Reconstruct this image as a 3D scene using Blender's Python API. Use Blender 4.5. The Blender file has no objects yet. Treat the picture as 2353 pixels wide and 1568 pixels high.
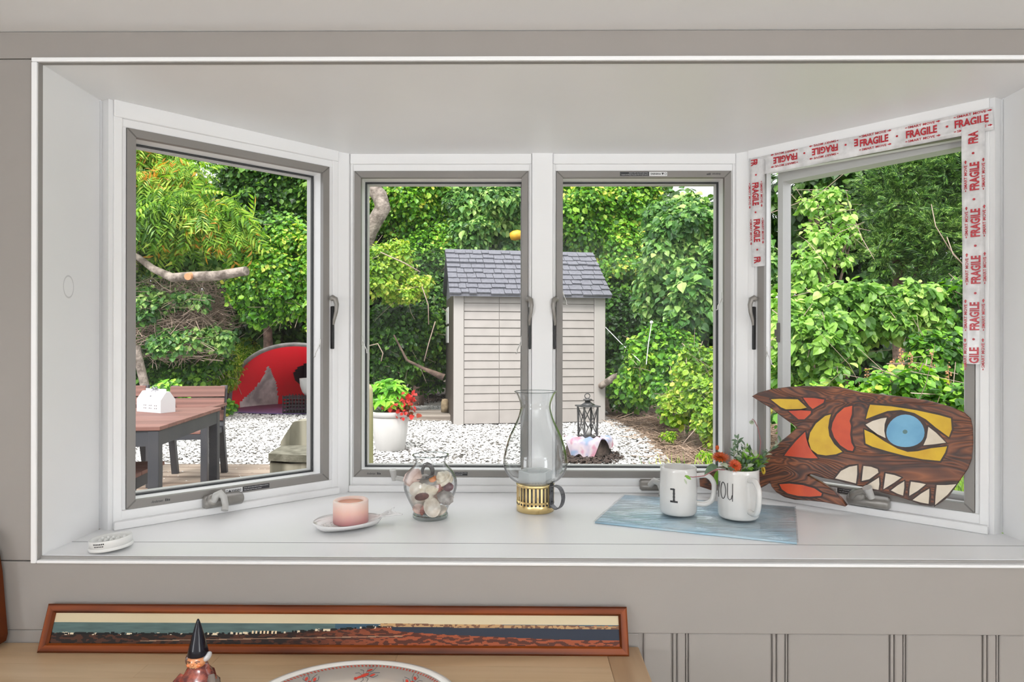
import bpy, bmesh, math, random
import numpy as np
from mathutils import Matrix, Vector
SC = bpy.context.scene
COL = SC.collection
PI = math.pi
# ------------------------------------------------------------------ camera
F, CY, YAW, ROLL, DW = 1498.3, 790.5, -0.0093, 0.0017, 1.368
ZC = 1.37                       # eye height above the room floor
cam_d = bpy.data.cameras.new('camera')
cam = bpy.data.objects.new('camera', cam_d); COL.objects.link(cam)
cam_d.sensor_width = 36.0; cam_d.sensor_fit = 'HORIZONTAL'
cam_d.lens = F/2353*36.0
cam_d.shift_y = (CY-784.0)/2353
cam_d.clip_start = 0.02; cam_d.clip_end = 300
cam.matrix_world = Matrix.Translation((0, -DW, ZC)) @ Matrix.Rotation(-YAW, 4, 'Z') @ Matrix.Rotation(PI/2, 4, 'X') @ Matrix.Rotation(ROLL, 4, 'Z')
SC.camera = cam
# ------------------------------------------------------------------ sky, sun, lamps, exposure
world = bpy.data.worlds.new('sky'); SC.world = world; world.use_nodes = True
wn = world.node_tree.nodes; wl = world.node_tree.links
bg = wn['Background']
tc = wn.new('ShaderNodeTexCoord'); sx = wn.new('ShaderNodeSeparateXYZ'); rp = wn.new('ShaderNodeValToRGB')
wl.new(tc.outputs['Generated'], sx.inputs[0]); wl.new(sx.outputs['Z'], rp.inputs[0])
rp.color_ramp.elements[0].position = 0.0; rp.color_ramp.elements[0].color = (0.93, 0.96, 1.0, 1)
rp.color_ramp.elements[1].position = 1.0; rp.color_ramp.elements[1].color = (1.0, 1.0, 1.0, 1)
wl.new(rp.outputs[0], bg.inputs[0]); bg.inputs[1].default_value = 1.9
def lamp(name, kind, loc, rot, energy, color=(1,1,1), **k):
    d = bpy.data.lights.new(name, kind); d.energy = energy; d.color = color
    for a, b in k.items(): setattr(d, a, b)
    o = bpy.data.objects.new(name, d); COL.objects.link(o)
    o.location = loc; o.rotation_euler = rot
    return o
lamp('sun', 'SUN', (0, -5, 12), (math.radians(36), 0, math.radians(-14)), 4.2, (1.0, 0.975, 0.93), angle=math.radians(24))
# unseen fill lamps added at the side walls behind the camera to brighten the room
lamp('west_fill', 'AREA', (-3.24, -3.85, 1.15), (PI/2, 0, -PI/2), 46, (0.95, 0.975, 1.0), shape='RECTANGLE', size=1.5, size_y=1.5)
lamp('east_fill', 'AREA', (3.04, -3.85, 1.15), (PI/2, 0, PI/2), 46, (0.95, 0.975, 1.0), shape='RECTANGLE', size=1.5, size_y=1.5)
# unseen fill lamp added behind the camera, aimed up to brighten the ceiling
lamp('ceiling_fill', 'AREA', (0.3, -2.7, 1.52), (PI, 0, 0), 122, (0.94, 0.97, 1.0), shape='DISK', size=0.5)
SC.view_settings.view_transform = 'Standard'
SC.view_settings.look = 'None'
SC.view_settings.exposure = 0.0
SC.view_settings.gamma = 1.0
SC.view_settings.use_curve_mapping = False
SC.cycles.max_bounces = 7
SC.cycles.diffuse_bounces = 4
SC.cycles.glossy_bounces = 3
SC.cycles.transmission_bounces = 6
SC.cycles.transparent_max_bounces = 24
SC.cycles.caustics_reflective = False
SC.cycles.caustics_refractive = False
SC.cycles.use_denoising = True
SC.cycles.sample_clamp_indirect = 6.0
# ------------------------------------------------------------------ helpers: placing
cR, sR, cY_, sY_ = math.cos(ROLL), math.sin(ROLL), math.cos(YAW), math.sin(YAW)
def _ray(u, v):
    a, b = u-1176.5, v-CY
    a, b = cR*a+sR*b, -sR*a+cR*b
    a /= F; b /= F
    return Vector((cY_*a+sY_, -sY_*a+cY_, -b))       # per unit depth
CAM = Vector((0, -DW, ZC))
def atD(u, v, d): return CAM+_ray(u, v)*d
def atY(u, v, Y):
    r = _ray(u, v); return CAM+r*((Y+DW)/r.y)
def atZ(u, v, Z):
    r = _ray(u, v); return CAM+r*((Z-ZC)/r.z)
def atPlane(u, v, p, n):
    r = _ray(u, v); return CAM+r*((p-CAM).dot(n)/r.dot(n))
ROOM_FLOOR, SEAT, COUNTER, GROUND = 0.0, ZC-0.448, ZC-0.63, ZC-1.17
# ------------------------------------------------------------------ helpers: objects
W = {}
class MB:
    def __init__(s): s.v = []; s.f = []; s.sm = []
    def add(s, vs, fs, smooth=False):
        b = len(s.v); s.v += [tuple(p) for p in vs]
        s.f += [tuple(b+i for i in f) for f in fs]; s.sm += [smooth]*len(fs)
        return s
    def box(s, a, b, M=None):
        x0, y0, z0 = a; x1, y1, z1 = b
        vs = [(x0,y0,z0),(x1,y0,z0),(x1,y1,z0),(x0,y1,z0),(x0,y0,z1),(x1,y0,z1),(x1,y1,z1),(x0,y1,z1)]
        if M is not None: vs = [M@Vector(p) for p in vs]
        return s.add(vs, [(0,3,2,1),(4,5,6,7),(0,1,5,4),(1,2,6,5),(2,3,7,6),(3,0,4,7)])
    def bbox(s, a, b, r=0.003, M=None):
        """box with chamfered edges"""
        bm = bmesh.new(); bmesh.ops.create_cube(bm, size=1)
        sz = [b[i]-a[i] for i in range(3)]; c = [(a[i]+b[i])/2 for i in range(3)]
        for v in bm.verts: v.co = Vector((v.co[i]*sz[i]+c[i] for i in range(3)))
        bmesh.ops.bevel(bm, geom=bm.edges[:], offset=min(r, min(sz)*0.45), segments=2, affect='EDGES', profile=0.5)
        bm.verts.ensure_lookup_table()
        vs = [v.co.copy() for v in bm.verts]; fs = [[v.index for v in f.verts] for f in bm.faces]
        bm.free()
        if M is not None: vs = [M@p for p in vs]
        return s.add(vs, fs)
    def tube(s, pts, r, n=8, cap=True, smooth=True):
        pts = [Vector(p) for p in pts]; m = len(pts)
        rr = r if isinstance(r, (list, tuple)) else [r]*m
        vs = []; up = None
        for i, p in enumerate(pts):
            t = (pts[min(i+1, m-1)]-pts[max(i-1, 0)])
            t = t.normalized() if t.length > 1e-9 else Vector((0,0,1))
            if up is None:
                up = Vector((0,0,1)) if abs(t.z) < 0.9 else Vector((1,0,0))
            a = up-t*up.dot(t)
            a = a.normalized() if a.length > 1e-6 else t.orthogonal().normalized()
            b = t.cross(a); up = a
            for k in range(n):
                q = 2*PI*k/n; vs.append(p+(a*math.cos(q)+b*math.sin(q))*rr[i])
        fs = []
        for i in range(m-1):
            for k in range(n):
                fs.append((i*n+k, i*n+(k+1) % n, (i+1)*n+(k+1) % n, (i+1)*n+k))
        s.add(vs, fs, smooth)
        if cap:
            s.add(vs[:n], [tuple(range(n-1, -1, -1))]); s.add(vs[-n:], [tuple(range(n))])
        return s
    def lathe(s, prof, c=(0,0,0), n=32, smooth=True, fn=None, M=None):
        vs = []; m = len(prof)
        for i, (r, z) in enumerate(prof):
            for k in range(n):
                q = 2*PI*k/n; rr = r if fn is None else fn(r, z, q)
                p = Vector((rr*math.cos(q), rr*math.sin(q), z))
                if M is not None: p = M@p
                vs.append((c[0]+p.x, c[1]+p.y, c[2]+p.z))
        fs = [(i*n+k, i*n+(k+1) % n, (i+1)*n+(k+1) % n, (i+1)*n+k) for i in range(m-1) for k in range(n)]
        if prof[0][0] > 1e-5: fs.append(tuple(range(n-1, -1, -1)))
        if prof[-1][0] > 1e-5: fs.append(tuple((m-1)*n+k for k in range(n)))
        return s.add(vs, fs, smooth)
    def tlathe(s, prof, c=(0,0,0), n=32, smooth=True, fn=None, M=None):
        """closed profile (no caps)"""
        vs = []; m = len(prof)
        for (r, z) in prof:
            for k in range(n):
                q = 2*PI*k/n; rr = r if fn is None else fn(r, z, q)
                p = Vector((rr*math.cos(q), rr*math.sin(q), z))
                if M is not None: p = M@p
                vs.append((c[0]+p.x, c[1]+p.y, c[2]+p.z))
        fs = [(i*n+k, i*n+(k+1) % n, ((i+1) % m)*n+(k+1) % n, ((i+1) % m)*n+k) for i in range(m) for k in range(n)]
        return s.add(vs, fs, smooth)
    def prism(s, poly, d, smooth=False):
        """poly: 3D points (any winding), extruded by vector d"""
        n = len(poly); d = Vector(d); p = [Vector(q) for q in poly]
        nn = Vector((0,0,0))
        for i in range(n):
            nn += p[i].cross(p[(i+1) % n])
        if nn.dot(d) > 0: p.reverse()
        vs = p+[q+d for q in p]
        fs = [tuple(range(n)), tuple(range(2*n-1, n-1, -1))]+[(i, n+i, n+(i+1) % n, (i+1) % n) for i in range(n)]
        return s.add(vs, fs, smooth)
    def ball(s, c, r, n=12, m=8, M=None):
        rx, ry, rz = r if isinstance(r, (tuple, list)) else (r, r, r)
        vs = []; 
        for i in range(m+1):
            t = PI*i/m
            for k in range(n):
                q = 2*PI*k/n; p = Vector((rx*math.sin(t)*math.cos(q), ry*math.sin(t)*math.sin(q), -rz*math.cos(t)))
                if M is not None: p = M@p
                vs.append((c[0]+p.x, c[1]+p.y, c[2]+p.z))
        fs = [(i*n+k, i*n+(k+1) % n, (i+1)*n+(k+1) % n, (i+1)*n+k) for i in range(m) for k in range(n)]
        return s.add(vs, fs, True)
def place_props(o, label=None, cat=None, group=None, kind=None):
    if label: o['label'] = label
    if cat: o['category'] = cat
    if group: o['group'] = group
    if kind: o['kind'] = kind
def thing(name, label, cat, loc=(0,0,0), rotz=0.0, group=None, kind=None):
    o = bpy.data.objects.new(name, None); COL.objects.link(o)
    o.location = loc; o.rotation_euler = (0, 0, rotz); o.empty_display_size = 0.1
    W[o.name] = Matrix.Translation(Vector(loc)) @ Matrix.Rotation(rotz, 4, 'Z')
    place_props(o, label, cat, group, kind)
    return o
def struct(name, loc=(0,0,0), rotz=0.0):
    return thing(name, None, None, loc, rotz, kind='structure')
def link_mesh(name, me, m, parent, kind=None, label=None):
    if m is not None: me.materials.append(m)
    o = bpy.data.objects.new(name, me); COL.objects.link(o)
    if parent is not None:
        o.parent = parent; W[o.name] = W[parent.name]
    else: W[o.name] = Matrix.Identity(4)
    if kind: o['kind'] = kind
    if label: o['label'] = label
    return o
def part(name, mb, m, parent=None, local=False, kind=None, label=None):
    """one mesh object; world coordinates unless local"""
    vs = mb.v
    if parent is not None and not local:
        Mi = W[parent.name].inverted(); vs = [Mi@Vector(p) for p in vs]
    me = bpy.data.meshes.new(name); me.from_pydata([tuple(p) for p in vs], [], mb.f)
    me.polygons.foreach_set('use_smooth', mb.sm)
    me.update()
    return link_mesh(name, me, m, parent, kind, label)
def whole(name, mb, m, label, cat, group=None, kind=None, base=None):
    """a thing that is one mesh, its origin at base"""
    if base is None:
        a = np.array(mb.v); base = Vector(((a[:,0].min()+a[:,0].max())/2, (a[:,1].min()+a[:,1].max())/2, a[:,2].min()))
    base = Vector(base)
    me = bpy.data.meshes.new(name); me.from_pydata([tuple(Vector(p)-base) for p in mb.v], [], mb.f)
    me.polygons.foreach_set('use_smooth', mb.sm); me.update()
    o = link_mesh(name, me, m, None); o.location = base; W[o.name] = Matrix.Translation(base)
    place_props(o, label, cat, group, kind)
    return o
def np_mesh(name, V, Fq, m, parent, kind='stuff', smooth=False, label=None):
    """V (n,3) world, Fq (k,4) or (k,3)"""
    if parent is not None:
        Mi = np.array(W[parent.name].inverted()); V = V@Mi[:3,:3].T+Mi[:3,3]
    me = bpy.data.meshes.new(name); k = Fq.shape[1]
    me.vertices.add(len(V)); me.vertices.foreach_set('co', np.ascontiguousarray(V, dtype=np.float32).ravel())
    me.loops.add(Fq.size); me.loops.foreach_set('vertex_index', np.ascontiguousarray(Fq, dtype=np.int32).ravel())
    me.polygons.add(len(Fq)); me.polygons.foreach_set('loop_start', np.arange(0, Fq.size, k, dtype=np.int32))
    me.polygons.foreach_set('use_smooth', np.full(len(Fq), smooth))
    me.update(calc_edges=True); me.validate()
    return link_mesh(name, me, m, parent, kind, label)
_font_cache = {}
def text_geo(s, size=1.0, bold=0.0, sxx=1.0, shear=0.0):
    """letters as flat faces in the xy plane, centred on the origin: (verts, faces)"""
    key = (s, bold, shear)
    if key not in _font_cache:
        cu = bpy.data.curves.new('lettering', 'FONT'); cu.body = s; cu.align_x = 'CENTER'; cu.align_y = 'CENTER'
        cu.offset = bold; cu.shear = shear; cu.resolution_u = 2
        o = bpy.data.objects.new('lettering', cu); COL.objects.link(o)
        dg = bpy.context.evaluated_depsgraph_get(); dg.update()
        me = bpy.data.meshes.new_from_object(o.evaluated_get(dg))
        vs = [v.co.copy() for v in me.vertices]; fs = [tuple(p.vertices) for p in me.polygons]
        bpy.data.meshes.remove(me); bpy.data.objects.remove(o); bpy.data.curves.remove(cu)
        _font_cache[key] = (vs, fs)
    vs, fs = _font_cache[key]
    return [Vector((p.x*size*sxx, p.y*size, 0)) for p in vs], fs
# ------------------------------------------------------------------ helpers: materials
def rgb(r, g, b):
    f = lambda c: (c/255/12.92) if c/255 <= 0.04045 else ((c/255+0.055)/1.055)**2.4
    return (f(r), f(g), f(b))
def mat(name, col, rough=0.5, metal=0.0, spec=0.5, col2=None, scale=8.0, detail=4.0, bump=0.0, bscale=None, stretch=None,
        coat=0.0, island=0.0, ramp=(0.35, 0.65), sss=0.0, trans=0.0, coords='Object', dist=0.002):
    m = bpy.data.materials.new(name); m.use_nodes = True
    nt = m.node_tree; N = nt.nodes; L = nt.links; b = N['Principled BSDF']
    b.inputs['Base Color'].default_value = (*col, 1); b.inputs['Roughness'].default_value = rough
    b.inputs['Metallic'].default_value = metal; b.inputs['Specular IOR Level'].default_value = spec
    b.inputs['Coat Weight'].default_value = coat; b.inputs['Coat Roughness'].default_value = 0.08
    if sss:
        b.inputs['Subsurface Weight'].default_value = sss; b.inputs['Subsurface Scale'].default_value = 0.02
    t = N.new('ShaderNodeTexCoord'); mp = N.new('ShaderNodeMapping'); L.new(t.outputs[coords], mp.inputs[0])
    if stretch: mp.inputs['Scale'].default_value = stretch
    csock = None
    if col2 is not None:
        nz = N.new('ShaderNodeTexNoise'); nz.inputs['Scale'].default_value = scale; nz.inputs['Detail'].default_value = detail
        L.new(mp.outputs[0], nz.inputs['Vector'])
        r = N.new('ShaderNodeValToRGB'); L.new(nz.outputs['Fac'], r.inputs[0])
        r.color_ramp.elements[0].position = ramp[0]; r.color_ramp.elements[0].color = (*col, 1)
        r.color_ramp.elements[1].position = ramp[1]; r.color_ramp.elements[1].color = (*col2, 1)
        csock = r.outputs[0]
    if island:
        g = N.new('ShaderNodeNewGeometry'); h = N.new('ShaderNodeHueSaturation')
        mr = N.new('ShaderNodeMapRange'); L.new(g.outputs['Random Per Island'], mr.inputs[0])
        mr.inputs['To Min'].default_value = 1-island; mr.inputs['To Max'].default_value = 1+island
        L.new(mr.outputs[0], h.inputs['Value'])
        if csock is not None: L.new(csock, h.inputs['Color'])
        else: h.inputs['Color'].default_value = (*col, 1)
        csock = h.outputs[0]
    if csock is not None: L.new(csock, b.inputs['Base Color'])
    if bump:
        n2 = N.new('ShaderNodeTexNoise'); n2.inputs['Scale'].default_value = bscale or scale*3; n2.inputs['Detail'].default_value = 5
        L.new(mp.outputs[0], n2.inputs['Vector'])
        bp = N.new('ShaderNodeBump'); bp.inputs['Strength'].default_value = bump; bp.inputs['Distance'].default_value = dist
        L.new(n2.outputs['Fac'], bp.inputs['Height']); L.new(bp.outputs[0], b.inputs['Normal'])
    if trans:
        tr = N.new('ShaderNodeBsdfTranslucent'); mx = N.new('ShaderNodeMixShader'); mx.inputs[0].default_value = trans
        if csock is not None: L.new(csock, tr.inputs[0])
        else: tr.inputs[0].default_value = (*col, 1)
        L.new(b.outputs[0], mx.inputs[1]); L.new(tr.outputs[0], mx.inputs[2])
        L.new(mx.outputs[0], N['Material Output'].inputs[0])
    return m
LEAF_TONE = 1.22
def leaf_mat(name, cols, scale=0.9, trans=0.3, rough=0.42, spec=0.5):
    """cols: list of (pos, rgb) sampled per leaf, pushed about by a broad noise"""
    m = bpy.data.materials.new(name); m.use_nodes = True
    nt = m.node_tree; N = nt.nodes; L = nt.links; b = N['Principled BSDF']
    g = N.new('ShaderNodeNewGeometry'); t = N.new('ShaderNodeTexCoord')
    nz = N.new('ShaderNodeTexNoise'); nz.inputs['Scale'].default_value = scale; nz.inputs['Detail'].default_value = 2
    L.new(t.outputs['Object'], nz.inputs['Vector'])
    mr = N.new('ShaderNodeMapRange'); mr.inputs['From Min'].default_value = 0.3; mr.inputs['From Max'].default_value = 0.7
    mr.inputs['To Min'].default_value = -0.3; mr.inputs['To Max'].default_value = 0.3; L.new(nz.outputs['Fac'], mr.inputs[0])
    ad = N.new('ShaderNodeMath'); ad.operation = 'ADD'; ad.use_clamp = True
    L.new(g.outputs['Random Per Island'], ad.inputs[0]); L.new(mr.outputs[0], ad.inputs[1])
    r = N.new('ShaderNodeValToRGB'); L.new(ad.outputs[0], r.inputs[0])
    els = r.color_ramp.elements
    while len(els) < len(cols): els.new(0.5)
    for e, (p, c) in zip(els, cols): e.position = p; e.color = (*(k**1.18*LEAF_TONE for k in c), 1)
    L.new(r.outputs[0], b.inputs['Base Color']); b.inputs['Roughness'].default_value = rough
    b.inputs['Specular IOR Level'].default_value = spec
    tr = N.new('ShaderNodeBsdfTranslucent'); mx = N.new('ShaderNodeMixShader'); mx.inputs[0].default_value = trans
    hs = N.new('ShaderNodeHueSaturation'); hs.inputs['Value'].default_value = 1.5; hs.inputs['Saturation'].default_value = 1.1
    L.new(r.outputs[0], hs.inputs['Color']); L.new(hs.outputs[0], tr.inputs[0])
    L.new(b.outputs[0], mx.inputs[1]); L.new(tr.outputs[0], mx.inputs[2]); L.new(mx.outputs[0], N['Material Output'].inputs[0])
    return m
def wood_mat(name, dark, light, axis='X', scale=14.0, rough=0.5, bump=0.15, distort=6.0, coat=0.0, island=0.0, mid=None, ring=1.0, spec=0.5):
    """long-grained wood: stretched noise plus distorted bands"""
    m = bpy.data.materials.new(name); m.use_nodes = True
    nt = m.node_tree; N = nt.nodes; L = nt.links; b = N['Principled BSDF']
    t = N.new('ShaderNodeTexCoord'); mp = N.new('ShaderNodeMapping'); L.new(t.outputs['Object'], mp.inputs[0])
    s = {'X': (0.09, 1, 1), 'Y': (1, 0.09, 1), 'Z': (1, 1, 0.09)}[axis]; mp.inputs['Scale'].default_value = s
    n1 = N.new('ShaderNodeTexNoise'); n1.inputs['Scale'].default_value = scale; n1.inputs['Detail'].default_value = 6; n1.inputs['Distortion'].default_value = 0.6
    L.new(mp.outputs[0], n1.inputs['Vector'])
    w = N.new('ShaderNodeTexWave'); w.inputs['Scale'].default_value = scale*0.5*ring; w.inputs['Distortion'].default_value = distort; w.inputs['Detail'].default_value = 3
    w.bands_direction = 'Z' if axis != 'Z' else 'X'
    L.new(mp.outputs[0], w.inputs['Vector'])
    mx = N.new('ShaderNodeMath'); mx.operation = 'MULTIPLY_ADD'; L.new(w.outputs['Fac'], mx.inputs[0]); mx.inputs[1].default_value = 0.35
    ml = N.new('ShaderNodeMath'); ml.operation = 'MULTIPLY'; L.new(n1.outputs['Fac'], ml.inputs[0]); ml.inputs[1].default_value = 0.75
    L.new(ml.outputs[0], mx.inputs[2])
    r = N.new('ShaderNodeValToRGB'); L.new(mx.outputs[0], r.inputs[0])
    r.color_ramp.elements[0].position = 0.3; r.color_ramp.elements[0].color = (*dark, 1)
    r.color_ramp.elements[1].position = 0.75; r.color_ramp.elements[1].color = (*light, 1)
    if mid:
        e = r.color_ramp.elements.new(0.5); e.color = (*mid, 1)
    cs = r.outputs[0]
    if island:
        oi = N.new('ShaderNodeObjectInfo'); h = N.new('ShaderNodeHueSaturation'); mr = N.new('ShaderNodeMapRange')
        L.new(oi.outputs['Random'], mr.inputs[0]); mr.inputs['To Min'].default_value = 1-island; mr.inputs['To Max'].default_value = 1+island
        L.new(mr.outputs[0], h.inputs['Value']); L.new(cs, h.inputs['Color']); cs = h.outputs[0]
    L.new(cs, b.inputs['Base Color']); b.inputs['Roughness'].default_value = rough; b.inputs['Coat Weight'].default_value = coat
    b.inputs['Specular IOR Level'].default_value = spec
    if bump:
        bp = N.new('ShaderNodeBump'); bp.inputs['Strength'].default_value = bump; bp.inputs['Distance'].default_value = 0.002
        L.new(mx.outputs[0], bp.inputs['Height']); L.new(bp.outputs[0], b.inputs['Normal'])
    return m
def glass_mat(name, tint=(1,1,1), rim=(0.55,0.6,0.6), strength=1.0, edge=0.75, rough=0.02):
    """thin clear glass: lets light straight through, mirrors by Fresnel, greyer where seen along the wall"""
    m = bpy.data.materials.new(name); m.use_nodes = True
    nt = m.node_tree; N = nt.nodes; L = nt.links; N.remove(N['Principled BSDF'])
    lw = N.new('ShaderNodeLayerWeight'); lw.inputs['Blend'].default_value = 0.5
    r = N.new('ShaderNodeValToRGB'); L.new(lw.outputs['Facing'], r.inputs[0])
    r.color_ramp.elements[0].position = edge; r.color_ramp.elements[0].color = (*tint, 1)
    r.color_ramp.elements[1].position = 1.0; r.color_ramp.elements[1].color = (*rim, 1)
    tr = N.new('ShaderNodeBsdfTransparent'); L.new(r.outputs[0], tr.inputs[0])
    gl = N.new('ShaderNodeBsdfGlossy'); gl.inputs['Roughness'].default_value = rough
    pw = N.new('ShaderNodeMath'); pw.operation = 'POWER'; L.new(lw.outputs['Facing'], pw.inputs[0]); pw.inputs[1].default_value = 4.5
    ml = N.new('ShaderNodeMath'); ml.operation = 'MULTIPLY_ADD'; L.new(pw.outputs[0], ml.inputs[0]); ml.inputs[1].default_value = 0.75*strength; ml.inputs[2].default_value = 0.03*strength; ml.use_clamp = True
    mx = N.new('ShaderNodeMixShader'); L.new(ml.outputs[0], mx.inputs[0]); L.new(tr.outputs[0], mx.inputs[1]); L.new(gl.outputs[0], mx.inputs[2])
    L.new(mx.outputs[0], N['Material Output'].inputs[0])
    return m
M_WHITE = mat('white_paint', (0.87, 0.87, 0.87), 0.38, col2=(0.845, 0.845, 0.845), scale=3, bump=0.05, bscale=90)
M_SEAT = mat('white_gloss_paint', (0.86, 0.86, 0.865), 0.32, col2=(0.835, 0.835, 0.84), scale=2, bump=0.04, bscale=40)
M_CEIL = mat('ceiling_white', (0.86, 0.86, 0.86), 0.7, bump=0.05, bscale=120)
M_WALL = mat('greige_wall_paint', (0.305, 0.279, 0.258), 0.55, col2=(0.285, 0.26, 0.241), scale=1.6, bump=0.12, bscale=160, dist=0.001)
M_DIRT = mat('grime', (0.09, 0.08, 0.07), 0.9)
M_TAUPE = mat('taupe_frame', (0.215, 0.20, 0.185), 0.42, col2=(0.235, 0.22, 0.205), scale=4)
M_TAUPED = mat('taupe_mitre_dark', (0.12, 0.11, 0.10), 0.45)
M_ALU = mat('light_grey_vinyl', (0.55, 0.55, 0.54), 0.4)
M_GASKET = mat('black_gasket', (0.03, 0.033, 0.035), 0.5)
M_BLACK = mat('black', (0.008, 0.008, 0.009), 0.5)
M_PANE = glass_mat('window_glass', (1, 1, 1), (0.85, 0.88, 0.87), 0.32)
M_OPER = mat('taupe_metal', (0.23, 0.215, 0.195), 0.32, 0.3, col2=(0.27, 0.255, 0.235), scale=30)
M_OPERL = mat('pale_grey_handle', (0.46, 0.45, 0.43), 0.35)
M_STEEL = mat('bright_steel', (0.55, 0.54, 0.52), 0.3, 0.8)
M_LABELW = mat('sticker_white', (0.75, 0.75, 0.75), 0.4)
M_LABELK = mat('sticker_black', (0.02, 0.02, 0.022), 0.4)
# ================================================================== the room
def fit_text(mb, s, c, ex, ey, w, h, bold=0.0, shear=0.0, fn=None):
    """write s centred on c, w wide along ex and h tall along ey"""
    vs, fs = text_geo(s, 1.0, bold, 1.0, shear)
    x0 = min(p.x for p in vs); x1 = max(p.x for p in vs); y0 = min(p.y for p in vs); y1 = max(p.y for p in vs)
    ex = Vector(ex); ey = Vector(ey); c = Vector(c)
    q = [((p.x-(x0+x1)/2)/(x1-x0)*w, (p.y-(y0+y1)/2)/(y1-y0)*h) for p in vs]
    mb.add([c+ex*a+ey*b for a, b in q] if fn is None else [fn(a, b) for a, b in q], fs)
CEIL = ZC+0.656
XL, XR = -1.005, 1.150
HEAD = ZC+0.573
X0, X1, Y0 = -3.3, 3.1, -4.75
floor = struct('floor')
fl_mat = wood_mat('floor_wood', rgb(178, 166, 152), rgb(206, 194, 178), 'Y', 10, 0.4, island=0.12)
k = 0; xx = X0
while xx < X1:
    part('plank', MB().bbox((xx, Y0, -0.02), (min(xx+0.158, X1), 0.0, 0.0), 0.002), fl_mat, floor); xx += 0.16
ceiling = struct('ceiling')
part('ceiling_board', MB().box((X0, Y0, CEIL), (X1, 0.12, CEIL+0.06)), M_CEIL, ceiling)
wn_ = struct('wall_north')
xo, xp = XL-0.012, XR+0.012                     # rough opening
zo, zp = SEAT-0.012, ZC+0.597
part('backing_left', MB().box((X0, 0.004, 0), (xo, 0.12, CEIL)), M_WALL, wn_)
part('backing_right', MB().box((xp, 0.004, 0), (X1, 0.12, CEIL)), M_WALL, wn_)
part('backing_top', MB().box((xo, 0.004, zp), (xp, 0.12, CEIL)), M_WALL, wn_)
part('backing_bottom', MB().box((xo, 0.006, 0), (xp, 0.12, zo)), M_WALL, wn_)
part('board', MB().bbox((X0, -0.006, zp+0.002), (X1, 0.004, CEIL-0.001), 0.002), M_WALL, wn_)
part('board', MB().bbox((X0, -0.006, zo+0.002), (xo-0.001, 0.004, zp+0.0005), 0.002), M_WALL, wn_)
part('board', MB().bbox((xp+0.001, -0.006, zo+0.002), (X1, 0.004, zp+0.0005), 0.002), M_WALL, wn_)
ZA = ZC-0.6035                                  # lower edge of the apron board
part('board', MB().bbox((X0, -0.007, ZA), (X1, 0.006, zo+0.0005), 0.002), M_WALL, wn_)
xe = atY(1467, 1480, 0).x
part('board', MB().bbox((X0, -0.004, 0.02), (xe, 0.006, ZA-0.0015), 0.002), M_WALL, wn_)
# tongued planks with a bead under the apron
ed = [1479, 1556, 1785, 2056, 2270, 2500]
for a, b in zip(ed[:-1], ed[1:]):
    xa_, xb_ = atY(a, 1500, 0).x, atY(b, 1500, 0).x
    if a > 1479: xa_ += 0.024
    part('plank', MB().bbox((xa_, -0.001, 0.02), (xb_-0.012, 0.006, ZA-0.0015), 0.004), M_WALL, wn_)
    part('bead', MB().bbox((xb_-0.0085, 0.0, 0.02), (xb_-0.002, 0.006, ZA-0.0015), 0.002).bbox((xb_+0.0005, -0.0005, 0.02), (xb_+0.017, 0.006, ZA-0.0015), 0.004).bbox((xb_+0.019, 0.001, 0.02), (xb_+0.022, 0.006, ZA-0.0015), 0.001), M_WALL, wn_)
part('panel', MB().box((atY(2500, 1500, 0).x+0.024, -0.001, 0.02), (X1, 0.006, ZA-0.0015)), M_WALL, wn_)
for nm, x0_, x1_ in (('wall_west', X0-0.1, X0), ('wall_east', X1, X1+0.1)):       # each with an opening added for its fill lamp, towards the back
    s_ = struct(nm)
    for a, b in (((x0_, -3.1, 0), (x1_, 0.12, CEIL)), ((x0_, Y0, 0), (x1_, -4.6, CEIL)), ((x0_, -4.6, 0), (x1_, -3.1, 0.4)), ((x0_, -4.6, 1.9), (x1_, -3.1, CEIL))):
        part('wall_panel', MB().box(a, b), M_CEIL, s_)
s_ = struct('wall_south')
part('wall_panel', MB().box((X0-0.1, Y0-0.1, 0), (X1+0.1, Y0, CEIL)), M_CEIL, s_)
# white strip round the bay opening
tr = struct('trim_1')
yA, yB = -0.016, 0.0
xa_, xb_, za_, zb_ = XL-0.013, XR+0.013, ZC-0.4610, ZC+0.5975
part('strip_top', MB().bbox((xa_, yA, ZC+0.5885), (xb_, yB, zb_), 0.002), M_WHITE, tr)
part('strip_left', MB().bbox((xa_, yA, za_), (XL-0.001, yB, ZC+0.588), 0.002), M_WHITE, tr)
part('strip_right', MB().bbox((XR+0.001, yA, za_), (xb_, yB, ZC+0.588), 0.002), M_WHITE, tr)
part('strip_bottom', MB().bbox((XL-0.0005, yA, za_), (XR+0.0005, yB, ZC-0.4545), 0.002), M_WHITE, tr)
part('reveal_shade', MB().box((XL-0.003, -0.004, ZC-0.4546), (XR+0.003, 0.0012, ZC-0.4492)).box((XL-0.0012, -0.0120, ZC-0.4546), (XL+0.0004, 0.0, ZC+0.588)).box((XL-0.001, -0.0120, ZC+0.5872), (XR+0.001, 0.0, ZC+0.5888)), mat('gap_shade_grey', (0.30, 0.285, 0.27), 0.8), tr)  # grey strips along the trim, the shade of its gaps put into colour
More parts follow.
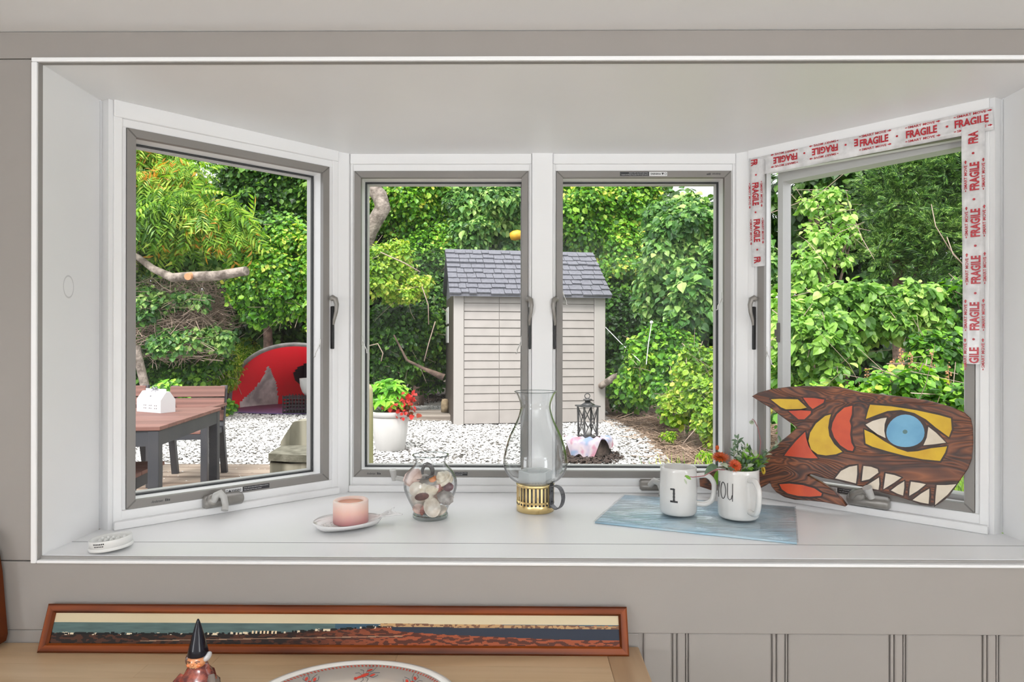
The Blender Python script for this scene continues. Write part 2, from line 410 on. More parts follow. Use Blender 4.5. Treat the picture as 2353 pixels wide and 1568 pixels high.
# the bay: seat board, head board, side boards, posts
BAY = [(XL, 0.0), (XL, 0.192), (-0.9765, 0.185), (-0.5418, 0.582), (-0.512, 0.61), (0.656, 0.61), (0.6868, 0.582), (1.1215, 0.185), (XR, 0.192), (XR, 0.0)]
def clip_y(poly, y, keep_above):
    out = []
    n = len(poly)
    for i in range(n):
        p, q = poly[i], poly[(i+1) % n]
        ip = (p[1] >= y) == keep_above or p[1] == y; iq = (q[1] >= y) == keep_above or q[1] == y
        if ip: out.append(p)
        if ip != iq and q[1] != p[1]:
            t = (y-p[1])/(q[1]-p[1]); out.append((p[0]+(q[0]-p[0])*t, y))
    return out
OUT = [(XL, 0.0), (XL, 0.22), (-0.64, 0.73), (0.785, 0.73), (XR, 0.22), (XR, 0.0)]
seat = struct('trim_2')
back = clip_y(OUT, 0.0932, True); front = clip_y(OUT, 0.0922, False)
part('seat_board', MB().prism([(x, y, SEAT) for x, y in back], (0, 0, -0.035)), M_SEAT, seat)
part('seat_nosing', MB().prism([(x, y, SEAT) for x, y in front], (0, 0, -0.004)).box((XL, 0.0015, SEAT-0.035), (XR, 0.09, SEAT-0.004)), M_SEAT, seat)
part('seam', MB().box((XL, 0.0920, SEAT-0.03), (XR, 0.0936, SEAT+0.0003)), mat('seam_gap_shade', (0.16, 0.155, 0.15), 0.9), seat)  # dark strip laid over the joint in place of the gap's shade
hd = struct('trim_3')
part('head_board', MB().prism([(x, y, ZC+0.5885-y*0.0245) for x, y in OUT], (0, 0, 0.03)), M_WHITE, hd)
rf = struct('trim_9')
part('bay_roof', MB().prism([(x*1.02, y*1.03, HEAD+0.0475) for x, y in OUT], (0, 0, 0.06)), mat('grey_roofing', (0.12, 0.12, 0.125), 0.8), rf)
for nm, x, sg in (('trim_4', XL, -1), ('trim_5', XR, 1)):
    t_ = struct(nm)
    part('side_board', MB().box((min(x, x+sg*0.02), 0.0, SEAT), (max(x, x+sg*0.02), 0.187, ZC+0.592)), M_WHITE, t_)
    if sg < 0:
        rm = [(0.080+0.0175*math.cos(q)*k_, ZC+0.126+0.026*math.sin(q)*k_) for k_ in (1.0, 0.86) for q in np.linspace(0, 2*PI, 28, endpoint=False)]
        part('ring_stain', MB().add([(x+0.0003, a, b) for a, b in rm], [(i, (i+1) % 28, 28+(i+1) % 28, 28+i) for i in range(28)]), mat('faint_ring_stain', (0.66, 0.66, 0.66), 0.4), t_)
    part('groove', MB().box((min(x+sg*0.005, x+sg*0.02), 0.187, SEAT), (max(x+sg*0.005, x+sg*0.02), 0.196, ZC+0.590)), M_WHITE, t_)
    part('end_post', MB().prism([(x, 0.195, SEAT), (x-sg*0.0255, 0.172+0.009, SEAT), (x-sg*0.06, 0.235, SEAT), (x+sg*0.03, 0.27, SEAT), (x+sg*0.03, 0.195, SEAT)], (0, 0, HEAD+0.012-SEAT)), M_WHITE, t_)
for nm, poly in (('trim_6', [(-0.553, 0.569), (-0.5115, 0.597), (-0.5, 0.72), (-0.63, 0.70)]),
                 ('trim_7', [(0.0415, 0.594), (0.1035, 0.594), (0.1035, 0.72), (0.0415, 0.72)]),
                 ('trim_8', [(0.655, 0.597), (0.6975, 0.569), (0.775, 0.70), (0.645, 0.72)])):
    t_ = struct(nm)
    part('post', MB().prism([(x, y, SEAT) for x, y in poly], (0, 0, HEAD+0.012-SEAT)), M_WHITE, t_)
# ================================================================== the four casements
WW, WH = 0.527, 0.9284
ZS = ZC-0.4044
ANG = 0.7374
WIN = {1: ((-0.9543, 0.211), ANG, 0.0285, 0.0285), 2: ((-0.4975, 0.613), 0, 0.0125, 0.0115), 3: ((0.1155, 0.613), 0, 0.0115, 0.0125), 4: ((0.709, 0.565), -ANG, 0.0285, 0.0285)}
def ring(x0, z0, x1, z1, w, y0, y1):
    """four mitred bars of a rectangular ring, in the window's own frame"""
    o = [(x0, z0), (x1, z0), (x1, z1), (x0, z1)]; i_ = [(x0+w, z0+w), (x1-w, z0+w), (x1-w, z1-w), (x0+w, z1-w)]
    bars = []
    for k in range(4):
        a, b, c, d = o[k], o[(k+1) % 4], i_[(k+1) % 4], i_[k]
        bars.append(MB().prism([(p[0], y0, p[1]) for p in (a, b, c, d)], (0, y1-y0, 0)))
    return bars
def lock_geo(x, zt, zb, side):
    """side: which way the lever's foot leans"""
    z1 = zt-0.03
    lev = MB().tube([(x-side*0.006, -0.013, zt-0.004), (x-side*0.004, -0.019, zt), (x+side*0.002, -0.024, zt-0.004), (x+side*0.005, -0.027, zt-0.02), (x+side*0.003, -0.027, zt-0.042), (x-side*0.001, -0.022, zt-0.066), (x-side*0.001, -0.018, zt-0.08)],
                    [0.008, 0.0085, 0.008, 0.0065, 0.0055, 0.0045, 0.003], 10)
    slot = MB().bbox((x-0.0035, -0.0165, zb), (x+0.0035, -0.002, zt-0.025), 0.002)
    return slot, lev
def operator(parent, x, z, style):
    """crank housing on the bottom frame; style: which way the folding handle lies"""
    body = MB()
    nseg = 12; prof = []
    for k in range(nseg+1):
        q = -PI/2+PI*k/nseg
        prof.append((-0.014-0.026*math.cos(q), 0.0165*math.sin(q)))
    L0, L1 = x-0.050, x+0.050
    vs = []; fs = []
    rows = [(L0, 0.72), (L0+0.006, 1.0), (L1-0.006, 1.0), (L1, 0.72)]
    for (xx, s) in rows:
        for (y, zz) in prof: vs.append((xx, -0.006+(y+0.006)*s, z+zz*s))
    n = nseg+1
    for r in range(3):
        for k in range(nseg): fs.append((r*n+k, (r+1)*n+k, (r+1)*n+k+1, r*n+k+1))
    body.add(vs, fs, True); body.add(vs[:n], [tuple(range(n-1, -1, -1))]); body.add(vs[-n:], [tuple(range(n))])
    body.bbox((x-0.046, -0.014, z-0.0165), (x+0.046, -0.002, z+0.0165), 0.002)
    b = part('crank_operator', body, M_OPER, parent, local=True)
    if style == 'up':      # hub, arm rising, knob turned to the room
        part('crank_hub', MB().lathe([(0.017, 0), (0.016, 0.008), (0.011, 0.013), (0, 0.014)], (x-0.030, -0.030, z+0.006), 16, M=Matrix.Rotation(PI/2*0.8, 4, 'X')), M_OPER, b, local=True)
        part('crank_handle', MB().tube([(x-0.031, -0.040, z+0.006), (x-0.026, -0.046, z+0.022), (x-0.018, -0.050, z+0.027), (x-0.010, -0.053, z+0.016), (x-0.008, -0.060, z-0.004), (x-0.012, -0.066, z-0.016)], [0.008, 0.0095, 0.0095, 0.009, 0.008, 0.009], 12), M_OPERL, b, local=True)
    elif style == 'left':  # arm stretched along the rail, knob up
        part('crank_handle', MB().tube([(x-0.02, -0.04, z+0.012), (x-0.06, -0.047, z+0.018), (x-0.105, -0.047, z+0.026)], [0.009, 0.008, 0.007], 12), M_OPERL, b, local=True)
        part('crank_knob', MB().tube([(x-0.104, -0.047, z+0.018), (x-0.106, -0.049, z+0.032), (x-0.108, -0.052, z+0.050)], [0.0072, 0.0085, 0.0105], 12), M_OPERL, b, local=True)
    elif style == 'down':
        part('crank_handle', MB().tube([(x-0.022, -0.036, z+0.004), (x-0.012, -0.050, z+0.020), (x+0.002, -0.058, z+0.014), (x+0.007, -0.066, z-0.004), (x+0.006, -0.074, z-0.018)], [0.0085, 0.010, 0.010, 0.009, 0.0105], 12), M_OPERL, b, local=True)
    else:
        part('crank_hub', MB().ball((x-0.022, -0.034, z+0.014), (0.021, 0.014, 0.016), 14, 8), M_OPER, b, local=True)
        part('crank_handle', MB().tube([(x-0.034, -0.047, z+0.010), (x-0.02, -0.056, z+0.026), (x-0.002, -0.062, z+0.034), (x+0.012, -0.066, z+0.030)], [0.006, 0.008, 0.008, 0.007], 12), M_OPER, b, local=True)
        part('crank_knob', MB().tube([(x+0.019, -0.062, z+0.018), (x+0.014, -0.068, z+0.034), (x+0.011, -0.074, z+0.046)], [0.008, 0.0095, 0.0115], 12), M_OPERL, b, local=True)
    return b
def sticker(parent, x, z, w, h, flip=False, y=-0.0068, white=True, black=True):
    ex, ey = (Vector((-1, 0, 0)), Vector((0, 0, -1))) if flip else (Vector((1, 0, 0)), Vector((0, 0, 1)))
    c = Vector((x, y, z))
    def plate(nm, a, b, m):
        p = [c+ex*a-ey*h/2, c+ex*b-ey*h/2, c+ex*b+ey*h/2, c+ex*a+ey*h/2]
        return part(nm, MB().prism(p, (0, 0.0006, 0)), m, parent, local=True)
    off = Vector((0, -0.0004, 0))
    if white:
        a = plate('warning_label', -w/2, -w/2+w*0.38, M_LABELW)
        mb = MB(); fit_text(mb, 'WARNING', c+off+ex*(-w/2+w*0.24), ex, ey, w*0.22, h*0.5, 0.03)
        q = c+off+ex*(-w/2+w*0.095)
        mb.add([q-ex*h*0.32-ey*h*0.28, q+ex*h*0.32-ey*h*0.28, q+ey*h*0.32], [(0, 1, 2)])
        q = c+off+ex*(-w/2+w*0.035)
        mb.add([q+ex*h*0.25*math.cos(k)+ey*h*0.3*math.sin(k) for k in np.linspace(0, 2*PI, 12, endpoint=False)]+[q+ex*h*0.17*math.cos(k)+ey*h*0.22*math.sin(k) for k in np.linspace(0, 2*PI, 12, endpoint=False)], [(i, (i+1) % 12, 12+(i+1) % 12, 12+i) for i in range(12)])
        part('lettering', mb, M_LABELK, a, local=True)
    if black:
        b0 = -w/2+w*0.385 if white else -w/2
        b = plate('warning_label', b0, w/2, M_LABELK)
        mb = MB()
        for r_, s in ((0.22, 'Screen will not stop child from falling out window'), (-0.22, 'Keep child away from open window')):
            ww_ = (w/2-b0)*(0.92 if r_ > 0 else 0.66)
            fit_text(mb, s, c+off+ex*(b0+(w/2-b0)*0.04+ww_/2)+ey*h*r_, ex, ey, ww_, h*0.24, 0.012)
        part('lettering', mb, M_LABELW, b, local=True)
def maker_mark(parent, x, z, flip=False):
    sgn = -1 if flip else 1
    mb = MB(); fit_text(mb, 'Andersen', (x-0.008*sgn, -0.0066, z), (sgn, 0, 0), (0, 0, sgn), 0.026, 0.0065, 0.004, 0.3)
    for q in range(3):
        mb.box((x+sgn*0.012+q*0.004*sgn-0.0014, -0.0066, z-0.003), (x+sgn*0.012+q*0.004*sgn+0.0014, -0.0062, z+0.0035-q*0.001))
    part('lettering', mb, M_LABELK, parent, local=True)
def clip_wire(parent, x, z, s):
    part('screen_clip', MB().bbox((x-0.003, 0.009, z-0.012), (x+0.003, 0.016, z+0.018), 0.001).tube([(x, 0.012, z+0.012), (x+s*0.008, 0.016, z-0.012), (x+s*0.014, 0.018, z-0.024), (x+s*0.014, 0.020, z-0.034), (x+s*0.019, 0.020, z-0.036)], 0.0016, 6), M_STEEL, parent, local=True)
WOBJ = {}
for k, (o, a, fl, fr) in WIN.items():
    w_ = struct('window_%d' % k, (o[0], o[1], ZS), a); WOBJ[k] = w_
    ZT = HEAD+0.012-ZS; ZB = SEAT-ZS
    # white unit frame in two steps
    part('frame_head', MB().bbox((-fl, -0.012, WH+0.020), (WW+fr, 0.10, ZT), 0.003).bbox((-fl, -0.003, WH+0.0005), (WW+fr, 0.10, WH+0.022), 0.002), M_WHITE, w_, local=True)
    part('frame_sill', MB().bbox((-fl, -0.022, ZB), (WW+fr, 0.10, ZB+0.020), 0.003).bbox((-fl, -0.006, ZB+0.018), (WW+fr, 0.10, -0.0005), 0.003), M_WHITE, w_, local=True)
    part('frame_jamb', MB().bbox((-fl, -0.008, ZB), (-fl*0.35, 0.10, ZT), 0.002).bbox((-fl*0.5, -0.002, -0.002), (-0.0005, 0.10, WH+0.002), 0.002), M_WHITE, w_, local=True)
    part('frame_jamb', MB().bbox((WW+fr*0.35, -0.008, ZB), (WW+fr, 0.10, ZT), 0.002).bbox((WW+0.0005, -0.002, -0.002), (WW+fr*0.5, 0.10, WH+0.002), 0.002), M_WHITE, w_, local=True)
    for b in ring(0.0, 0.0, WW, WH, 0.0195, -0.006, 0.010): part('screen_rail', b, M_TAUPE, w_, local=True)
    mk = MB()
    for (cx_, cz_, sx_, sz_) in ((0, 0, 1, 1), (WW, 0, -1, 1), (WW, WH, -1, -1), (0, WH, 1, -1)):
        q = 0.0012; p0 = (cx_, cz_); p1 = (cx_+sx_*0.0195, cz_+sz_*0.0195)
        mk.prism([(p0[0]+sx_*q*2, -0.0064, p0[1]), (p0[0], -0.0064, p0[1]+sz_*q*2), (p1[0]-sx_*q, -0.0064, p1[1]+sz_*q), (p1[0]+sx_*q, -0.0064, p1[1]-sz_*q)], (0, 0.002, 0))
    part('corner_key', mk, M_TAUPED, w_, local=True)
    # inner edge: spline and glazing stops
    mb = MB()
    for b in ring(0.0165, 0.0165, WW-0.0165, WH-0.0165, 0.0022, 0.0105, 0.0135): mb.add(b.v, b.f)
    part('screen_spline', mb, M_GASKET, w_, local=True)
    mb = MB()
    for b in ring(-0.0004, -0.0004, WW+0.0004, WH+0.0004, 0.0165, 0.0136, 0.075 if k != 4 else 0.045): mb.add(b.v, b.f)
    part('glazing_stop', mb, M_WHITE, w_, local=True)
    # sash: rails, gasket, pane (the fourth stands ajar)
    th = math.radians(7.2) if k == 4 else 0.0
    R_ = Matrix.Translation((WW-0.012, 0.060, 0)) @ Matrix.Rotation(-th, 4, 'Z') @ Matrix.Translation((-(WW-0.012), -0.060, 0))
    def rot(mb): mb.v = [tuple(R_@Vector(p)) for p in mb.v]; return mb
    wsash = 0.020 if k != 4 else 0.026
    i0 = 0.008 if k != 4 else 0.012
    for b in ring(i0, i0, WW-i0, WH-i0, wsash-i0+0.002, 0.0755 if k != 4 else 0.050, 0.10): part('sash_rail', rot(b), M_ALU, w_, local=True)
    if k == 4: part('sash_edge', rot(MB().box((i0, 0.0501, WH-i0-0.0005), (WW-i0, 0.0999, WH+0.024)).box((i0, 0.0501, -0.02), (WW-i0, 0.0999, i0+0.0005))), M_ALU, w_, local=True)
    mb = MB()
    for b in ring(wsash-0.004, wsash-0.004, WW-wsash+0.004, WH-wsash+0.004, 0.0042, 0.066 if k != 4 else 0.060, 0.0754 if k != 4 else 0.080): mb.add(b.v, b.f)
    part('gasket', rot(mb), M_GASKET, w_, local=True)
    part('glass_pane', rot(MB().box((wsash, 0.070, wsash), (WW-wsash, 0.0735, WH-wsash))), M_PANE, w_, local=True)
    zt, zb = (ZC+0.136)-ZS, (ZC-0.016)-ZS
    def lk(x, side):
        s_, l_ = lock_geo(x, zt, zb, side)
        b = part('lock_slot', s_, M_BLACK, w_, local=True); part('lock_lever', l_, M_OPER, w_, local=True)
    if k == 1: lk(WW+0.0085, 1); operator(w_, 0.222, -0.010, 'up'); sticker(w_, 0.29, 0.0092, 0.118, 0.0125); maker_mark(w_, 0.075, 0.010); clip_wire(w_, WW-0.018, 0.40, -1)
    if k == 2: lk(WW+0.0058, 1); operator(w_, 0.235, -0.020, 'left'); sticker(w_, 0.32, 0.010, 0.05, 0.011, white=False); maker_mark(w_, 0.06, 0.010); clip_wire(w_, 0.018, 0.41, 1); clip_wire(w_, WW-0.018, 0.41, -1)
    if k == 3: lk(-0.0058, -1); operator(w_, 0.300, -0.020, 'down'); sticker(w_, 0.263, WH-0.0095, 0.142, 0.0125, flip=True); maker_mark(w_, 0.475, WH-0.010, True); clip_wire(w_, 0.018, 0.56, 1); clip_wire(w_, WW-0.018, 0.545, -1)
    if k == 4: lk(-0.0085, -1); operator(w_, 0.300, -0.006, 'out'); sticker(w_, 0.235, 0.0085, 0.12, 0.0125); clip_wire(w_, 0.018, 0.38, 1); part('keeper', rot(MB().bbox((0.010, 0.044, 0.41), (0.020, 0.050, 0.47), 0.002).bbox((0.003, 0.046, 0.43), (0.012, 0.049, 0.45), 0.001)), M_TAUPED, w_, local=True)
# ================================================================== packing tape round the open casement
def tape_mat():
    m = bpy.data.materials.new('clear_packing_tape'); m.use_nodes = True
    nt = m.node_tree; N = nt.nodes; L = nt.links; b = N['Principled BSDF']
    b.inputs['Base Color'].default_value = (0.86, 0.85, 0.85, 1); b.inputs['Roughness'].default_value = 0.16
    tcn = N.new('ShaderNodeTexCoord'); nz = N.new('ShaderNodeTexNoise'); nz.inputs['Scale'].default_value = 22; nz.inputs['Detail'].default_value = 4
    L.new(tcn.outputs['Object'], nz.inputs['Vector'])
    mr = N.new('ShaderNodeMapRange'); L.new(nz.outputs['Fac'], mr.inputs[0]); mr.inputs['From Min'].default_value = 0.35; mr.inputs['From Max'].default_value = 0.65
    mr.inputs['To Min'].default_value = 0.45; mr.inputs['To Max'].default_value = 0.06
    bp = N.new('ShaderNodeBump'); bp.inputs['Strength'].default_value = 0.4; bp.inputs['Distance'].default_value = 0.003
    L.new(nz.outputs['Fac'], bp.inputs['Height']); L.new(bp.outputs[0], b.inputs['Normal'])
    t = N.new('ShaderNodeBsdfTransparent'); mx = N.new('ShaderNodeMixShader'); L.new(mr.outputs[0], mx.inputs[0])
    L.new(b.outputs[0], mx.inputs[1]); L.new(t.outputs[0], mx.inputs[2]); L.new(mx.outputs[0], N['Material Output'].inputs[0])
    return m
M_TAPE = tape_mat()
M_RED = mat('red_print', (0.42, 0.012, 0.022), 0.35)
w4 = W['window_4']; w4i = w4.inverted()
n4 = (w4.to_3x3()@Vector((0, -1, 0))).normalized(); o4 = w4@Vector((0, 0, 0))
def on4(u, v, out): return atPlane(u, v, o4+n4*out, n4)
def loc4(u, v, out=0.0145):
    p = w4i@on4(u, v, out); return p
rng = random.Random(5)
def tape(label, corners, words, out, torn=None):
    """corners: start-left, start-right, end-right, end-left in pixels (start to end is the reading direction of upright words)"""
    P = [loc4(u, v, out) for u, v in corners]
    a, b, c, d = P
    org = (a+b+c+d)/4
    base = w4@org
    t = thing('packing_tape', label, 'tape', base, -ANG, group='strips of printed packing tape')
    n = 24; vs = []; fs = []
    for i in range(n+1):
        f_ = i/n
        for j in range(5):
            g = j/4
            p = (a.lerp(d, f_)).lerp(b.lerp(c, f_), g)
            if torn and i == n: p = p+(d-a).normalized()*torn[j]
            yb = p.y+0.0012*math.sin(i*1.7+j*2.1)*(1 if 0 < i < n else 0)
            for yy in (yb, yb+0.0004): vs.append(Vector((p.x, yy, p.z))-org)
    def ix(i, j, s): return (i*5+j)*2+s
    for i in range(n):
        for j in range(4):
            fs.append((ix(i, j, 0), ix(i, j+1, 0), ix(i+1, j+1, 0), ix(i+1, j, 0)))
            fs.append((ix(i, j, 1), ix(i+1, j, 1), ix(i+1, j+1, 1), ix(i, j+1, 1)))
    for i in range(n):
        for j, s in ((0, 1), (4, 0)):
            q = (ix(i, j, 0), ix(i, j, 1), ix(i+1, j, 1), ix(i+1, j, 0)); fs.append(q)
    part('film', MB().add(vs, fs, True), M_TAPE, t, local=True)
    mid0 = (a+b)/2; mid1 = (c+d)/2; L_ = (mid1-mid0); ex = L_.normalized()
    wid = ((b-a).length+(c-d).length)/2
    ey = Vector((ex.z, 0, -ex.x)); 
    if ey.dot(a-b) < 0: ey = -ey
    for (s, u, v, flip) in words:
        p = loc4(u, v, out+0.0022); p.y = org.y-0.0022; p -= org
        e1, e2 = (-ex, -ey) if flip else (ex, ey)
        mb = MB()
        if s == '.':
            mb.prism([p+e1*0.0028*math.cos(q)+e2*0.0028*math.sin(q) for q in np.linspace(0, 2*PI, 8, endpoint=False)], (0, 0.0002, 0))
        else:
            fr = len(s)/7.0
            fit_text(mb, s, p, e1, e2, 0.067*fr, 0.0195, 0.035)
            if len(s) > 3:
                for sg in (1, -1):
                    q = p+e2*sg*0.0175
                    fit_text(mb, 'SMART MOVE', q, e1, e2, 0.058, 0.0062, 0.02)
                    h = q+e1*0.032; mb.add([h-e2*0.0012, h+e1*0.004-e2*0.0012, h+e1*0.004-e2*0.003, h+e1*0.009, h+e1*0.004+e2*0.003, h+e1*0.004+e2*0.0012, h+e2*0.0012], [(0, 1, 2, 3, 4, 5, 6)])
                    h = q-e1*0.031; mb.add([h-e2*0.001, h-e2*0.001-e1*0.004, h+e2*0.001-e1*0.004, h+e2*0.001], [(0, 1, 2, 3)])
        part('lettering', mb, M_RED, t, local=True)
    return t
tape('clear tape printed in red along the top of the open casement', [(1727, 364), (1733, 405), (2283, 298), (2280, 246)],
     [('FRAGILE', 1804, 364, True), ('.', 1848, 352, False), ('FRAGILE', 1895, 344, True), ('.', 1943, 333, False), ('E', 1967, 328, True), ('FRAGILE', 2008, 323, False), ('.', 2061, 313, False), ('FRAGILE', 2117, 303, False), ('.', 2176, 291, False), ('FRAGILE', 2232, 279, False)], 0.0150)
tape('clear tape printed in red down the right side of the open casement', [(2213, 836), (2261, 838), (2263, 280), (2209, 292)],
     [('GILE', 2238, 817, False), ('.', 2237, 780, False), ('FRAGILE', 2239, 727, False), ('.', 2241, 674, False), ('FRAGILE', 2242, 620, False), ('.', 2241, 565, False), ('FRAGILE', 2241, 512, False), ('.', 2238, 458, False), ('FRAGILE', 2239, 405, False), ('.', 2236, 352, False), ('FRA', 2236, 316, False)], 0.0185)
tape('short clear tape printed in red above the lever lock left of the open casement', [(1757, 366), (1722, 364), (1728, 614), (1758, 611)],
     [('FR', 1733, 374, False), ('.', 1737, 402, False), ('FRAGILE', 1736, 446, False), ('.', 1736, 488, False), ('FRAGILE', 1739, 530, False), ('.', 1740, 574, False), ('FR', 1740, 598, False)], 0.0185)
# ================================================================== things in the room
# ---------------------------------------------------------------- wooden counter under the window
M_BUTCHER = wood_mat('butcher_block', rgb(178, 146, 112), rgb(218, 192, 158), 'X', 16, 0.35, 0.05, 4, island=0.14, mid=rgb(200, 170, 134))
M_BUTCHERY = wood_mat('butcher_block_end', rgb(160, 130, 100), rgb(196, 168, 134), 'Y', 18, 0.38, 0.05, 4, island=0.08)
ct = thing('counter', 'pale butcher block counter standing against the wall under the bay window', 'counter', (-0.65, -0.32, 0))
rg = random.Random(11)
yy = -0.008
cx0, cx1 = -1.62, 0.181
while yy > -0.62:
    y2 = max(yy-rg.choice([0.036, 0.044, 0.052]), -0.625); x = cx0
    while x < cx1-0.001:
        x2 = min(x+rg.uniform(0.28, 0.7), cx1)
        if cx1-x2 < 0.1: x2 = cx1
        part('stave', MB().box((x+0.0002, y2+0.0002, COUNTER-0.034), (x2-0.0002, yy-0.0002, COUNTER)), M_BUTCHER, ct); x = x2
    yy = y2
part('end_board', MB().bbox((cx1, -0.625, COUNTER-0.034), (0.252, -0.008, COUNTER), 0.003), M_BUTCHERY, ct)
M_CABW = mat('counter_base_paint', (0.62, 0.61, 0.59), 0.5, col2=(0.58, 0.57, 0.55))
part('carcass', MB().bbox((-1.58, -0.58, 0.08), (0.22, -0.03, COUNTER-0.0345), 0.003), M_CABW, ct)
for i in range(3): 
    d_ = part('door', MB().bbox((-1.575+i*0.6, -0.598, 0.10), (-0.985+i*0.6, -0.5805, COUNTER-0.05), 0.003), M_CABW, ct)
    part('knob', MB().lathe([(0.006, 0), (0.006, 0.012), (0.014, 0.018), (0.012, 0.026), (0, 0.028)], (-1.04+i*0.6, -0.598, 0.58), 14, M=Matrix.Rotation(PI/2, 4, 'X')), M_STEEL, d_)
part('plinth', MB().box((-1.56, -0.54, 0), (0.20, -0.04, 0.0795)), M_BLACK, ct)
# ---------------------------------------------------------------- board at the counter's left end
M_CHERRY = wood_mat('orange_brown_wood', rgb(48, 21, 7), rgb(92, 43, 17), 'Z', 18, 0.5, 0.05, 5, spec=0.15)
pl_ = [(-190, 1205), (-60, 1215), (-14, 1245), (0, 1292), (6, 1330), (13, 1415), (18, 1474), (14, 1490), (2, 1497), (-190, 1497)]
pts = [atY(u, v, -0.016) for u, v in pl_]; zmin = min(p.z for p in pts)
pts = [Vector((p.x, p.y, p.z-zmin+COUNTER+0.0005)) for p in pts]
whole('serving_board', MB().prism(pts, (0, -0.034, 0)), M_CHERRY, 'dark orange brown wooden board standing at the left end of the counter', 'board')
# ---------------------------------------------------------------- framed panorama
M_OAK = wood_mat('golden_oak_frame', rgb(62, 24, 5), rgb(122, 58, 18), 'X', 30, 0.45, 0.06, 5, coat=0.0, spec=0.2, mid=rgb(96, 42, 11))
M_OAKZ = wood_mat('golden_oak_frame_short', rgb(66, 26, 7), rgb(122, 58, 18), 'Z', 30, 0.45, 0.06, 5, coat=0.0, spec=0.2, mid=rgb(98, 44, 12))
fo = Vector((-0.976, -0.056, COUNTER+0.002)); eu = Vector((0, 0.033, 0.0863)); FL = eu.length; eu.normalize()
en = Vector((0, -eu.z, eu.y)); FWD = 1.201
pf = thing('picture_frame', 'long oak framed coastal panorama photograph leaning against the wall on the counter', 'picture', (fo.x+FWD/2, fo.y, fo.z))
def fp(x, h, n): return fo+Vector((x, 0, 0))+eu*h+en*n
mw = 0.0175
for nm, q, m in (('frame_rail', [(0, 0), (FWD, 0), (FWD-mw, mw), (mw, mw)], M_OAK), ('frame_rail', [(0, FL), (FWD, FL), (FWD-mw, FL-mw), (mw, FL-mw)], M_OAK),
                 ('frame_stile', [(0, 0), (0, FL), (mw, FL-mw), (mw, mw)], M_OAKZ), ('frame_stile', [(FWD, 0), (FWD, FL), (FWD-mw, FL-mw), (FWD-mw, mw)], M_OAKZ)):
    a, b, c, d = q
    def mixp(p, r, t): return (p[0]+(r[0]-p[0])*t, p[1]+(r[1]-p[1])*t)
    mb = MB(); prof = [(0, -0.018), (0, -0.003), (0.18, 0), (0.78, -0.001), (1.0, -0.006), (1.0, -0.018)]
    vs = []
    for t, nn in prof:
        p, r = mixp(a, d, t), mixp(b, c, t); vs += [fp(p[0], p[1], nn), fp(r[0], r[1], nn)]
    k = len(prof)
    mb.add(vs, [(2*i, 2*i+1, (2*i+3) % (2*k), (2*i+2) % (2*k)) for i in range(k)]+[tuple(2*i for i in range(k-1, -1, -1)), tuple(2*i+1 for i in range(k))])
    part(nm, mb, m, pf)
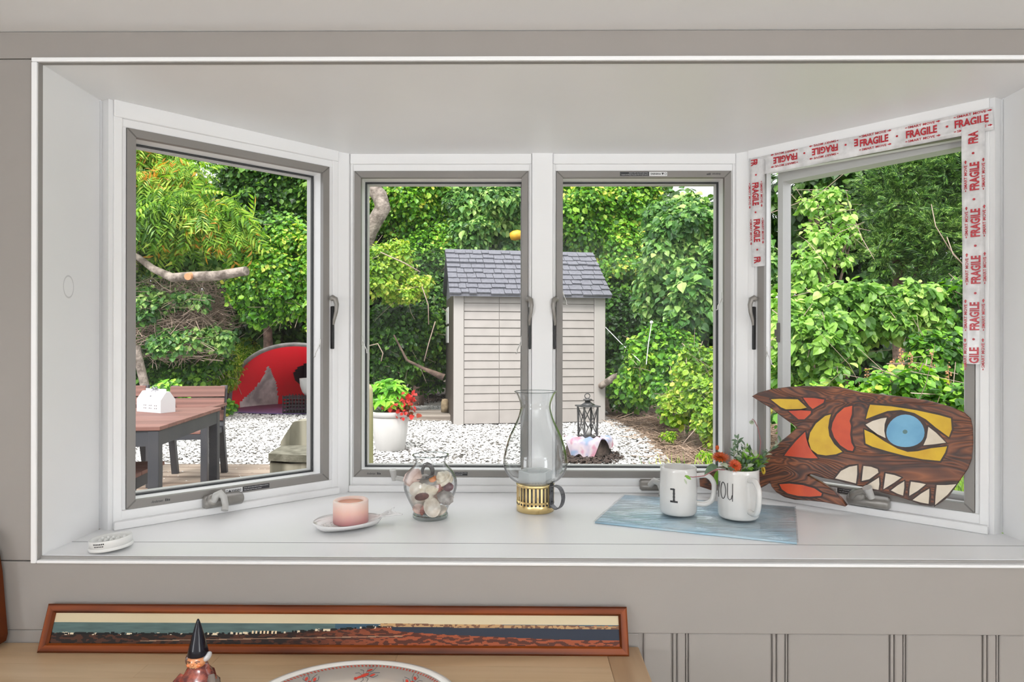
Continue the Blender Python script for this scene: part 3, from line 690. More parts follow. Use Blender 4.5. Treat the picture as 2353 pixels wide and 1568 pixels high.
def panorama(nu=640, nv=56):
    r = np.random.default_rng(3); U = np.linspace(0, 1, nu)[None, :]*np.ones((nv, 1)); V = np.linspace(1, 0, nv)[:, None]*np.ones((1, nu))   # V=1 top
    def n1(f, s):
        k = np.random.default_rng(s).normal(size=int(f)+2); return np.interp(np.linspace(0, f, nu), np.arange(int(f)+2), k)[None, :]
    def n2(fu, fv, s):
        g = np.random.default_rng(s).normal(size=(fv+2, fu+2)); a = np.linspace(0, fu, nu); b = np.linspace(0, fv, nv)
        i = np.clip(a.astype(int), 0, fu); j = np.clip(b.astype(int), 0, fv); fa = (a-i)[None, :]; fb = (b-j)[:, None]
        return (g[np.ix_(j, i)]*(1-fa)*(1-fb)+g[np.ix_(j, i+1)]*fa*(1-fb)+g[np.ix_(j+1, i)]*(1-fa)*fb+g[np.ix_(j+1, i+1)]*fa*fb)
    c = lambda *k: np.array(rgb(*k))
    img = np.zeros((nv, nu, 3)); img[:] = c(205, 190, 158)
    hor = 0.69-0.02*U+0.02*np.maximum(0, U-0.6)
    sea = np.where(U[..., None] < 0.5, c(84, 104, 102), c(58, 84, 100))*(0.9+0.1*n2(60, 30, 1)[..., None])
    img = np.where((V < hor)[..., None], sea, img)
    shore = np.where(U < 0.45, 0.33+0.12*np.clip((U-0.28)/0.2, 0, 1), 0.45+0.2*np.clip((U-0.45)/0.2, 0, 1))+0.012*n1(220, 4)
    shore = np.minimum(shore, 0.66)
    landc = np.where((n2(150, 22, 5) > 0.1)[..., None], c(70, 42, 30), c(34, 26, 24))
    warm = np.where((n2(120, 26, 6) > -0.1)[..., None], c(142, 72, 44), c(78, 40, 30))
    tt = np.clip((U-0.42)/0.2+0.25*(0.3-V), 0, 1)[..., None]
    land = landc*(1-tt)+warm*tt
    img = np.where((V < shore)[..., None], land, img)
    # houses along the shore
    for i in range(170):
        u = r.uniform(0.02, 0.66); s = np.interp(u, U[0], shore[0]); w = r.uniform(0.0010, 0.0035); h = r.uniform(0.03, 0.075)
        m = (abs(U-u) < w) & (V < s+h*0.6) & (V > s-h*0.5)
        img[m] = c(220, 205, 175) if r.random() < 0.5 else c(22, 24, 26)
    for i in range(60):
        u = r.uniform(0, 0.6); s = np.interp(u, U[0], shore[0]); w = r.uniform(0.002, 0.007)
        m = ((U-u)/w)**2+((V-s)/0.04)**2 < 1; img[m] = c(24, 24, 24)
    for i in range(7):
        m = (abs(U-(0.356+i*0.0068)) < 0.0017) & (abs(V-0.40) < 0.045); img[m] = c(226, 205, 168)
    # bay on the right, sand bar, road
    wt = 0.60-0.10*(U-0.55)+0.004*n1(80, 9); wb = 0.50-0.38*np.clip((U-0.6)/0.32, 0, 1)**0.6*0.75
    m = (U > 0.60) & (V < wt) & (V > wb); img[m] = c(40, 46, 58)
    m = (U > 0.58) & (V < 0.70-0.14*(U-0.6)) & (V >= wt-0.002); img[m] = c(176, 140, 98)
    m2 = m & (n2(240, 20, 12) > 0.2); img[m2] = c(110, 76, 56)
    road = 0.05+0.42*np.clip(U-0.05, 0, 1)**0.9; m = (abs(V-road) < 0.012) & (U > 0.16) & (U < 0.62); img[m] = c(150, 122, 98)
    return img
def picture(parent, nm, nu=640, nv=56):
    img = panorama(nu, nv)[::-1]
    x0, x1, h0, h1 = mw-0.002, FWD-mw+0.002, mw-0.002, FL-mw+0.002
    xs = np.linspace(x0, x1, nu+1); hs = np.linspace(h0, h1, nv+1)
    base = np.array(fo)+np.array(en)*-0.008
    V = base[None, None, :]+xs[None, :, None]*np.array([1, 0, 0])+hs[:, None, None]*np.array(eu)
    V = V.reshape(-1, 3); i, j = np.meshgrid(np.arange(nv), np.arange(nu), indexing='ij'); a = (i*(nu+1)+j).ravel()
    Fq = np.stack([a, a+1, a+nu+2, a+nu+1], 1)
    m = mat('photographic_print', (0.5, 0.5, 0.5), 0.5, spec=0.15); nt = m.node_tree; at = nt.nodes.new('ShaderNodeAttribute'); at.attribute_name = 'print'
    nt.links.new(at.outputs['Color'], nt.nodes['Principled BSDF'].inputs['Base Color'])
    o = np_mesh(nm, V, Fq, m, parent, kind=None)
    ca = o.data.attributes.new('print', 'FLOAT_COLOR', 'FACE')
    col = np.ones((nu*nv, 4), np.float32); col[:, :3] = img.reshape(-1, 3); ca.data.foreach_set('color', col.ravel())
    return o
picture(pf, 'photograph')
part('backing', MB().prism([fp(mw-0.003, mw-0.003, -0.0085), fp(FWD-mw+0.003, mw-0.003, -0.0085), fp(FWD-mw+0.003, FL-mw+0.003, -0.0085), fp(mw-0.003, FL-mw+0.003, -0.0085)], en*-0.008), M_BLACK, pf)
# ---------------------------------------------------------------- gnome
def glaze(n, c, c2=None, s=60, rough=0.12): return mat(n, c, rough, col2=c2, scale=s, coat=0.7, ramp=(0.4, 0.6))
M_HAT = mat('black_glaze', (0.004, 0.004, 0.009), 0.10, spec=0.35); M_FACE = glaze('peach_glaze', rgb(236, 176, 128), rgb(214, 128, 74), 45)
M_CLOAK = glaze('maroon_glaze', rgb(92, 34, 30), rgb(168, 84, 66), 70); M_HAIR = glaze('silver_glaze', (0.62, 0.62, 0.63)); M_DKBR = glaze('brown_glaze', rgb(84, 50, 40)); M_GREYG = glaze('grey_glaze', rgb(120, 108, 100))
gc = atD(455, 1500, 1.15); gx, gy = gc.x, gc.y; s_ = 1.15/F
gz = lambda v: ZC-(v-CY)*s_
gn = thing('gnome_figurine', 'small glazed ceramic gnome with tall black pointed hat standing on the counter', 'figurine', (gx, gy, COUNTER))
tip = gz(1423.5); br = gz(1503)
part('hat', MB().lathe([(0.0172, br-0.002), (0.0176, br), (0.0150, br+0.012), (0.0105, br+0.030), (0.0062, br+0.046), (0.0028, br+0.057), (0.0014, tip-0.0008), (0, tip)], (gx, gy, 0), 24), M_HAT, gn)
part('face', MB().ball((gx-0.0015, gy-0.002, gz(1519)), (0.0160, 0.0150, 0.0148), 20, 14), M_FACE, gn)
part('nose', MB().ball((gx-0.0015, gy-0.0172, gz(1520)), (0.0026, 0.0028, 0.0026), 10, 8), M_FACE, gn)
for sx_ in (-1, 1):
    part('cheek', MB().ball((gx-0.0015+sx_*0.0085, gy-0.0118, gz(1523)), (0.0046, 0.0040, 0.0036), 10, 8), glaze('rosy_glaze', rgb(226, 128, 72)), gn)
    part('eyebrow', MB().tube([(gx-0.0015+sx_*0.004, gy-0.0165, gz(1514.5)), (gx-0.0015+sx_*0.008, gy-0.0150, gz(1513.5)), (gx-0.0015+sx_*0.011, gy-0.0128, gz(1515))], 0.0008, 6), M_DKBR, gn)
    part('eye', MB().ball((gx-0.0015+sx_*0.0065, gy-0.0150, gz(1517)), (0.0016, 0.001, 0.0007), 8, 6), M_BLACK, gn)
part('mouth', MB().tube([(gx-0.005, gy-0.0150, gz(1528)), (gx-0.0015, gy-0.0162, gz(1529)), (gx+0.002, gy-0.0150, gz(1528))], 0.0006, 6), M_DKBR, gn)
part('hair', MB().ball((gx+0.0165, gy+0.001, gz(1511)), (0.0058, 0.010, 0.0088), 14, 10, Matrix.Rotation(0.5, 4, 'Y')), M_HAIR, gn, label='white side lock of hair')
part('hair', MB().ball((gx-0.0165, gy+0.001, gz(1516)), (0.0048, 0.010, 0.0105), 14, 10), M_DKBR, gn)
part('cloak', MB().lathe([(0.0335, COUNTER+0.03), (0.0310, gz(1575)), (0.0290, gz(1562)), (0.0258, gz(1550)), (0.0205, gz(1542)), (0.0175, gz(1535)), (0.0150, gz(1528)), (0, gz(1527))], (gx, gy+0.002, 0), 24, fn=lambda r, z, q: r*(1+0.06*math.sin(6*q+z*300))), M_CLOAK, gn)
part('robe', MB().lathe([(0.034, COUNTER+0.0005), (0.037, COUNTER+0.008), (0.036, COUNTER+0.028), (0.030, COUNTER+0.0345)], (gx, gy+0.002, 0), 24), M_GREYG, gn)
part('arm', MB().tube([(gx-0.024, gy-0.004, gz(1553)), (gx-0.030, gy-0.014, gz(1563)), (gx-0.020, gy-0.026, gz(1574)), (gx-0.008, gy-0.031, gz(1575))], [0.0075, 0.0085, 0.008, 0.006], 10), M_CLOAK, gn)
part('arm', MB().tube([(gx+0.024, gy-0.004, gz(1553)), (gx+0.031, gy-0.012, gz(1566)), (gx+0.024, gy-0.024, gz(1578))], [0.0075, 0.0085, 0.007], 10), M_GREYG, gn)
part('hand', MB().ball((gx-0.014, gy-0.032, gz(1564)), (0.0068, 0.006, 0.0056), 12, 8), M_FACE, gn)
# ---------------------------------------------------------------- oval platter with lobsters
M_PLATE = mat('cream_glaze', rgb(216, 206, 196), 0.18, coat=0.5); M_PLW = mat('white_rim_glaze', rgb(232, 228, 222), 0.15, coat=0.5)
M_LOB = mat('lobster_red_print', rgb(196, 58, 38), 0.25); M_INK = mat('blue_black_ink', rgb(70, 66, 76), 0.3); M_ROPE = mat('rope_red_print', rgb(176, 74, 58), 0.25)
pc = Vector((atD(805, 1550, 1.12).x+0.003, -DW+1.112, COUNTER)); PA, PB = 0.186, 0.149
plt = thing('oval_platter', 'cream oval platter with printed red lobsters and a rope border on the counter', 'platter', pc)
def pr(prof, m, nm, n=72, closed=True):
    mb = MB(); (mb.tlathe if closed else mb.lathe)([(r, z) for r, z in prof], (0, 0, 0), n)
    mb.v = [(pc.x+v[0]*PA, pc.y+v[1]*PB, pc.z+v[2]) for v in mb.v]
    return part(nm, mb, m, plt)
pz = lambda r: 0.004 if r < 0.60 else (0.004+(r-0.60)/0.40*0.0125)
pr([(0.001, 0.0005), (0.60, 0.0005), (0.92, 0.009), (0.9265, 0.0141), (0.60, 0.004), (0.001, 0.004)], M_PLATE, 'well')
pr([(0.9, 0.0095), (0.985, 0.0115), (1.0, 0.0145), (0.997, 0.0172), (0.97, 0.0168), (0.925, 0.01445)], M_PLW, 'rim')
def on_plate(r, q, h=0.0004): return Vector((pc.x+PA*r*math.cos(q), pc.y+PB*r*math.sin(q), pc.z+pz(r)+h))
rope = MB()
for i in range(150):
    q = 2*PI*i/150; dq = 2*PI/150
    rope.add([on_plate(0.875, q-dq*0.1), on_plate(0.875, q+dq*0.4), on_plate(0.905, q+dq*0.65), on_plate(0.905, q+dq*0.15)], [(0, 1, 2, 3)])
part('rope_border', rope, M_ROPE, plt, kind='stuff')
for i in range(8):
    q = PI/2-0.0+i*2*PI/8+0.02
    c = on_plate(0.72, q, 0); cr = 0.55+i*1.1
    a = Vector((math.cos(cr), math.sin(cr), 0)); b = Vector((-a.y, a.x, 0))
    def lp(x, y):
        p = c+a*x+b*y; rx, ry = (p.x-pc.x)/PA, (p.y-pc.y)/PB
        return Vector((p.x, p.y, pc.z+pz(math.hypot(rx, ry))+0.0005))
    mb = MB()
    for (x0, y0, rx, ry) in ((0, 0, 0.009, 0.0042), (-0.010, 0, 0.006, 0.003), (-0.017, 0, 0.003, 0.0042), (0.013, 0.0075, 0.0055, 0.0026), (0.013, -0.0075, 0.0055, 0.0026)):
        mb.add([lp(x0+rx*math.cos(k), y0+ry*math.sin(k)) for k in np.linspace(0, 2*PI, 14, endpoint=False)], [tuple(range(14))])
    l_ = part('lobster_print', mb, M_LOB, plt)
    mb = MB()
    for sgn in (-1, 1):
        for (x0, y0, x1, y1, x2, y2) in ((0.004, 0.003, 0.012, 0.014, 0.022, 0.013), (0.0, 0.004, 0.003, 0.013, -0.002, 0.018), (-0.004, 0.003, -0.006, 0.011, -0.013, 0.014), (0.007, 0.002, 0.018, 0.003, 0.027, 0.009)):
            mb.tube([lp(x0, sgn*y0), lp(x1, sgn*y1), lp(x2, sgn*y2)], 0.0004, 4)
    part('legs_print', mb, M_INK, l_)
# ---------------------------------------------------------------- white soap dish on the seat edge
M_PLASTIC = mat('white_plastic', (0.78, 0.78, 0.76), 0.3)
c = atZ(256, 1262, SEAT); c = Vector((c.x, c.y, SEAT+0.0035))
TL = Matrix.Rotation(math.radians(-5), 4, 'Y')
sd = thing('soap_dish', 'small round white plastic soap dish with dark print at the left end of the sill', 'dish', (c.x, c.y, SEAT))
part('base_ring', MB().lathe([(0.030, 0.0), (0.0425, 0.001), (0.0432, 0.006), (0.041, 0.008)], c, 40, M=TL), M_PLASTIC, sd)
part('wall', MB().tlathe([(0.0408, 0.006), (0.0412, 0.022), (0.0405, 0.0235), (0.039, 0.0225), (0.0385, 0.0135), (0.001, 0.013), (0.001, 0.006)], c, 40, M=TL), M_PLASTIC, sd)
for i in range(9):
    p = TL@Vector((-0.024+0.012*(i % 5)+(0.006 if i > 4 else 0), 0.010-0.018*(i//5), 0.0132))
    part('nub', MB().lathe([(0.004, 0), (0.0034, 0.006), (0.0018, 0.009), (0, 0.0096)], c+p, 10, M=TL), M_PLASTIC, sd)
mk = MB()
for row, (zz, hh, n) in enumerate(((0.0165, 0.003, 7), (0.0118, 0.0022, 6))):
    for i in range(n):
        q = -PI/2+0.02+(i-n/2)*0.085; dq = 0.030
        v = [TL@Vector((0.0414*math.cos(k), 0.0414*math.sin(k), z_)) for k, z_ in ((q-dq, zz), (q+dq, zz), (q+dq, zz+hh), (q-dq, zz+hh))]
        mk.add([c+p for p in v], [(0, 1, 2, 3)])
part('printed_mark', mk, M_LABELK, sd)
# ---------------------------------------------------------------- fish dish and candle
M_CER = mat('white_ceramic', (0.76, 0.75, 0.74), 0.18, coat=0.5, bump=0.15, bscale=120)
p0 = atZ(719, 1205, SEAT+0.018); p1 = atZ(910, 1178, SEAT+0.024)
ax = (p1-p0); ax.z = 0; LF = ax.length; ax.normalize(); ay = Vector((-ax.y, ax.x, 0))
fb = Vector(((p0+p1)/2)); fb.z = SEAT
fd = thing('fish_dish', 'white ceramic fish shaped dish under the pink candle on the sill', 'dish', fb)
ns, nt_ = 44, 14
def fw(s):
    if s < 0.80: return 0.058*max(0.0, math.sin(PI*min(1, (s/0.80))**0.85))**0.62*(1 if s < 0.5 else 1)+0.0075*min(1, s*8)
    return 0.0085+0.030*((s-0.80)/0.2)**1.2
vs = []; fs = []
for side in (0, 1):
    for i in range(ns+1):
        s = i/ns; w = fw(s)
        for j in range(nt_+1):
            t = -1+2*j/nt_
            e = max(abs(t)**3, (abs(2*s/0.82-1)**5 if s < 0.82 else 1.0))
            z = 0.0045+0.0165*e+(0.008*(s-0.82)/0.18 if s > 0.82 else 0)+(0.0012*math.sin(j*3.0) if s > 0.85 else 0.0)
            x = s*LF+(0.012*(abs(t)**1.5-0.5) if s > 0.93 else 0)
            if side: z -= 0.0042*(1-0.35*e) if e > 0.05 else 0.0040
            vs.append(Vector(p0)*0+Vector((p0.x, p0.y, SEAT))+ax*x+ay*(t*w)+Vector((0, 0, max(z, 0.0004))))
N1 = (ns+1)*(nt_+1); ix = lambda i, j, s: s*N1+i*(nt_+1)+j
for i in range(ns):
    for j in range(nt_):
        fs.append((ix(i, j, 0), ix(i+1, j, 0), ix(i+1, j+1, 0), ix(i, j+1, 0))); fs.append((ix(i, j, 1), ix(i, j+1, 1), ix(i+1, j+1, 1), ix(i+1, j, 1)))
    fs.append((ix(i, 0, 0), ix(i, 0, 1), ix(i+1, 0, 1), ix(i+1, 0, 0))); fs.append((ix(i, nt_, 0), ix(i+1, nt_, 0), ix(i+1, nt_, 1), ix(i, nt_, 1)))
for j in range(nt_):
    fs.append((ix(0, j, 0), ix(0, j+1, 0), ix(0, j+1, 1), ix(0, j, 1))); fs.append((ix(ns, j, 0), ix(ns, j, 1), ix(ns, j+1, 1), ix(ns, j+1, 0)))
part('body', MB().add(vs, fs, True), M_CER, fd)
sc_ = MB()
for r_ in range(4):
    for i in range(7):
        cc = Vector((p0.x, p0.y, SEAT))+ax*(0.028+r_*0.011)+ay*(-0.030+i*0.010+(0.005 if r_ % 2 else 0))
        t = abs(-0.030+i*0.010)/0.055; zz = SEAT+0.0052+0.0165*max(t**3, abs(2*(0.028+r_*0.011)/LF/0.82-1)**5)
        sc_.tube([(cc.x+0.0045*math.cos(q)*-1, cc.y+0.0045*math.sin(q), zz) for q in np.linspace(-1.3, 1.3, 6)], 0.0006, 5)
part('scale_relief', sc_, M_CER, fd, kind='stuff')
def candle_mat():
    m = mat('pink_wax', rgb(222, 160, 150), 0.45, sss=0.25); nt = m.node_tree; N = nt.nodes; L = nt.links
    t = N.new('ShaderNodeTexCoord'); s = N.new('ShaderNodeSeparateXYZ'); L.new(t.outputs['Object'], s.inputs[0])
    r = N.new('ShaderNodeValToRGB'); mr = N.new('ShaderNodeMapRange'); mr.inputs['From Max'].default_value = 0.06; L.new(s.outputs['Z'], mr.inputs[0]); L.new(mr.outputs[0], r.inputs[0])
    e = r.color_ramp.elements; e[0].position = 0.05; e[0].color = (*rgb(206, 150, 152), 1); e[1].position = 0.95; e[1].color = (*rgb(232, 212, 202), 1)  # glow of the wax put into its colour, paler towards the top
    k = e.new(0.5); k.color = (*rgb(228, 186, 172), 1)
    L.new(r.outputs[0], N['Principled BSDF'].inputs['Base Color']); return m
cc = atZ(806, 1199, SEAT+0.006); cc = Vector((cc.x, cc.y, SEAT+0.0052))
cn = thing('pillar_candle', 'short pink pillar candle with a hollowed top on the fish dish', 'candle', cc)
CR = 0.0428
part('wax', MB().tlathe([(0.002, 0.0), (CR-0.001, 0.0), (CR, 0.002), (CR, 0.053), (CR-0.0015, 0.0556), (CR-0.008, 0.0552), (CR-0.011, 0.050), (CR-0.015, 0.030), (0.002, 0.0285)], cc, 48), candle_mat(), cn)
part('hollow', MB().lathe([(CR-0.0108, 0.0495), (CR-0.0147, 0.0305), (0.001, 0.0290), (0, 0.0290)], cc, 40), mat('molten_peach_wax', rgb(226, 158, 128), 0.3, sss=0.2), cn, label='deeper peach hollow')
part('wick', MB().tube([cc+Vector((0.002, 0.004, 0.0288)), cc+Vector((0.004, 0.006, 0.036)), cc+Vector((0.008, 0.010, 0.039))], 0.0009, 6), M_BLACK, cn)
# ---------------------------------------------------------------- vase of shells
M_VASE = glass_mat('clear_glass', (0.985, 0.99, 0.99), (0.05, 0.06, 0.06), 1.25, edge=0.62)
vc = atZ(989, 1189.5, SEAT); vc = Vector((vc.x, vc.y, SEAT))
vz = thing('glass_vase', 'clear glass ginger jar vase filled with seashells on the sill', 'vase', vc)
vo = [(0.001, 0.0), (0.042, 0.0), (0.0455, 0.004), (0.0450, 0.010), (0.0430, 0.017), (0.0475, 0.029), (0.0575, 0.049), (0.0660, 0.070), (0.0682, 0.084), (0.0664, 0.100), (0.0585, 0.118), (0.0465, 0.131), (0.0400, 0.139), (0.0388, 0.145), (0.0412, 0.153), (0.0460, 0.1610), (0.0452, 0.1622)]
vi = [(r-0.0028, z) for r, z in vo[5:-1]][::-1]+[(0.036, 0.0165), (0.001, 0.0125)]
def smooth_prof(p, k=3):
    p = np.array(p); n = len(p); t = np.arange(n); tt = np.linspace(0, n-1, (n-1)*k+1)
    out = []
    for x in tt:
        i = min(int(x), n-2); f = x-i
        a, b, c_, d = p[max(i-1, 0)], p[i], p[i+1], p[min(i+2, n-1)]
        out.append(tuple(0.5*((2*b)+(-a+c_)*f+(2*a-5*b+4*c_-d)*f*f+(-a+3*b-3*c_+d)*f**3)))
    return [(max(r, 0.0005), z) for r, z in out]
part('jar', MB().tlathe(smooth_prof(vo[3:], 3)[0:]+vi[0:1]+vi[1:]+[(0.001, 0.0118)]+[(0.040, 0.0118)], vc, 56), M_VASE, vz)
M_RIMG = glass_mat('glass_rim', (0.62, 0.66, 0.66), (0.25, 0.28, 0.28), 2.0, edge=0.2)
part('lip', MB().tlathe([(0.0455+0.0014*math.cos(q), 0.1615+0.0014*math.sin(q)) for q in np.linspace(0, 2*PI, 10, endpoint=False)], vc, 64), M_RIMG, vz)
part('foot', MB().tlathe([(0.001, 0.0), (0.042, 0.0), (0.0455, 0.004), (0.0450, 0.0100), (0.040, 0.0112), (0.001, 0.0114)], vc, 56), glass_mat('thick_glass', (0.975, 0.985, 0.985), (0.6, 0.68, 0.67), 1.2, edge=0.3), vz, label='thick glass foot')
def shmat(n, a, b=None, s=60): return mat(n, rgb(*a), 0.32, col2=rgb(*b) if b else None, scale=s, coat=0.2, bump=0.2, bscale=150)
SHW = shmat('white_shell', (226, 218, 206), (200, 186, 170)); SHG = shmat('grey_shell', (178, 172, 166), (120, 114, 110)); SHP = shmat('pinkish_shell', (216, 190, 178), (186, 150, 138))
SHR = shmat('reddish_shell', (176, 120, 106), (140, 84, 74)); SHO = shmat('orange_shell', (214, 140, 80), (190, 110, 60)); SHB = shmat('brown_shell_lip', (104, 66, 58), (70, 42, 40)); SHD = shmat('dark_grey_shell', (100, 98, 98), (60, 58, 58)); SHC = shmat('cream_shell', (232, 224, 208), (204, 190, 166))
def vpos(zx, zy, dep):
    u = 690+zx*0.1615; v = 1020+zy*0.1615
    return atY(u, v, vc.y+dep)
def clam(c, r, M, m, label, ribs=0.05, asp=0.85):
    mb = MB(); n, k = 20, 8; vs = []; fs = []
    for s in (0, 1):
        for i in range(k+1):
            t = i/k
            for j in range(n):
                q = 2*PI*j/n; rr = r*t*(1+ribs*math.cos(9*q)*t)
                h = 0.42*r*(1-t*t)*(1.0 if s == 0 else 0.72)
                vs.append(Vector(c)+M@Vector((rr*math.cos(q), rr*asp*math.sin(q)-r*0.12*(1-t), h)))
    N_ = (k+1)*n
    for s in (0, 1):
        for i in range(k):
            for j in range(n):
                f = (s*N_+i*n+j, s*N_+(i+1)*n+j, s*N_+(i+1)*n+(j+1) % n, s*N_+i*n+(j+1) % n); fs.append(f if s == 0 else f[::-1])
    for j in range(n): fs.append((k*n+j, N_+k*n+j, N_+k*n+(j+1) % n, k*n+(j+1) % n))
    mb.add(vs, fs, True); return whole('seashell', mb, m, label, 'seashell', 'seashells in the glass vase')
def whelk(c, L, r, M, m, label, lip=None):
    t = thing('seashell', label, 'seashell', c, 0, 'seashells in the glass vase')
    prof = []
    for i in range(26):
        x = i/25; rr = r*(math.sin(PI*min(x*1.02, 1))**0.7*(0.55+0.55*x) if x < 0.98 else 0.05)
        prof.append((max(0.0006, rr*(1+0.10*math.cos(x*34))), (0.5-x)*L))
    part('whorl', MB().lathe(prof, c, 22, fn=lambda R, z, q: R*(1+0.06*math.sin(q*1+z*260)), M=M), m, t)
    if lip is not None:
        mb = MB(); vs = []
        for i in range(17):
            q = 2*PI*i/16
            vs.append(Vector(c)+M@Vector((r*0.42*math.cos(q), -r*(0.93+0.02*math.cos(q)), -L*0.06+L*0.30*math.sin(q))))
        mb.add([Vector(c)+M@Vector((0, -r*1.10, -L*0.06))]+vs[:16], [(0, 1+i, 1+(i+1) % 16) for i in range(16)], True)
        part('lip', mb, lip, t)
    return t
RX = lambda a: Matrix.Rotation(math.radians(a), 4, 'X'); RY = lambda a: Matrix.Rotation(math.radians(a), 4, 'Y'); RZ = lambda a: Matrix.Rotation(math.radians(a), 4, 'Z')
whelk(vpos(1800, 690, -0.030), 0.070, 0.024, RY(72) @ RX(20) @ RZ(10), SHC, 'large cream whelk with a brown toothed opening in the middle of the vase', SHB)
clam(vpos(1875, 905, -0.036), 0.0215, RX(78) @ RZ(20), SHW, 'smooth white clam shell low at the front of the vase', 0.0, 1.2)
clam(vpos(1640, 640, -0.034), 0.0190, RY(-40) @ RX(70), SHW, 'pale clam shell against the left glass of the vase')
whelk(vpos(2040, 500, -0.020), 0.050, 0.026, RY(-35) @ RX(25), SHC, 'rounded cream moon snail at the upper right of the vase', None)
clam(vpos(2105, 615, -0.034), 0.0135, RX(84), shmat('purple_shell', (120, 88, 92), (80, 56, 62)), 'small purple shell beneath the moon snail in the vase', 0.0, 0.85)
mb = MB(); mb.tube([vpos(1810, 390, -0.018)+Vector((0.013*math.cos(q), -0.004*math.sin(2*q), 0.017*math.sin(q))) for q in np.linspace(-2.0, 3.6, 18)], [0.003+0.003*math.sin(PI*i/17) for i in range(18)], 8)
whole('seashell', mb, SHD, 'looped dark grey shell fragment on top of the pile in the vase', 'seashell', 'seashells in the glass vase')
mb = MB(); mb.tube([vpos(1900, 450, -0.024), vpos(1800, 500, -0.03), vpos(1660, 515, -0.028)], [0.0022, 0.0018, 0.0008], 8)
whole('twig', mb, SHD, 'short grey twig lying across the shells in the vase', 'twig')
clam(vpos(1885, 500, -0.022), 0.0105, RX(60) @ RZ(40), SHO, 'small orange jingle shell near the top of the vase', 0.0)
whelk(vpos(1985, 620, -0.030), 0.028, 0.0105, RY(20) @ RX(-30), SHR, 'little reddish snail shell right of the large whelk')
clam(vpos(1600, 480, -0.012), 0.0270, RY(-30) @ RX(55), SHP, 'wide pinkish clam shell at the upper left of the vase')
clam(vpos(2065, 765, -0.030), 0.0220, RY(30) @ RX(66), SHG, 'grey clam shell at the lower right of the vase')
clam(vpos(1690, 930, -0.024), 0.0170, RX(50) @ RY(20), SHP, 'pinkish shell at the lower left of the vase')
whelk(vpos(1745, 945, -0.030), 0.032, 0.0085, RY(15) @ RX(10), SHR, 'narrow mauve shell standing low between two clams in the vase')
clam(vpos(1990, 950, -0.016), 0.0190, RX(40) @ RY(-20), SHW, 'white shell behind the front clam near the foot of the vase')
clam(vpos(1740, 560, 0.012), 0.0290, RX(60), SHG, 'large grey shell at the back of the vase')
clam(vpos(1950, 720, 0.020), 0.0290, RX(70) @ RY(10), SHP, 'broad shell at the back right of the vase')
clam(vpos(1700, 800, 0.020), 0.0260, RX(65), SHW, 'white shell at the back left of the vase')
r_ = np.random.default_rng(4); mb = MB()
for i in range(60):
    a = r_.uniform(0, 2*PI); q = 0.034*math.sqrt(r_.uniform(0, 1)); mb.ball((vc.x+q*math.cos(a), vc.y+q*math.sin(a), SEAT+0.0185+r_.uniform(-0.002, 0.005)), tuple(r_.uniform(0.0015, 0.004, 3)), 6, 4)
whole('shell_grit', mb, shmat('shell_grit', (176, 156, 120), (110, 96, 80)), 'coarse tan shell grit at the bottom of the vase', 'grit', kind='stuff')
# ---------------------------------------------------------------- oil lamp
M_BRASS = mat('worn_brass', rgb(236, 210, 150), 0.27, 0.85, col2=rgb(186, 148, 88), scale=40, ramp=(0.55, 0.78)); M_CHIM = glass_mat('lamp_chimney_glass', (0.965, 0.97, 0.97), (0.05, 0.06, 0.06), 1.3, edge=0.66)
lc = atZ(1230, 1172.5, SEAT); lc = Vector((lc.x, lc.y, SEAT))
lm = thing('oil_lamp', 'brass oil lamp with a tall clear glass chimney on the sill', 'lamp', lc)
BR = 0.0505
gal = MB().tlathe([(BR-0.002, 0.0), (BR, 0.001), (BR, 0.0300), (BR-0.002, 0.0300)], lc, 64).tlathe([(BR-0.002, 0.0665), (BR, 0.0665), (BR+0.001, 0.0735), (BR-0.001, 0.0745), (BR-0.002, 0.0735)], lc, 64).lathe([(0.002, 0.0005), (BR-0.001, 0.0005), (BR-0.001, 0.002), (0, 0.002)], lc, 48)
for i in range(30):
    q = 2*PI*i/30; dq = 2*PI/30*0.24
    v = [lc+Vector((R*math.cos(k), R*math.sin(k), z)) for z in (0.0295, 0.067) for R, k in ((BR, q-dq), (BR, q+dq), (BR-0.0016, q+dq), (BR-0.0016, q-dq))]
    gal.add(v, [(0, 1, 5, 4), (1, 2, 6, 5), (2, 3, 7, 6), (3, 0, 4, 7)])
part('gallery', gal, M_BRASS, lm)
dots = MB()
for i in range(30):
    q = 2*PI*(i+0.5)/30; e1 = Vector((-math.sin(q), math.cos(q), 0)); o_ = lc+Vector(((BR+0.0004)*math.cos(q), (BR+0.0004)*math.sin(q), 0.0225))
    dots.add([o_+e1*0.0030*math.cos(k)+Vector((0, 0, 0.0030*math.sin(k))) for k in np.linspace(0, 2*PI, 10, endpoint=False)], [tuple(range(10))])
part('air_hole', dots, M_BLACK, lm, kind='stuff')
part('font', MB().lathe([(0.040, 0.002), (0.043, 0.010), (0.043, 0.060), (0.041, 0.068), (0.0, 0.069)], lc, 40), mat('smoky_glass_font', rgb(150, 146, 138), 0.15, col2=rgb(110, 104, 98), scale=30), lm, label='smoky glass oil font')
hexo = MB(); R0, R1 = 0.0455, 0.036
def hx(R, z): return [lc+Vector((R*math.cos(PI/6*0+PI/3*k+0.10), R*math.sin(PI/3*k+0.10), z)) for k in range(6)]
rings = [hx(R0-0.001, 0.066), hx(R0, 0.070), hx(R0, 0.0930), hx(R0, 0.1055), hx(R0-0.002, 0.1075), hx(R1+0.002, 0.1065), hx(R1, 0.104), hx(R1-0.004, 0.080), hx(0.002, 0.078)]
hexo.add([p for r in rings for p in r], [(i*6+k, i*6+(k+1) % 6, (i+1)*6+(k+1) % 6, (i+1)*6+k) for i in range(len(rings)-1) for k in range(6)])
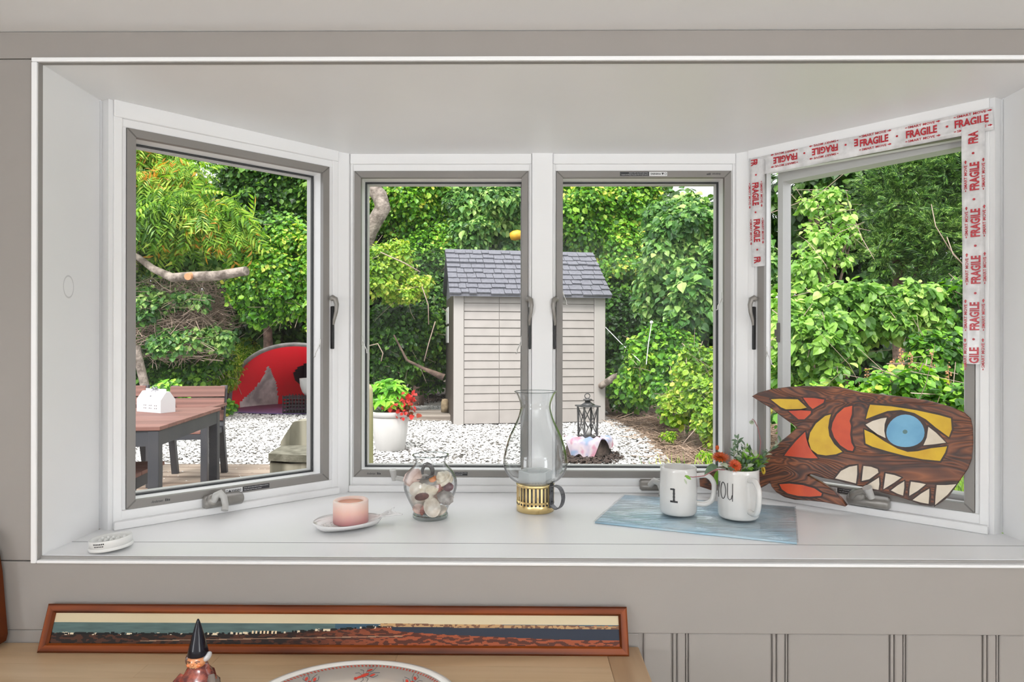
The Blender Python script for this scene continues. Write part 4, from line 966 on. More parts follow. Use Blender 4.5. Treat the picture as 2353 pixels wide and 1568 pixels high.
def frost():
    m = mat('pressed_glass', (0.78, 0.80, 0.80), 0.12, coat=0.5); nt = m.node_tree; N = nt.nodes; L = nt.links
    t = N.new('ShaderNodeBsdfTransparent'); t.inputs[0].default_value = (0.93, 0.95, 0.95, 1); mx = N.new('ShaderNodeMixShader'); mx.inputs[0].default_value = 0.45
    L.new(N['Principled BSDF'].outputs[0], mx.inputs[1]); L.new(t.outputs[0], mx.inputs[2]); L.new(mx.outputs[0], N['Material Output'].inputs[0]); return m
M_FROST = frost()
part('hexagonal_cup', hexo, M_FROST, lm, label='hexagonal pressed glass cup')
ch = [(0.0470, 0.069), (0.0485, 0.074), (0.0640, 0.084), (0.0790, 0.101), (0.0862, 0.121), (0.0866, 0.134), (0.0845, 0.150), (0.0790, 0.172), (0.0700, 0.1997), (0.0565, 0.228), (0.0470, 0.250), (0.0418, 0.270), (0.0408, 0.280), (0.0430, 0.292), (0.0490, 0.308), (0.0565, 0.3195)]
so = smooth_prof(ch, 3)
part('chimney', MB().tlathe(so+[(r-0.0016, z) for r, z in so[::-1]], lc, 64), M_CHIM, lm)
part('chimney_rim', MB().tlathe([(0.0565+0.0011*math.cos(q), 0.3195+0.0011*math.sin(q)) for q in np.linspace(0, 2*PI, 8, endpoint=False)], lc, 64), M_RIMG, lm)
hq = -0.62; hd_ = Vector((math.cos(hq), math.sin(hq), 0)); hs = Vector((-hd_.y, hd_.x, 0))
hp = [(BR+0.001, 0.070), (BR+0.012, 0.0735), (BR+0.027, 0.070), (BR+0.036, 0.055), (BR+0.037, 0.038), (BR+0.030, 0.021), (BR+0.016, 0.013), (BR+0.001, 0.022)]
hp = smooth_prof(hp, 3); vs = []; n_ = len(hp)
for i, (r, z) in enumerate(hp):
    a = np.array(hp[max(i-1, 0)]); b = np.array(hp[min(i+1, n_-1)]); t = (b-a)/np.linalg.norm(b-a); nn = np.array([-t[1], t[0]])
    for w_, e in ((-1, 1), (1, 1), (1, -1), (-1, -1)):
        q = np.array([r, z])+nn*0.0011*e; vs.append(lc+hd_*q[0]+Vector((0, 0, q[1]))+hs*w_*0.0085)
M_STRAP = mat('dark_grey_strap', rgb(112, 112, 114), 0.45, 0.6, col2=rgb(84, 84, 88), scale=80)
hm = part('handle', MB().add(vs, [(i*4+k, i*4+(k+1) % 4, (i+1)*4+(k+1) % 4, (i+1)*4+k) for i in range(n_-1) for k in range(4)]+[(3, 2, 1, 0), tuple((n_-1)*4+k for k in range(4))]).prism([lc+hd_*(BR+0.0008)+hs*a*0.0095+Vector((0, 0, z)) for a, z in ((-1, 0.014), (1, 0.014), (1, 0.076), (-1, 0.076))], hd_*0.0014), M_STRAP, lm)
for z in (0.058, 0.030): part('rivet', MB().ball(lc+hd_*(BR+0.0022)+Vector((0, 0, z)), 0.0028, 10, 6), M_BLACK, hm)
# ---------------------------------------------------------------- print in a clear sleeve
M_BLUE = mat('pale_blue_print', rgb(172, 206, 224), 0.4, col2=rgb(206, 222, 228), scale=6, ramp=(0.42, 0.6), detail=5)
sp = [atZ(1367, 1199, SEAT+0.005), atZ(1436, 1137, SEAT+0.005), atZ(1826, 1165, SEAT+0.005), atZ(1831, 1247, SEAT+0.005)]
sl = thing('sleeved_print', 'pale blue print in shiny clear plastic lying under the two white mugs', 'print', (sum(p.x for p in sp)/4, sum(p.y for p in sp)/4, SEAT))
def wrinkle(u, v):
    return 0.0024*abs(math.sin(7*u+3*v+1.2*math.sin(9*v)))**3+0.0016*math.sin(13*u*v+4*v)**2*(1-abs(2*u-1))
def sheet(nm, z, amp, m, grow=0.0, n=36, th=0.0):
    a, b, c_, d = sp; ctr = (a+b+c_+d)/4; q = [p+(p-ctr).normalized()*grow for p in (a, b, c_, d)]; mb = MB(); vs = []; fs = []
    for s in (0, 1):
        for i in range(n+1):
            for j in range(n+1):
                f, g = i/n, j/n; p = (q[0].lerp(q[3], f)).lerp(q[1].lerp(q[2], f), g)
                bow = 0.0035*(4*f*(1-f))*0.5*(1-g)
                vs.append(Vector((p.x, p.y, SEAT+z+amp*wrinkle(f, g)-(th if s else 0)+0*bow)))
    N_ = (n+1)**2
    for i in range(n):
        for j in range(n):
            k = i*(n+1)+j; fs.append((k, k+n+1, k+n+2, k+1)); fs.append((N_+k, N_+k+1, N_+k+n+2, N_+k+n+1))
        for (k1, k2) in ((i*(n+1), (i+1)*(n+1)), ((i+1)*(n+1)+n, i*(n+1)+n), (i+1, i), (n*(n+1)+i, n*(n+1)+i+1)):
            fs.append((k1, N_+k1, N_+k2, k2))
    return part(nm, mb.add(vs, fs, True), m, sl)
sheet('print_board', 0.0045, 0.0, M_BLUE, 0.0, 4, 0.004)
def film():
    m = glass_mat('cellophane', (0.99, 0.995, 1.0), (0.95, 0.96, 0.97), 0.6, rough=0.10); nt = m.node_tree; N = nt.nodes; L = nt.links
    t = N.new('ShaderNodeTexCoord'); mp = N.new('ShaderNodeMapping'); mp.inputs['Scale'].default_value = (5, 16, 1); mp.inputs['Rotation'].default_value = (0, 0, 0.5)
    L.new(t.outputs['Object'], mp.inputs[0]); nz = N.new('ShaderNodeTexNoise'); nz.inputs['Scale'].default_value = 2.4; nz.inputs['Detail'].default_value = 3; nz.inputs['Distortion'].default_value = 1.0; L.new(mp.outputs[0], nz.inputs['Vector'])
    bp = N.new('ShaderNodeBump'); bp.inputs['Strength'].default_value = 0.35; bp.inputs['Distance'].default_value = 0.012; L.new(nz.outputs['Fac'], bp.inputs['Height'])
    for n in N:
        if n.type in ('BSDF_GLOSSY', 'LAYER_WEIGHT'): L.new(bp.outputs[0], n.inputs['Normal'])
    return m
sheet('clear_sleeve', 0.0054, 1.0, film(), 0.004, 40, 0.0004)
# ---------------------------------------------------------------- mugs
M_MUG = mat('off_white_glaze', (0.70, 0.685, 0.66), 0.16, col2=(0.66, 0.645, 0.62), scale=14, coat=0.6, bump=0.08, bscale=30)
M_MINK = mat('mug_black_ink', (0.01, 0.01, 0.011), 0.35)
MZ = SEAT+0.0100
def mug(uc, vc_, r, h, label, ha, hr, htop, hbot):
    c = atZ(uc, vc_, MZ); c = Vector((c.x, c.y, MZ))
    t = thing('mug', label, 'mug', c, 0, 'white lettered mugs on the sill')
    part('body', MB().tlathe([(0.001, 0.001), (r-0.010, 0.0), (r-0.004, 0.001), (r-0.001, 0.005), (r, 0.012), (r, h*0.5), (r-0.001, h-0.010), (r-0.0008, h-0.002), (r-0.0022, h), (r-0.0042, h-0.002), (r-0.005, h*0.5), (r-0.006, 0.012), (0.001, 0.009)], c, 56, fn=lambda R, z, q: R*(1+0.006*math.sin(2*q+z*30))), M_MUG, t)
    d = Vector((math.cos(ha), math.sin(ha), 0)); zt, zb = h*htop, h*hbot
    pp = smooth_prof([(r-0.004, zt), (r+hr*0.55, zt+0.003), (r+hr*0.93, zt-0.012), (r+hr, (zt+zb)/2+0.004), (r+hr*0.86, zb+0.010), (r+hr*0.45, zb-0.001), (r-0.003, zb)], 4)
    part('handle', MB().tube([c+d*a+Vector((0, 0, z)) for a, z in pp], 0.0068, 12), M_MUG, t)
    return t, c, r, h
m1, c1, r1, h1 = mug(1558.5, 1179, 0.0470, 0.121, 'white mug marked 1 with its handle to the right on the blue print', -0.15, 0.043, 0.80, 0.22)
m2, c2, r2, h2 = mug(1697, 1188, 0.0505, 0.124, 'white mug lettered YOU holding flowers on the blue print', -1.36, 0.040, 0.82, 0.20)
def wrap(c, r, q0, z0): return lambda a, b: Vector((c.x+(r+0.0005)*math.sin(q0+a/r), c.y-(r+0.0005)*math.cos(q0+a/r), c.z+z0+b))
g = wrap(c1, r1*1.004, -0.49, 0.055); mb = MB()
def strk(p, q, w, n=8):
    v = []
    for i in range(n+1):
        t = i/n; x, y = p[0]+(q[0]-p[0])*t, p[1]+(q[1]-p[1])*t; dx, dy = q[0]-p[0], q[1]-p[1]; l = math.hypot(dx, dy); j = 1+0.18*math.sin(i*2.7)
        v += [g(x-dy/l*w*j/2, y+dx/l*w*j/2), g(x+dy/l*w*j/2, y-dx/l*w*j/2)]
    mb.add(v, [(2*i, 2*i+1, 2*i+3, 2*i+2) for i in range(n)])
strk((0.001, -0.0165), (0.001, 0.0165), 0.0050); strk((-0.0085, -0.0160), (0.0105, -0.0165), 0.0046); strk((-0.0085, 0.0150), (0.002, 0.0155), 0.0042)
part('lettering', mb, M_MINK, m1)
mb = MB()
def curve_on(c, r, q0, z0, pts, w=0.0009):
    g_ = wrap(c, r*1.004, q0, z0); mb.tube([g_(a, b) for a, b in pts], w, 5)
z_ = 0.072
Q = wrap
hh = 0.0205
curve_on(c2, r2, -1.50, z_, [(-0.006, hh), (0.000, 0.002)]); curve_on(c2, r2, -1.50, z_, [(0.006, hh), (0.000, 0.002), (-0.001, -hh)])
curve_on(c2, r2, -1.13, z_, [(0.0082*math.sin(k), hh*math.cos(k)) for k in np.linspace(0, 2*PI, 25)])
curve_on(c2, r2, -0.73, z_, [(-0.0065, hh), (-0.0067, -0.006), (-0.005, -0.017), (-0.001, -hh), (0.003, -0.018), (0.0055, -0.008)]); curve_on(c2, r2, -0.73, z_, [(0.0066, hh), (0.0064, -hh-0.003)])
part('lettering', mb, M_MINK, m2)
# ---------------------------------------------------------------- flowers in the second mug
M_STEM = mat('stem_green', rgb(92, 104, 66), 0.5); M_STEMR = mat('stem_red', rgb(142, 84, 84), 0.5)
M_LG = mat('grey_green_leaf', rgb(108, 132, 104), 0.42, col2=rgb(78, 104, 76), scale=60, trans=0.2); M_LB = mat('bright_leaf', rgb(126, 176, 56), 0.42, col2=rgb(100, 152, 44), scale=40, trans=0.3); M_LP = mat('pale_leaf', rgb(176, 186, 160), 0.45, trans=0.2)
M_PO = mat('orange_petal', rgb(214, 100, 30), 0.45, col2=rgb(170, 64, 18), scale=80, trans=0.25); M_PR = mat('rust_petal', rgb(180, 52, 26), 0.45, col2=rgb(206, 92, 40), scale=80, trans=0.2); M_PY = mat('yellow_petal', rgb(222, 196, 70), 0.45, trans=0.25)
TOPZ = MZ+h2
def fl(u, v, dy): return atY(u, v, c2.y+dy)
def leaf_geo(mb, b, t, w, up=Vector((0, -0.3, 1)), fold=0.25, n=6):
    b = Vector(b); t = Vector(t); ax = t-b; L_ = ax.length; ax.normalize(); sd_ = ax.cross(up).normalized(); nn = sd_.cross(ax)
    vs = []; 
    for i in range(n+1):
        s = i/n; ww = w*math.sin(PI*min(0.02+s*0.98, 1))**0.8*(1.15-0.4*s); c = b+ax*L_*s+nn*L_*0.10*math.sin(PI*s)
        vs += [c+sd_*ww+nn*ww*fold, c, c-sd_*ww+nn*ww*fold]
    mb.add(vs, [f for i in range(n) for f in ((3*i, 3*i+1, 3*i+4, 3*i+3), (3*i+1, 3*i+2, 3*i+5, 3*i+4))], True)
    return mb
def stem_pts(p, bend=0.01, n=6):
    b = Vector((c2.x+(p.x-c2.x)*0.25, c2.y+(p.y-c2.y)*0.25, MZ+0.03)); out = []
    a = Vector((max(-0.6, min(0.6, (p.x-c2.x)/0.05))*0.034+c2.x, c2.y+max(-0.6, min(0.6, (p.y-c2.y)/0.05))*0.034, TOPZ))
    for i in range(n+1):
        s = i/n; out.append((b*(1-s)**2+a*2*s*(1-s)+p*s*s)*1.0)
    return out
def mum(u, v, dy, R, face, m, label, name='chrysanthemum'):
    p = fl(u, v, dy); face = Vector(face).normalized()
    t = thing(name, label, 'flower', (c2.x, c2.y, MZ+0.03)); part('stem', MB().tube(stem_pts(p), 0.0014, 6), M_STEM, t)
    e1 = face.orthogonal().normalized(); e2 = face.cross(e1); mb = MB()
    for ring_, (n, rr, el) in enumerate(((18, 1.0, 0.12), (16, 0.86, 0.38), (13, 0.66, 0.72), (9, 0.42, 1.1))):
        for i in range(n):
            q = 2*PI*i/n+ring_*0.2; d = (e1*math.cos(q)+e2*math.sin(q))*math.cos(el)+face*math.sin(el)
            leaf_geo(mb, p+d*R*0.10, p+d*R*rr, R*0.11, face, -0.3, 4)
    part('petals', mb, m, t); part('calyx', MB().ball(p-face*R*0.12, R*0.3, 10, 6), M_STEM, t); return t
mum(1655, 1054, -0.012, 0.0265, (-0.1, -0.36, 1), M_PO, 'flat open orange chrysanthemum over the left rim of the lettered mug')
mum(1688, 1071, -0.034, 0.0190, (0.1, -0.85, 0.5), M_PR, 'rust red chrysanthemum facing forward at the rim of the lettered mug')
mum(1752, 1081, -0.004, 0.0130, (0.7, -0.6, 0.2), M_PY, 'small yellow flower drooping over the right rim of the lettered mug', 'yellow_flower')
t = thing('flower_bud', 'closed orange bud standing above the open orange chrysanthemum', 'flower', (c2.x, c2.y, MZ+0.03)); p = fl(1648, 1035, 0.0)
part('stem', MB().tube(stem_pts(p), 0.0012, 6), M_STEM, t); mb = MB()
for i in range(7):
    q = 2*PI*i/7; leaf_geo(mb, p+Vector((0.002*math.cos(q), 0.002*math.sin(q), 0)), p+Vector((0.0025*math.cos(q), 0.0025*math.sin(q), 0.013)), 0.0025, Vector((math.cos(q), math.sin(q), 0.1)), 0.2, 4)
part('petals', mb, M_PO, t)
# trailing stem over the first mug
t = thing('trailing_stem', 'reddish trailing stem with one leaf reaching left across the mug marked 1', 'plant', (c2.x, c2.y, MZ+0.03))
tp = [Vector((c2.x, c2.y, MZ+0.04)), Vector((c2.x-0.030, c2.y-0.01, TOPZ-0.004)), fl(1645, 1079, -0.05), fl(1618, 1094, -0.058), fl(1592, 1097, -0.062), fl(1573, 1095, -0.066)]
part('stem', MB().tube([Vector(q) for q in np.array([[*p] for p in tp])], [0.0015, 0.0015, 0.0014, 0.0013, 0.0011, 0.0008], 6), M_STEMR, t)
part('leaf', leaf_geo(MB(), fl(1574, 1093, -0.066), fl(1588, 1103, -0.068), 0.0042, Vector((0, -1, 0.4))), M_LB, t)
part('leaf', leaf_geo(MB(), fl(1572, 1101, -0.067), fl(1578, 1114, -0.068), 0.0026, Vector((0, -1, 0.4))), M_LP, t, label='pale withered leaf')
# leaves at the rim
t = thing('leaf_spray', 'grey green leaves spilling over the left rim of the lettered mug', 'plant', (c2.x, c2.y, MZ+0.03))
part('stem', MB().tube([Vector((c2.x-0.01, c2.y, MZ+0.03)), Vector((c2.x-0.03, c2.y-0.005, TOPZ+0.002)), fl(1644, 1074, -0.01)], 0.0015, 6), M_STEM, t)
for (a, b, w, m) in (((1648, 1070), (1622, 1086), 0.008, M_LG), ((1640, 1066), (1618, 1092), 0.007, M_LG), ((1655, 1066), (1672, 1076), 0.009, M_LP), ((1672, 1073), (1680, 1084), 0.006, M_LG), ((1660, 1072), (1690, 1082), 0.006, M_LG)):
    part('leaf', leaf_geo(MB(), fl(*a, -0.028), fl(*b, -0.048), w, Vector((0.2, -0.7, 0.7))), m, t)
part('leaf', leaf_geo(MB(), fl(1653, 1080, 0.036), fl(1645, 1116, 0.038), 0.0130, Vector((0, -1, 0.2))), M_LB, t, label='broad bright green leaf')
rs = np.random.default_rng(8)
def sprig(label, ends, nl, lw, ll, ms):
    t = thing('green_sprig', label, 'plant', (c2.x, c2.y, MZ+0.03))
    for (u, v, dy) in ends:
        p = fl(u, v, dy); sp_ = stem_pts(p, n=8); part('stem', MB().tube(sp_, [0.0014-0.0008*i/8 for i in range(9)], 5), M_STEM, t)
        for i in range(nl):
            k = 4+ (i*4.0/nl); j = min(int(k), 7); b = sp_[j].lerp(sp_[j+1], k-j)
            d = Vector(rs.normal(size=3)); d.z = abs(d.z)*0.6+0.2; d.y *= 0.6; d.normalize()
            part('leaf', leaf_geo(MB(), b, b+d*ll*rs.uniform(0.7, 1.3), lw, Vector(rs.normal(size=3))+Vector((0, -0.6, 1)), 0.2, 3), ms[int(rs.integers(len(ms)))], t)
sprig('small leaved grey green sprig rising highest from the middle of the lettered mug', [(1695, 1004, 0.005), (1712, 1022, -0.005), (1684, 1020, 0.0)], 22, 0.0036, 0.016, [M_LG, M_LG, M_LP])
sprig('dense leafy sprig at the back right of the lettered mug', [(1725, 1030, 0.008), (1738, 1042, -0.002), (1718, 1052, -0.012), (1705, 1048, -0.015)], 22, 0.0046, 0.019, [M_LG, M_LP, M_LB, M_LG])
sprig('leafy sprig leaning over the right rim of the lettered mug', [(1752, 1066, -0.01), (1744, 1074, -0.022), (1760, 1056, 0.0)], 16, 0.0056, 0.019, [M_LG, M_LB, M_LG])
sprig('thin sprig leaning far right in front of the carved fish', [(1800, 1010, 0.012), (1782, 1028, 0.008)], 11, 0.0044, 0.018, [M_LG, M_LG, M_LP])
t = thing('nodding_bud', 'tall thin stem with a nodding pale bud above the lettered mug', 'plant', (c2.x, c2.y, MZ+0.03))
part('stem', MB().tube([Vector((c2.x+0.01, c2.y, MZ+0.03)), Vector((c2.x+0.025, c2.y, TOPZ)), fl(1745, 1047, 0.0), fl(1748, 1015, 0.0), fl(1742, 985, 0.0), fl(1734, 968, 0.0), fl(1729, 963, 0.0), fl(1727, 969, 0.0)], 0.0010, 6), M_STEMR, t)
mb = MB()
for i in range(5): leaf_geo(mb, fl(1728, 966, 0.0), fl(1722+i*2.6, 978-abs(i-2)*2, -0.004), 0.0030, Vector((i-2, -1, 0.2)), 0.3, 4)
part('bud', mb, M_LP, t)
# ---------------------------------------------------------------- carved fish plaque
def fish_wood():
    m = bpy.data.materials.new('burnt_carved_wood'); m.use_nodes = True; nt = m.node_tree; N = nt.nodes; L = nt.links; b = N['Principled BSDF']
    t = N.new('ShaderNodeTexCoord'); mp = N.new('ShaderNodeMapping'); mp.inputs['Scale'].default_value = (0.8, 0.8, 2.9); L.new(t.outputs['Object'], mp.inputs[0])
    n0 = N.new('ShaderNodeTexNoise'); n0.inputs['Scale'].default_value = 5.0; n0.inputs['Detail'].default_value = 2; n0.inputs['Distortion'].default_value = 0.8; L.new(mp.outputs[0], n0.inputs['Vector'])
    ml = N.new('ShaderNodeMath'); ml.operation = 'MULTIPLY'; ml.inputs[1].default_value = 34.0; L.new(n0.outputs['Fac'], ml.inputs[0])
    sn = N.new('ShaderNodeMath'); sn.operation = 'PINGPONG'; sn.inputs[1].default_value = 1.0; L.new(ml.outputs[0], sn.inputs[0])
    n1 = N.new('ShaderNodeTexNoise'); n1.inputs['Scale'].default_value = 9; n1.inputs['Detail'].default_value = 3; L.new(mp.outputs[0], n1.inputs['Vector'])
    ad = N.new('ShaderNodeMath'); ad.operation = 'MULTIPLY_ADD'; ad.inputs[1].default_value = 0.42; L.new(sn.outputs[0], ad.inputs[0]); 
    m2_ = N.new('ShaderNodeMath'); m2_.operation = 'MULTIPLY'; m2_.inputs[1].default_value = 0.78; L.new(n1.outputs['Fac'], m2_.inputs[0]); L.new(m2_.outputs[0], ad.inputs[2])
    r = N.new('ShaderNodeValToRGB'); L.new(ad.outputs[0], r.inputs[0]); e = r.color_ramp.elements
    e[0].position = 0.28; e[0].color = (*rgb(26, 15, 12), 1); e[1].position = 0.95; e[1].color = (*rgb(142, 84, 48), 1); k = e.new(0.48); k.color = (*rgb(70, 37, 22), 1); k = e.new(0.68); k.color = (*rgb(104, 57, 32), 1)
    L.new(r.outputs[0], b.inputs['Base Color']); b.inputs['Roughness'].default_value = 0.5; b.inputs['Coat Weight'].default_value = 0.08; b.inputs['Coat Roughness'].default_value = 0.25
    bp = N.new('ShaderNodeBump'); bp.inputs['Strength'].default_value = 0.6; bp.inputs['Distance'].default_value = 0.003; L.new(ad.outputs[0], bp.inputs['Height']); L.new(bp.outputs[0], b.inputs['Normal'])
    return m
M_FISH = fish_wood(); M_BURN = mat('charred_groove', rgb(30, 17, 12), 0.5, col2=rgb(58, 31, 19), scale=40)
FA, FB = Vector((1.09, 0.185, 0)), Vector((0.53, 0.56, 0)); fe = (FA-FB).normalized(); fnh = Vector((fe.y, -fe.x, 0)); 
if fnh.y > 0: fnh = -fnh
ln = math.radians(4.0); fn_ = (fnh*math.cos(ln)+Vector((0, 0, math.sin(ln)))).normalized(); fo_ = Vector((FA.x, FA.y, SEAT+0.05))
def fpt(x, y, out=0.0): return atPlane(1680+0.3826*x, 700+0.3826*y, fo_, fn_)+fn_*out
outl = [(122, 552), (160, 530), (240, 508), (340, 495), (430, 490), (520, 490), (620, 492), (690, 505), (770, 525), (900, 540), (1050, 555), (1200, 580), (1320, 615), (1400, 648), (1440, 685), (1452, 740), (1455, 830), (1445, 930), (1425, 985), (1395, 1030), (1340, 1110), (1290, 1170), (1240, 1205), (1200, 1213), (1110, 1190), (1000, 1155), (900, 1130), (780, 1095), (640, 1060), (540, 1040), (478, 1020), (462, 1028), (540, 1068), (615, 1118), (665, 1172), (693, 1210), (685, 1216), (640, 1205), (560, 1190), (470, 1180), (380, 1175), (320, 1160), (270, 1130), (240, 1095), (232, 1068), (200, 1092), (160, 1112), (60, 1125), (-120, 1118), (-190, 1095), (-195, 1030), (-120, 1000), (0, 985), (110, 945), (190, 905), (245, 868), (300, 820), (360, 772), (395, 740), (350, 708), (310, 680), (240, 625), (180, 590)]
fsh = thing('carved_fish', 'carved dark wooden fish plaque with a painted blue eye leaning by the open casement', 'plaque', (FA.x*0.6+FB.x*0.4, FA.y*0.6+FB.y*0.4, SEAT))
def inset(poly, d):
    n = len(poly); out = []; A = sum(poly[i][0]*poly[(i+1) % n][1]-poly[(i+1) % n][0]*poly[i][1] for i in range(n)); sg = 1 if A > 0 else -1
    for i in range(n):
        a, b, c_ = np.array(poly[i-1]), np.array(poly[i]), np.array(poly[(i+1) % n])
        t1 = (b-a)/np.linalg.norm(b-a); t2 = (c_-b)/np.linalg.norm(c_-b); nrm = np.array([-(t1+t2)[1], (t1+t2)[0]])*sg; l = np.linalg.norm(nrm)
        nrm = nrm/l if l > 0.3 else np.array([-t1[1], t1[0]])*sg
        out.append(tuple(b+nrm*d))
    return out
def slab(poly, front, back, cham):
    mb = MB(); n = len(poly); inn = inset(poly, cham/0.42); vs = [fpt(x, y, back) for x, y in poly]+[fpt(x, y, front-cham*0.012*40/40*10 if False else front-0.004) for x, y in poly]+[fpt(x, y, front) for x, y in inn]
    fs = [tuple(range(n)), tuple(range(3*n-1, 2*n-1, -1))]+[(k*n+i, (k+1)*n+i, (k+1)*n+(i+1) % n, k*n+(i+1) % n) for k in range(2) for i in range(n)]
    mb.add(vs, fs); return mb
part('plaque', slab(outl, 0.0, -0.022, 2.2), M_FISH, fsh)
M_CY = mat('yellow_stain', rgb(214, 176, 28), 0.5, col2=rgb(194, 152, 18), scale=18, coat=0.04, bump=0.2, bscale=60); M_CR = mat('red_orange_stain', rgb(198, 74, 26), 0.5, col2=rgb(178, 56, 18), scale=18, coat=0.04, bump=0.2, bscale=60)
M_CW = mat('cream_stain', rgb(222, 210, 192), 0.45, col2=rgb(206, 192, 170), scale=18, bump=0.2, bscale=60); M_CB = mat('blue_stain', rgb(108, 168, 200), 0.4, col2=rgb(80, 142, 180), scale=14, coat=0.04, bump=0.2, bscale=60)
inl = {
 'yellow': (M_CY, [[(238, 570), (290, 567), (400, 570), (455, 620), (420, 628), (330, 630), (300, 618)], [(600, 660), (565, 670), (510, 715), (475, 770), (465, 820), (480, 870), (520, 900), (570, 907), (630, 900), (668, 885), (620, 840), (590, 790), (583, 740), (590, 690)],
   [(835, 602), (960, 612), (1110, 635), (1250, 665), (1320, 685), (1325, 750), (1308, 797), (1230, 740), (1170, 690), (1100, 652), (1020, 634), (940, 640), (870, 665), (810, 688), (822, 640)], [(800, 752), (850, 775), (920, 822), (1000, 866), (1060, 886), (1120, 882), (1200, 864), (1297, 853), (1285, 890), (1255, 940), (1150, 930), (1040, 908), (940, 882), (850, 855), (808, 835)]]),
 'red': (M_CR, [[(432, 560), (500, 562), (560, 572), (555, 590), (490, 628), (470, 610)], [(345, 640), (420, 636), (480, 640), (478, 655), (440, 690), (405, 690), (375, 665)], [(445, 765), (450, 800), (465, 850), (490, 890), (522, 925), (450, 923), (320, 908), (340, 880), (390, 820)],
   [(728, 608), (680, 620), (635, 660), (610, 710), (603, 750), (620, 800), (655, 845), (700, 875), (730, 880), (738, 860), (722, 830), (715, 780), (720, 730), (712, 700), (725, 660)], [(290, 1080), (350, 1076), (430, 1085), (500, 1105), (545, 1135), (540, 1150), (470, 1155), (400, 1150), (340, 1135), (305, 1110)]]),
 'white': (M_CW, [[(808, 722), (850, 700), (900, 685), (935, 680), (922, 720), (920, 760), (928, 803), (880, 780), (840, 750)], [(1185, 735), (1230, 770), (1290, 830), (1220, 840), (1155, 846), (1175, 800)]]),
 'tooth': (M_CW, [[(625, 1045), (660, 1000), (710, 975), (757, 967), (757, 1020), (750, 1075), (690, 1060)], [(795, 970), (840, 975), (880, 990), (885, 1010), (830, 1050), (785, 1060), (790, 1010)], [(805, 1092), (850, 1064), (888, 1040), (890, 1080), (885, 1114), (840, 1105)], [(928, 1015), (980, 1025), (1022, 1040), (980, 1070), (915, 1110), (922, 1060)],
   [(960, 1117), (1000, 1087), (1040, 1062), (1040, 1100), (1033, 1148), (1000, 1137)], [(1080, 1065), (1130, 1072), (1170, 1080), (1120, 1120), (1070, 1150), (1072, 1110)], [(1090, 1175), (1140, 1137), (1190, 1107), (1190, 1150), (1186, 1198), (1140, 1190)], [(1235, 1085), (1290, 1085), (1352, 1080), (1300, 1143), (1225, 1205), (1228, 1150)]]),
 'iris': (M_CB, [[(1047+115*math.cos(k), 765+98*math.sin(k)+6*math.cos(2*k)) for k in np.linspace(0, 2*PI, 28, endpoint=False)]])}
gro = MB()
for nm, (m, polys) in inl.items():
    for pl in polys:
        o_ = inset(pl, -13); gro.prism([fpt(x, y, 0.0004) for x, y in o_], fn_*-0.002)
        nm_ = {'tooth': 'tooth', 'iris': 'iris', 'white': 'eye_white'}.get(nm, 'inlay_panel')
        part(nm_, MB().prism([fpt(x, y, 0.0011) for x, y in pl], fn_*-0.0030), m, fsh, label={'yellow': 'yellow painted panel', 'red': 'red orange painted panel'}.get(nm))
part('charred_outline', gro, M_BURN, fsh, kind='stuff')
rim_ = inset(inl['iris'][1][0], -22)
part('eye_ring', MB().prism([fpt(x, y, 0.0007) for x, y in rim_], fn_*-0.002), M_BURN, fsh)
part('pupil', MB().prism([fpt(1045+15*math.cos(k), 765+13*math.sin(k), 0.0015) for k in np.linspace(0, 2*PI, 12, endpoint=False)], fn_*-0.0010), mat('faded_pupil', rgb(84, 118, 118), 0.5), fsh)
# ================================================================== the yard
M_EARTH = mat('earth', rgb(110, 92, 74), 0.95, col2=rgb(70, 58, 46), scale=3, bump=0.4, bscale=12, dist=0.02)
M_GRAVB = mat('gravel_bed', rgb(150, 146, 140), 0.95, col2=rgb(70, 66, 62), scale=40, bump=0.3, bscale=60, dist=0.01)
gd = struct('ground')
part('yard', MB().box((-30, 0.8, GROUND-0.3), (30, 45, GROUND-0.02)), M_EARTH, gd)
part('house_base', MB().box((-6, 0.125, GROUND-0.3), (6, 0.20, SEAT-0.05)), M_CEIL, gd)
rnd = np.random.default_rng(21)
def G(u, v): return atZ(u, v, GROUND)
edge_r = [G(1398, 960), G(1440, 978), G(1480, 1000), G(1520, 1040), G(1560, 1088), G(1600, 1140)]
bed = [Vector((-7.5, 3.3, GROUND)), Vector((edge_r[-1].x, 3.3, GROUND))]+edge_r[::-1]+[Vector((edge_r[0].x, 8.4, GROUND)), G(1380, 930), G(940, 915), G(760, 930), Vector((-7.5, 9.6, GROUND))]
part('gravel_bed', MB().prism([p+Vector((0, 0, -0.004)) for p in bed], (0, 0, -0.02)), M_GRAVB, gd)
def inside(P, poly):
    x, y = P[:, 0], P[:, 1]; r = np.zeros(len(P), bool); n = len(poly)
    for i in range(n):
        a, b = poly[i], poly[(i+1) % n]
        c = ((a.y > y) != (b.y > y)); d = (b.x-a.x)*(y-a.y)/((b.y-a.y) if abs(b.y-a.y) > 1e-9 else 1e-9)+a.x
        r ^= c & (x < d)
    return r
def basis(nrm, tip):
    n = nrm/np.linalg.norm(nrm, axis=1, keepdims=True); t = tip-n*np.sum(tip*n, 1, keepdims=True); t /= np.linalg.norm(t, axis=1, keepdims=True)+1e-9
    return np.cross(t, n), t, n
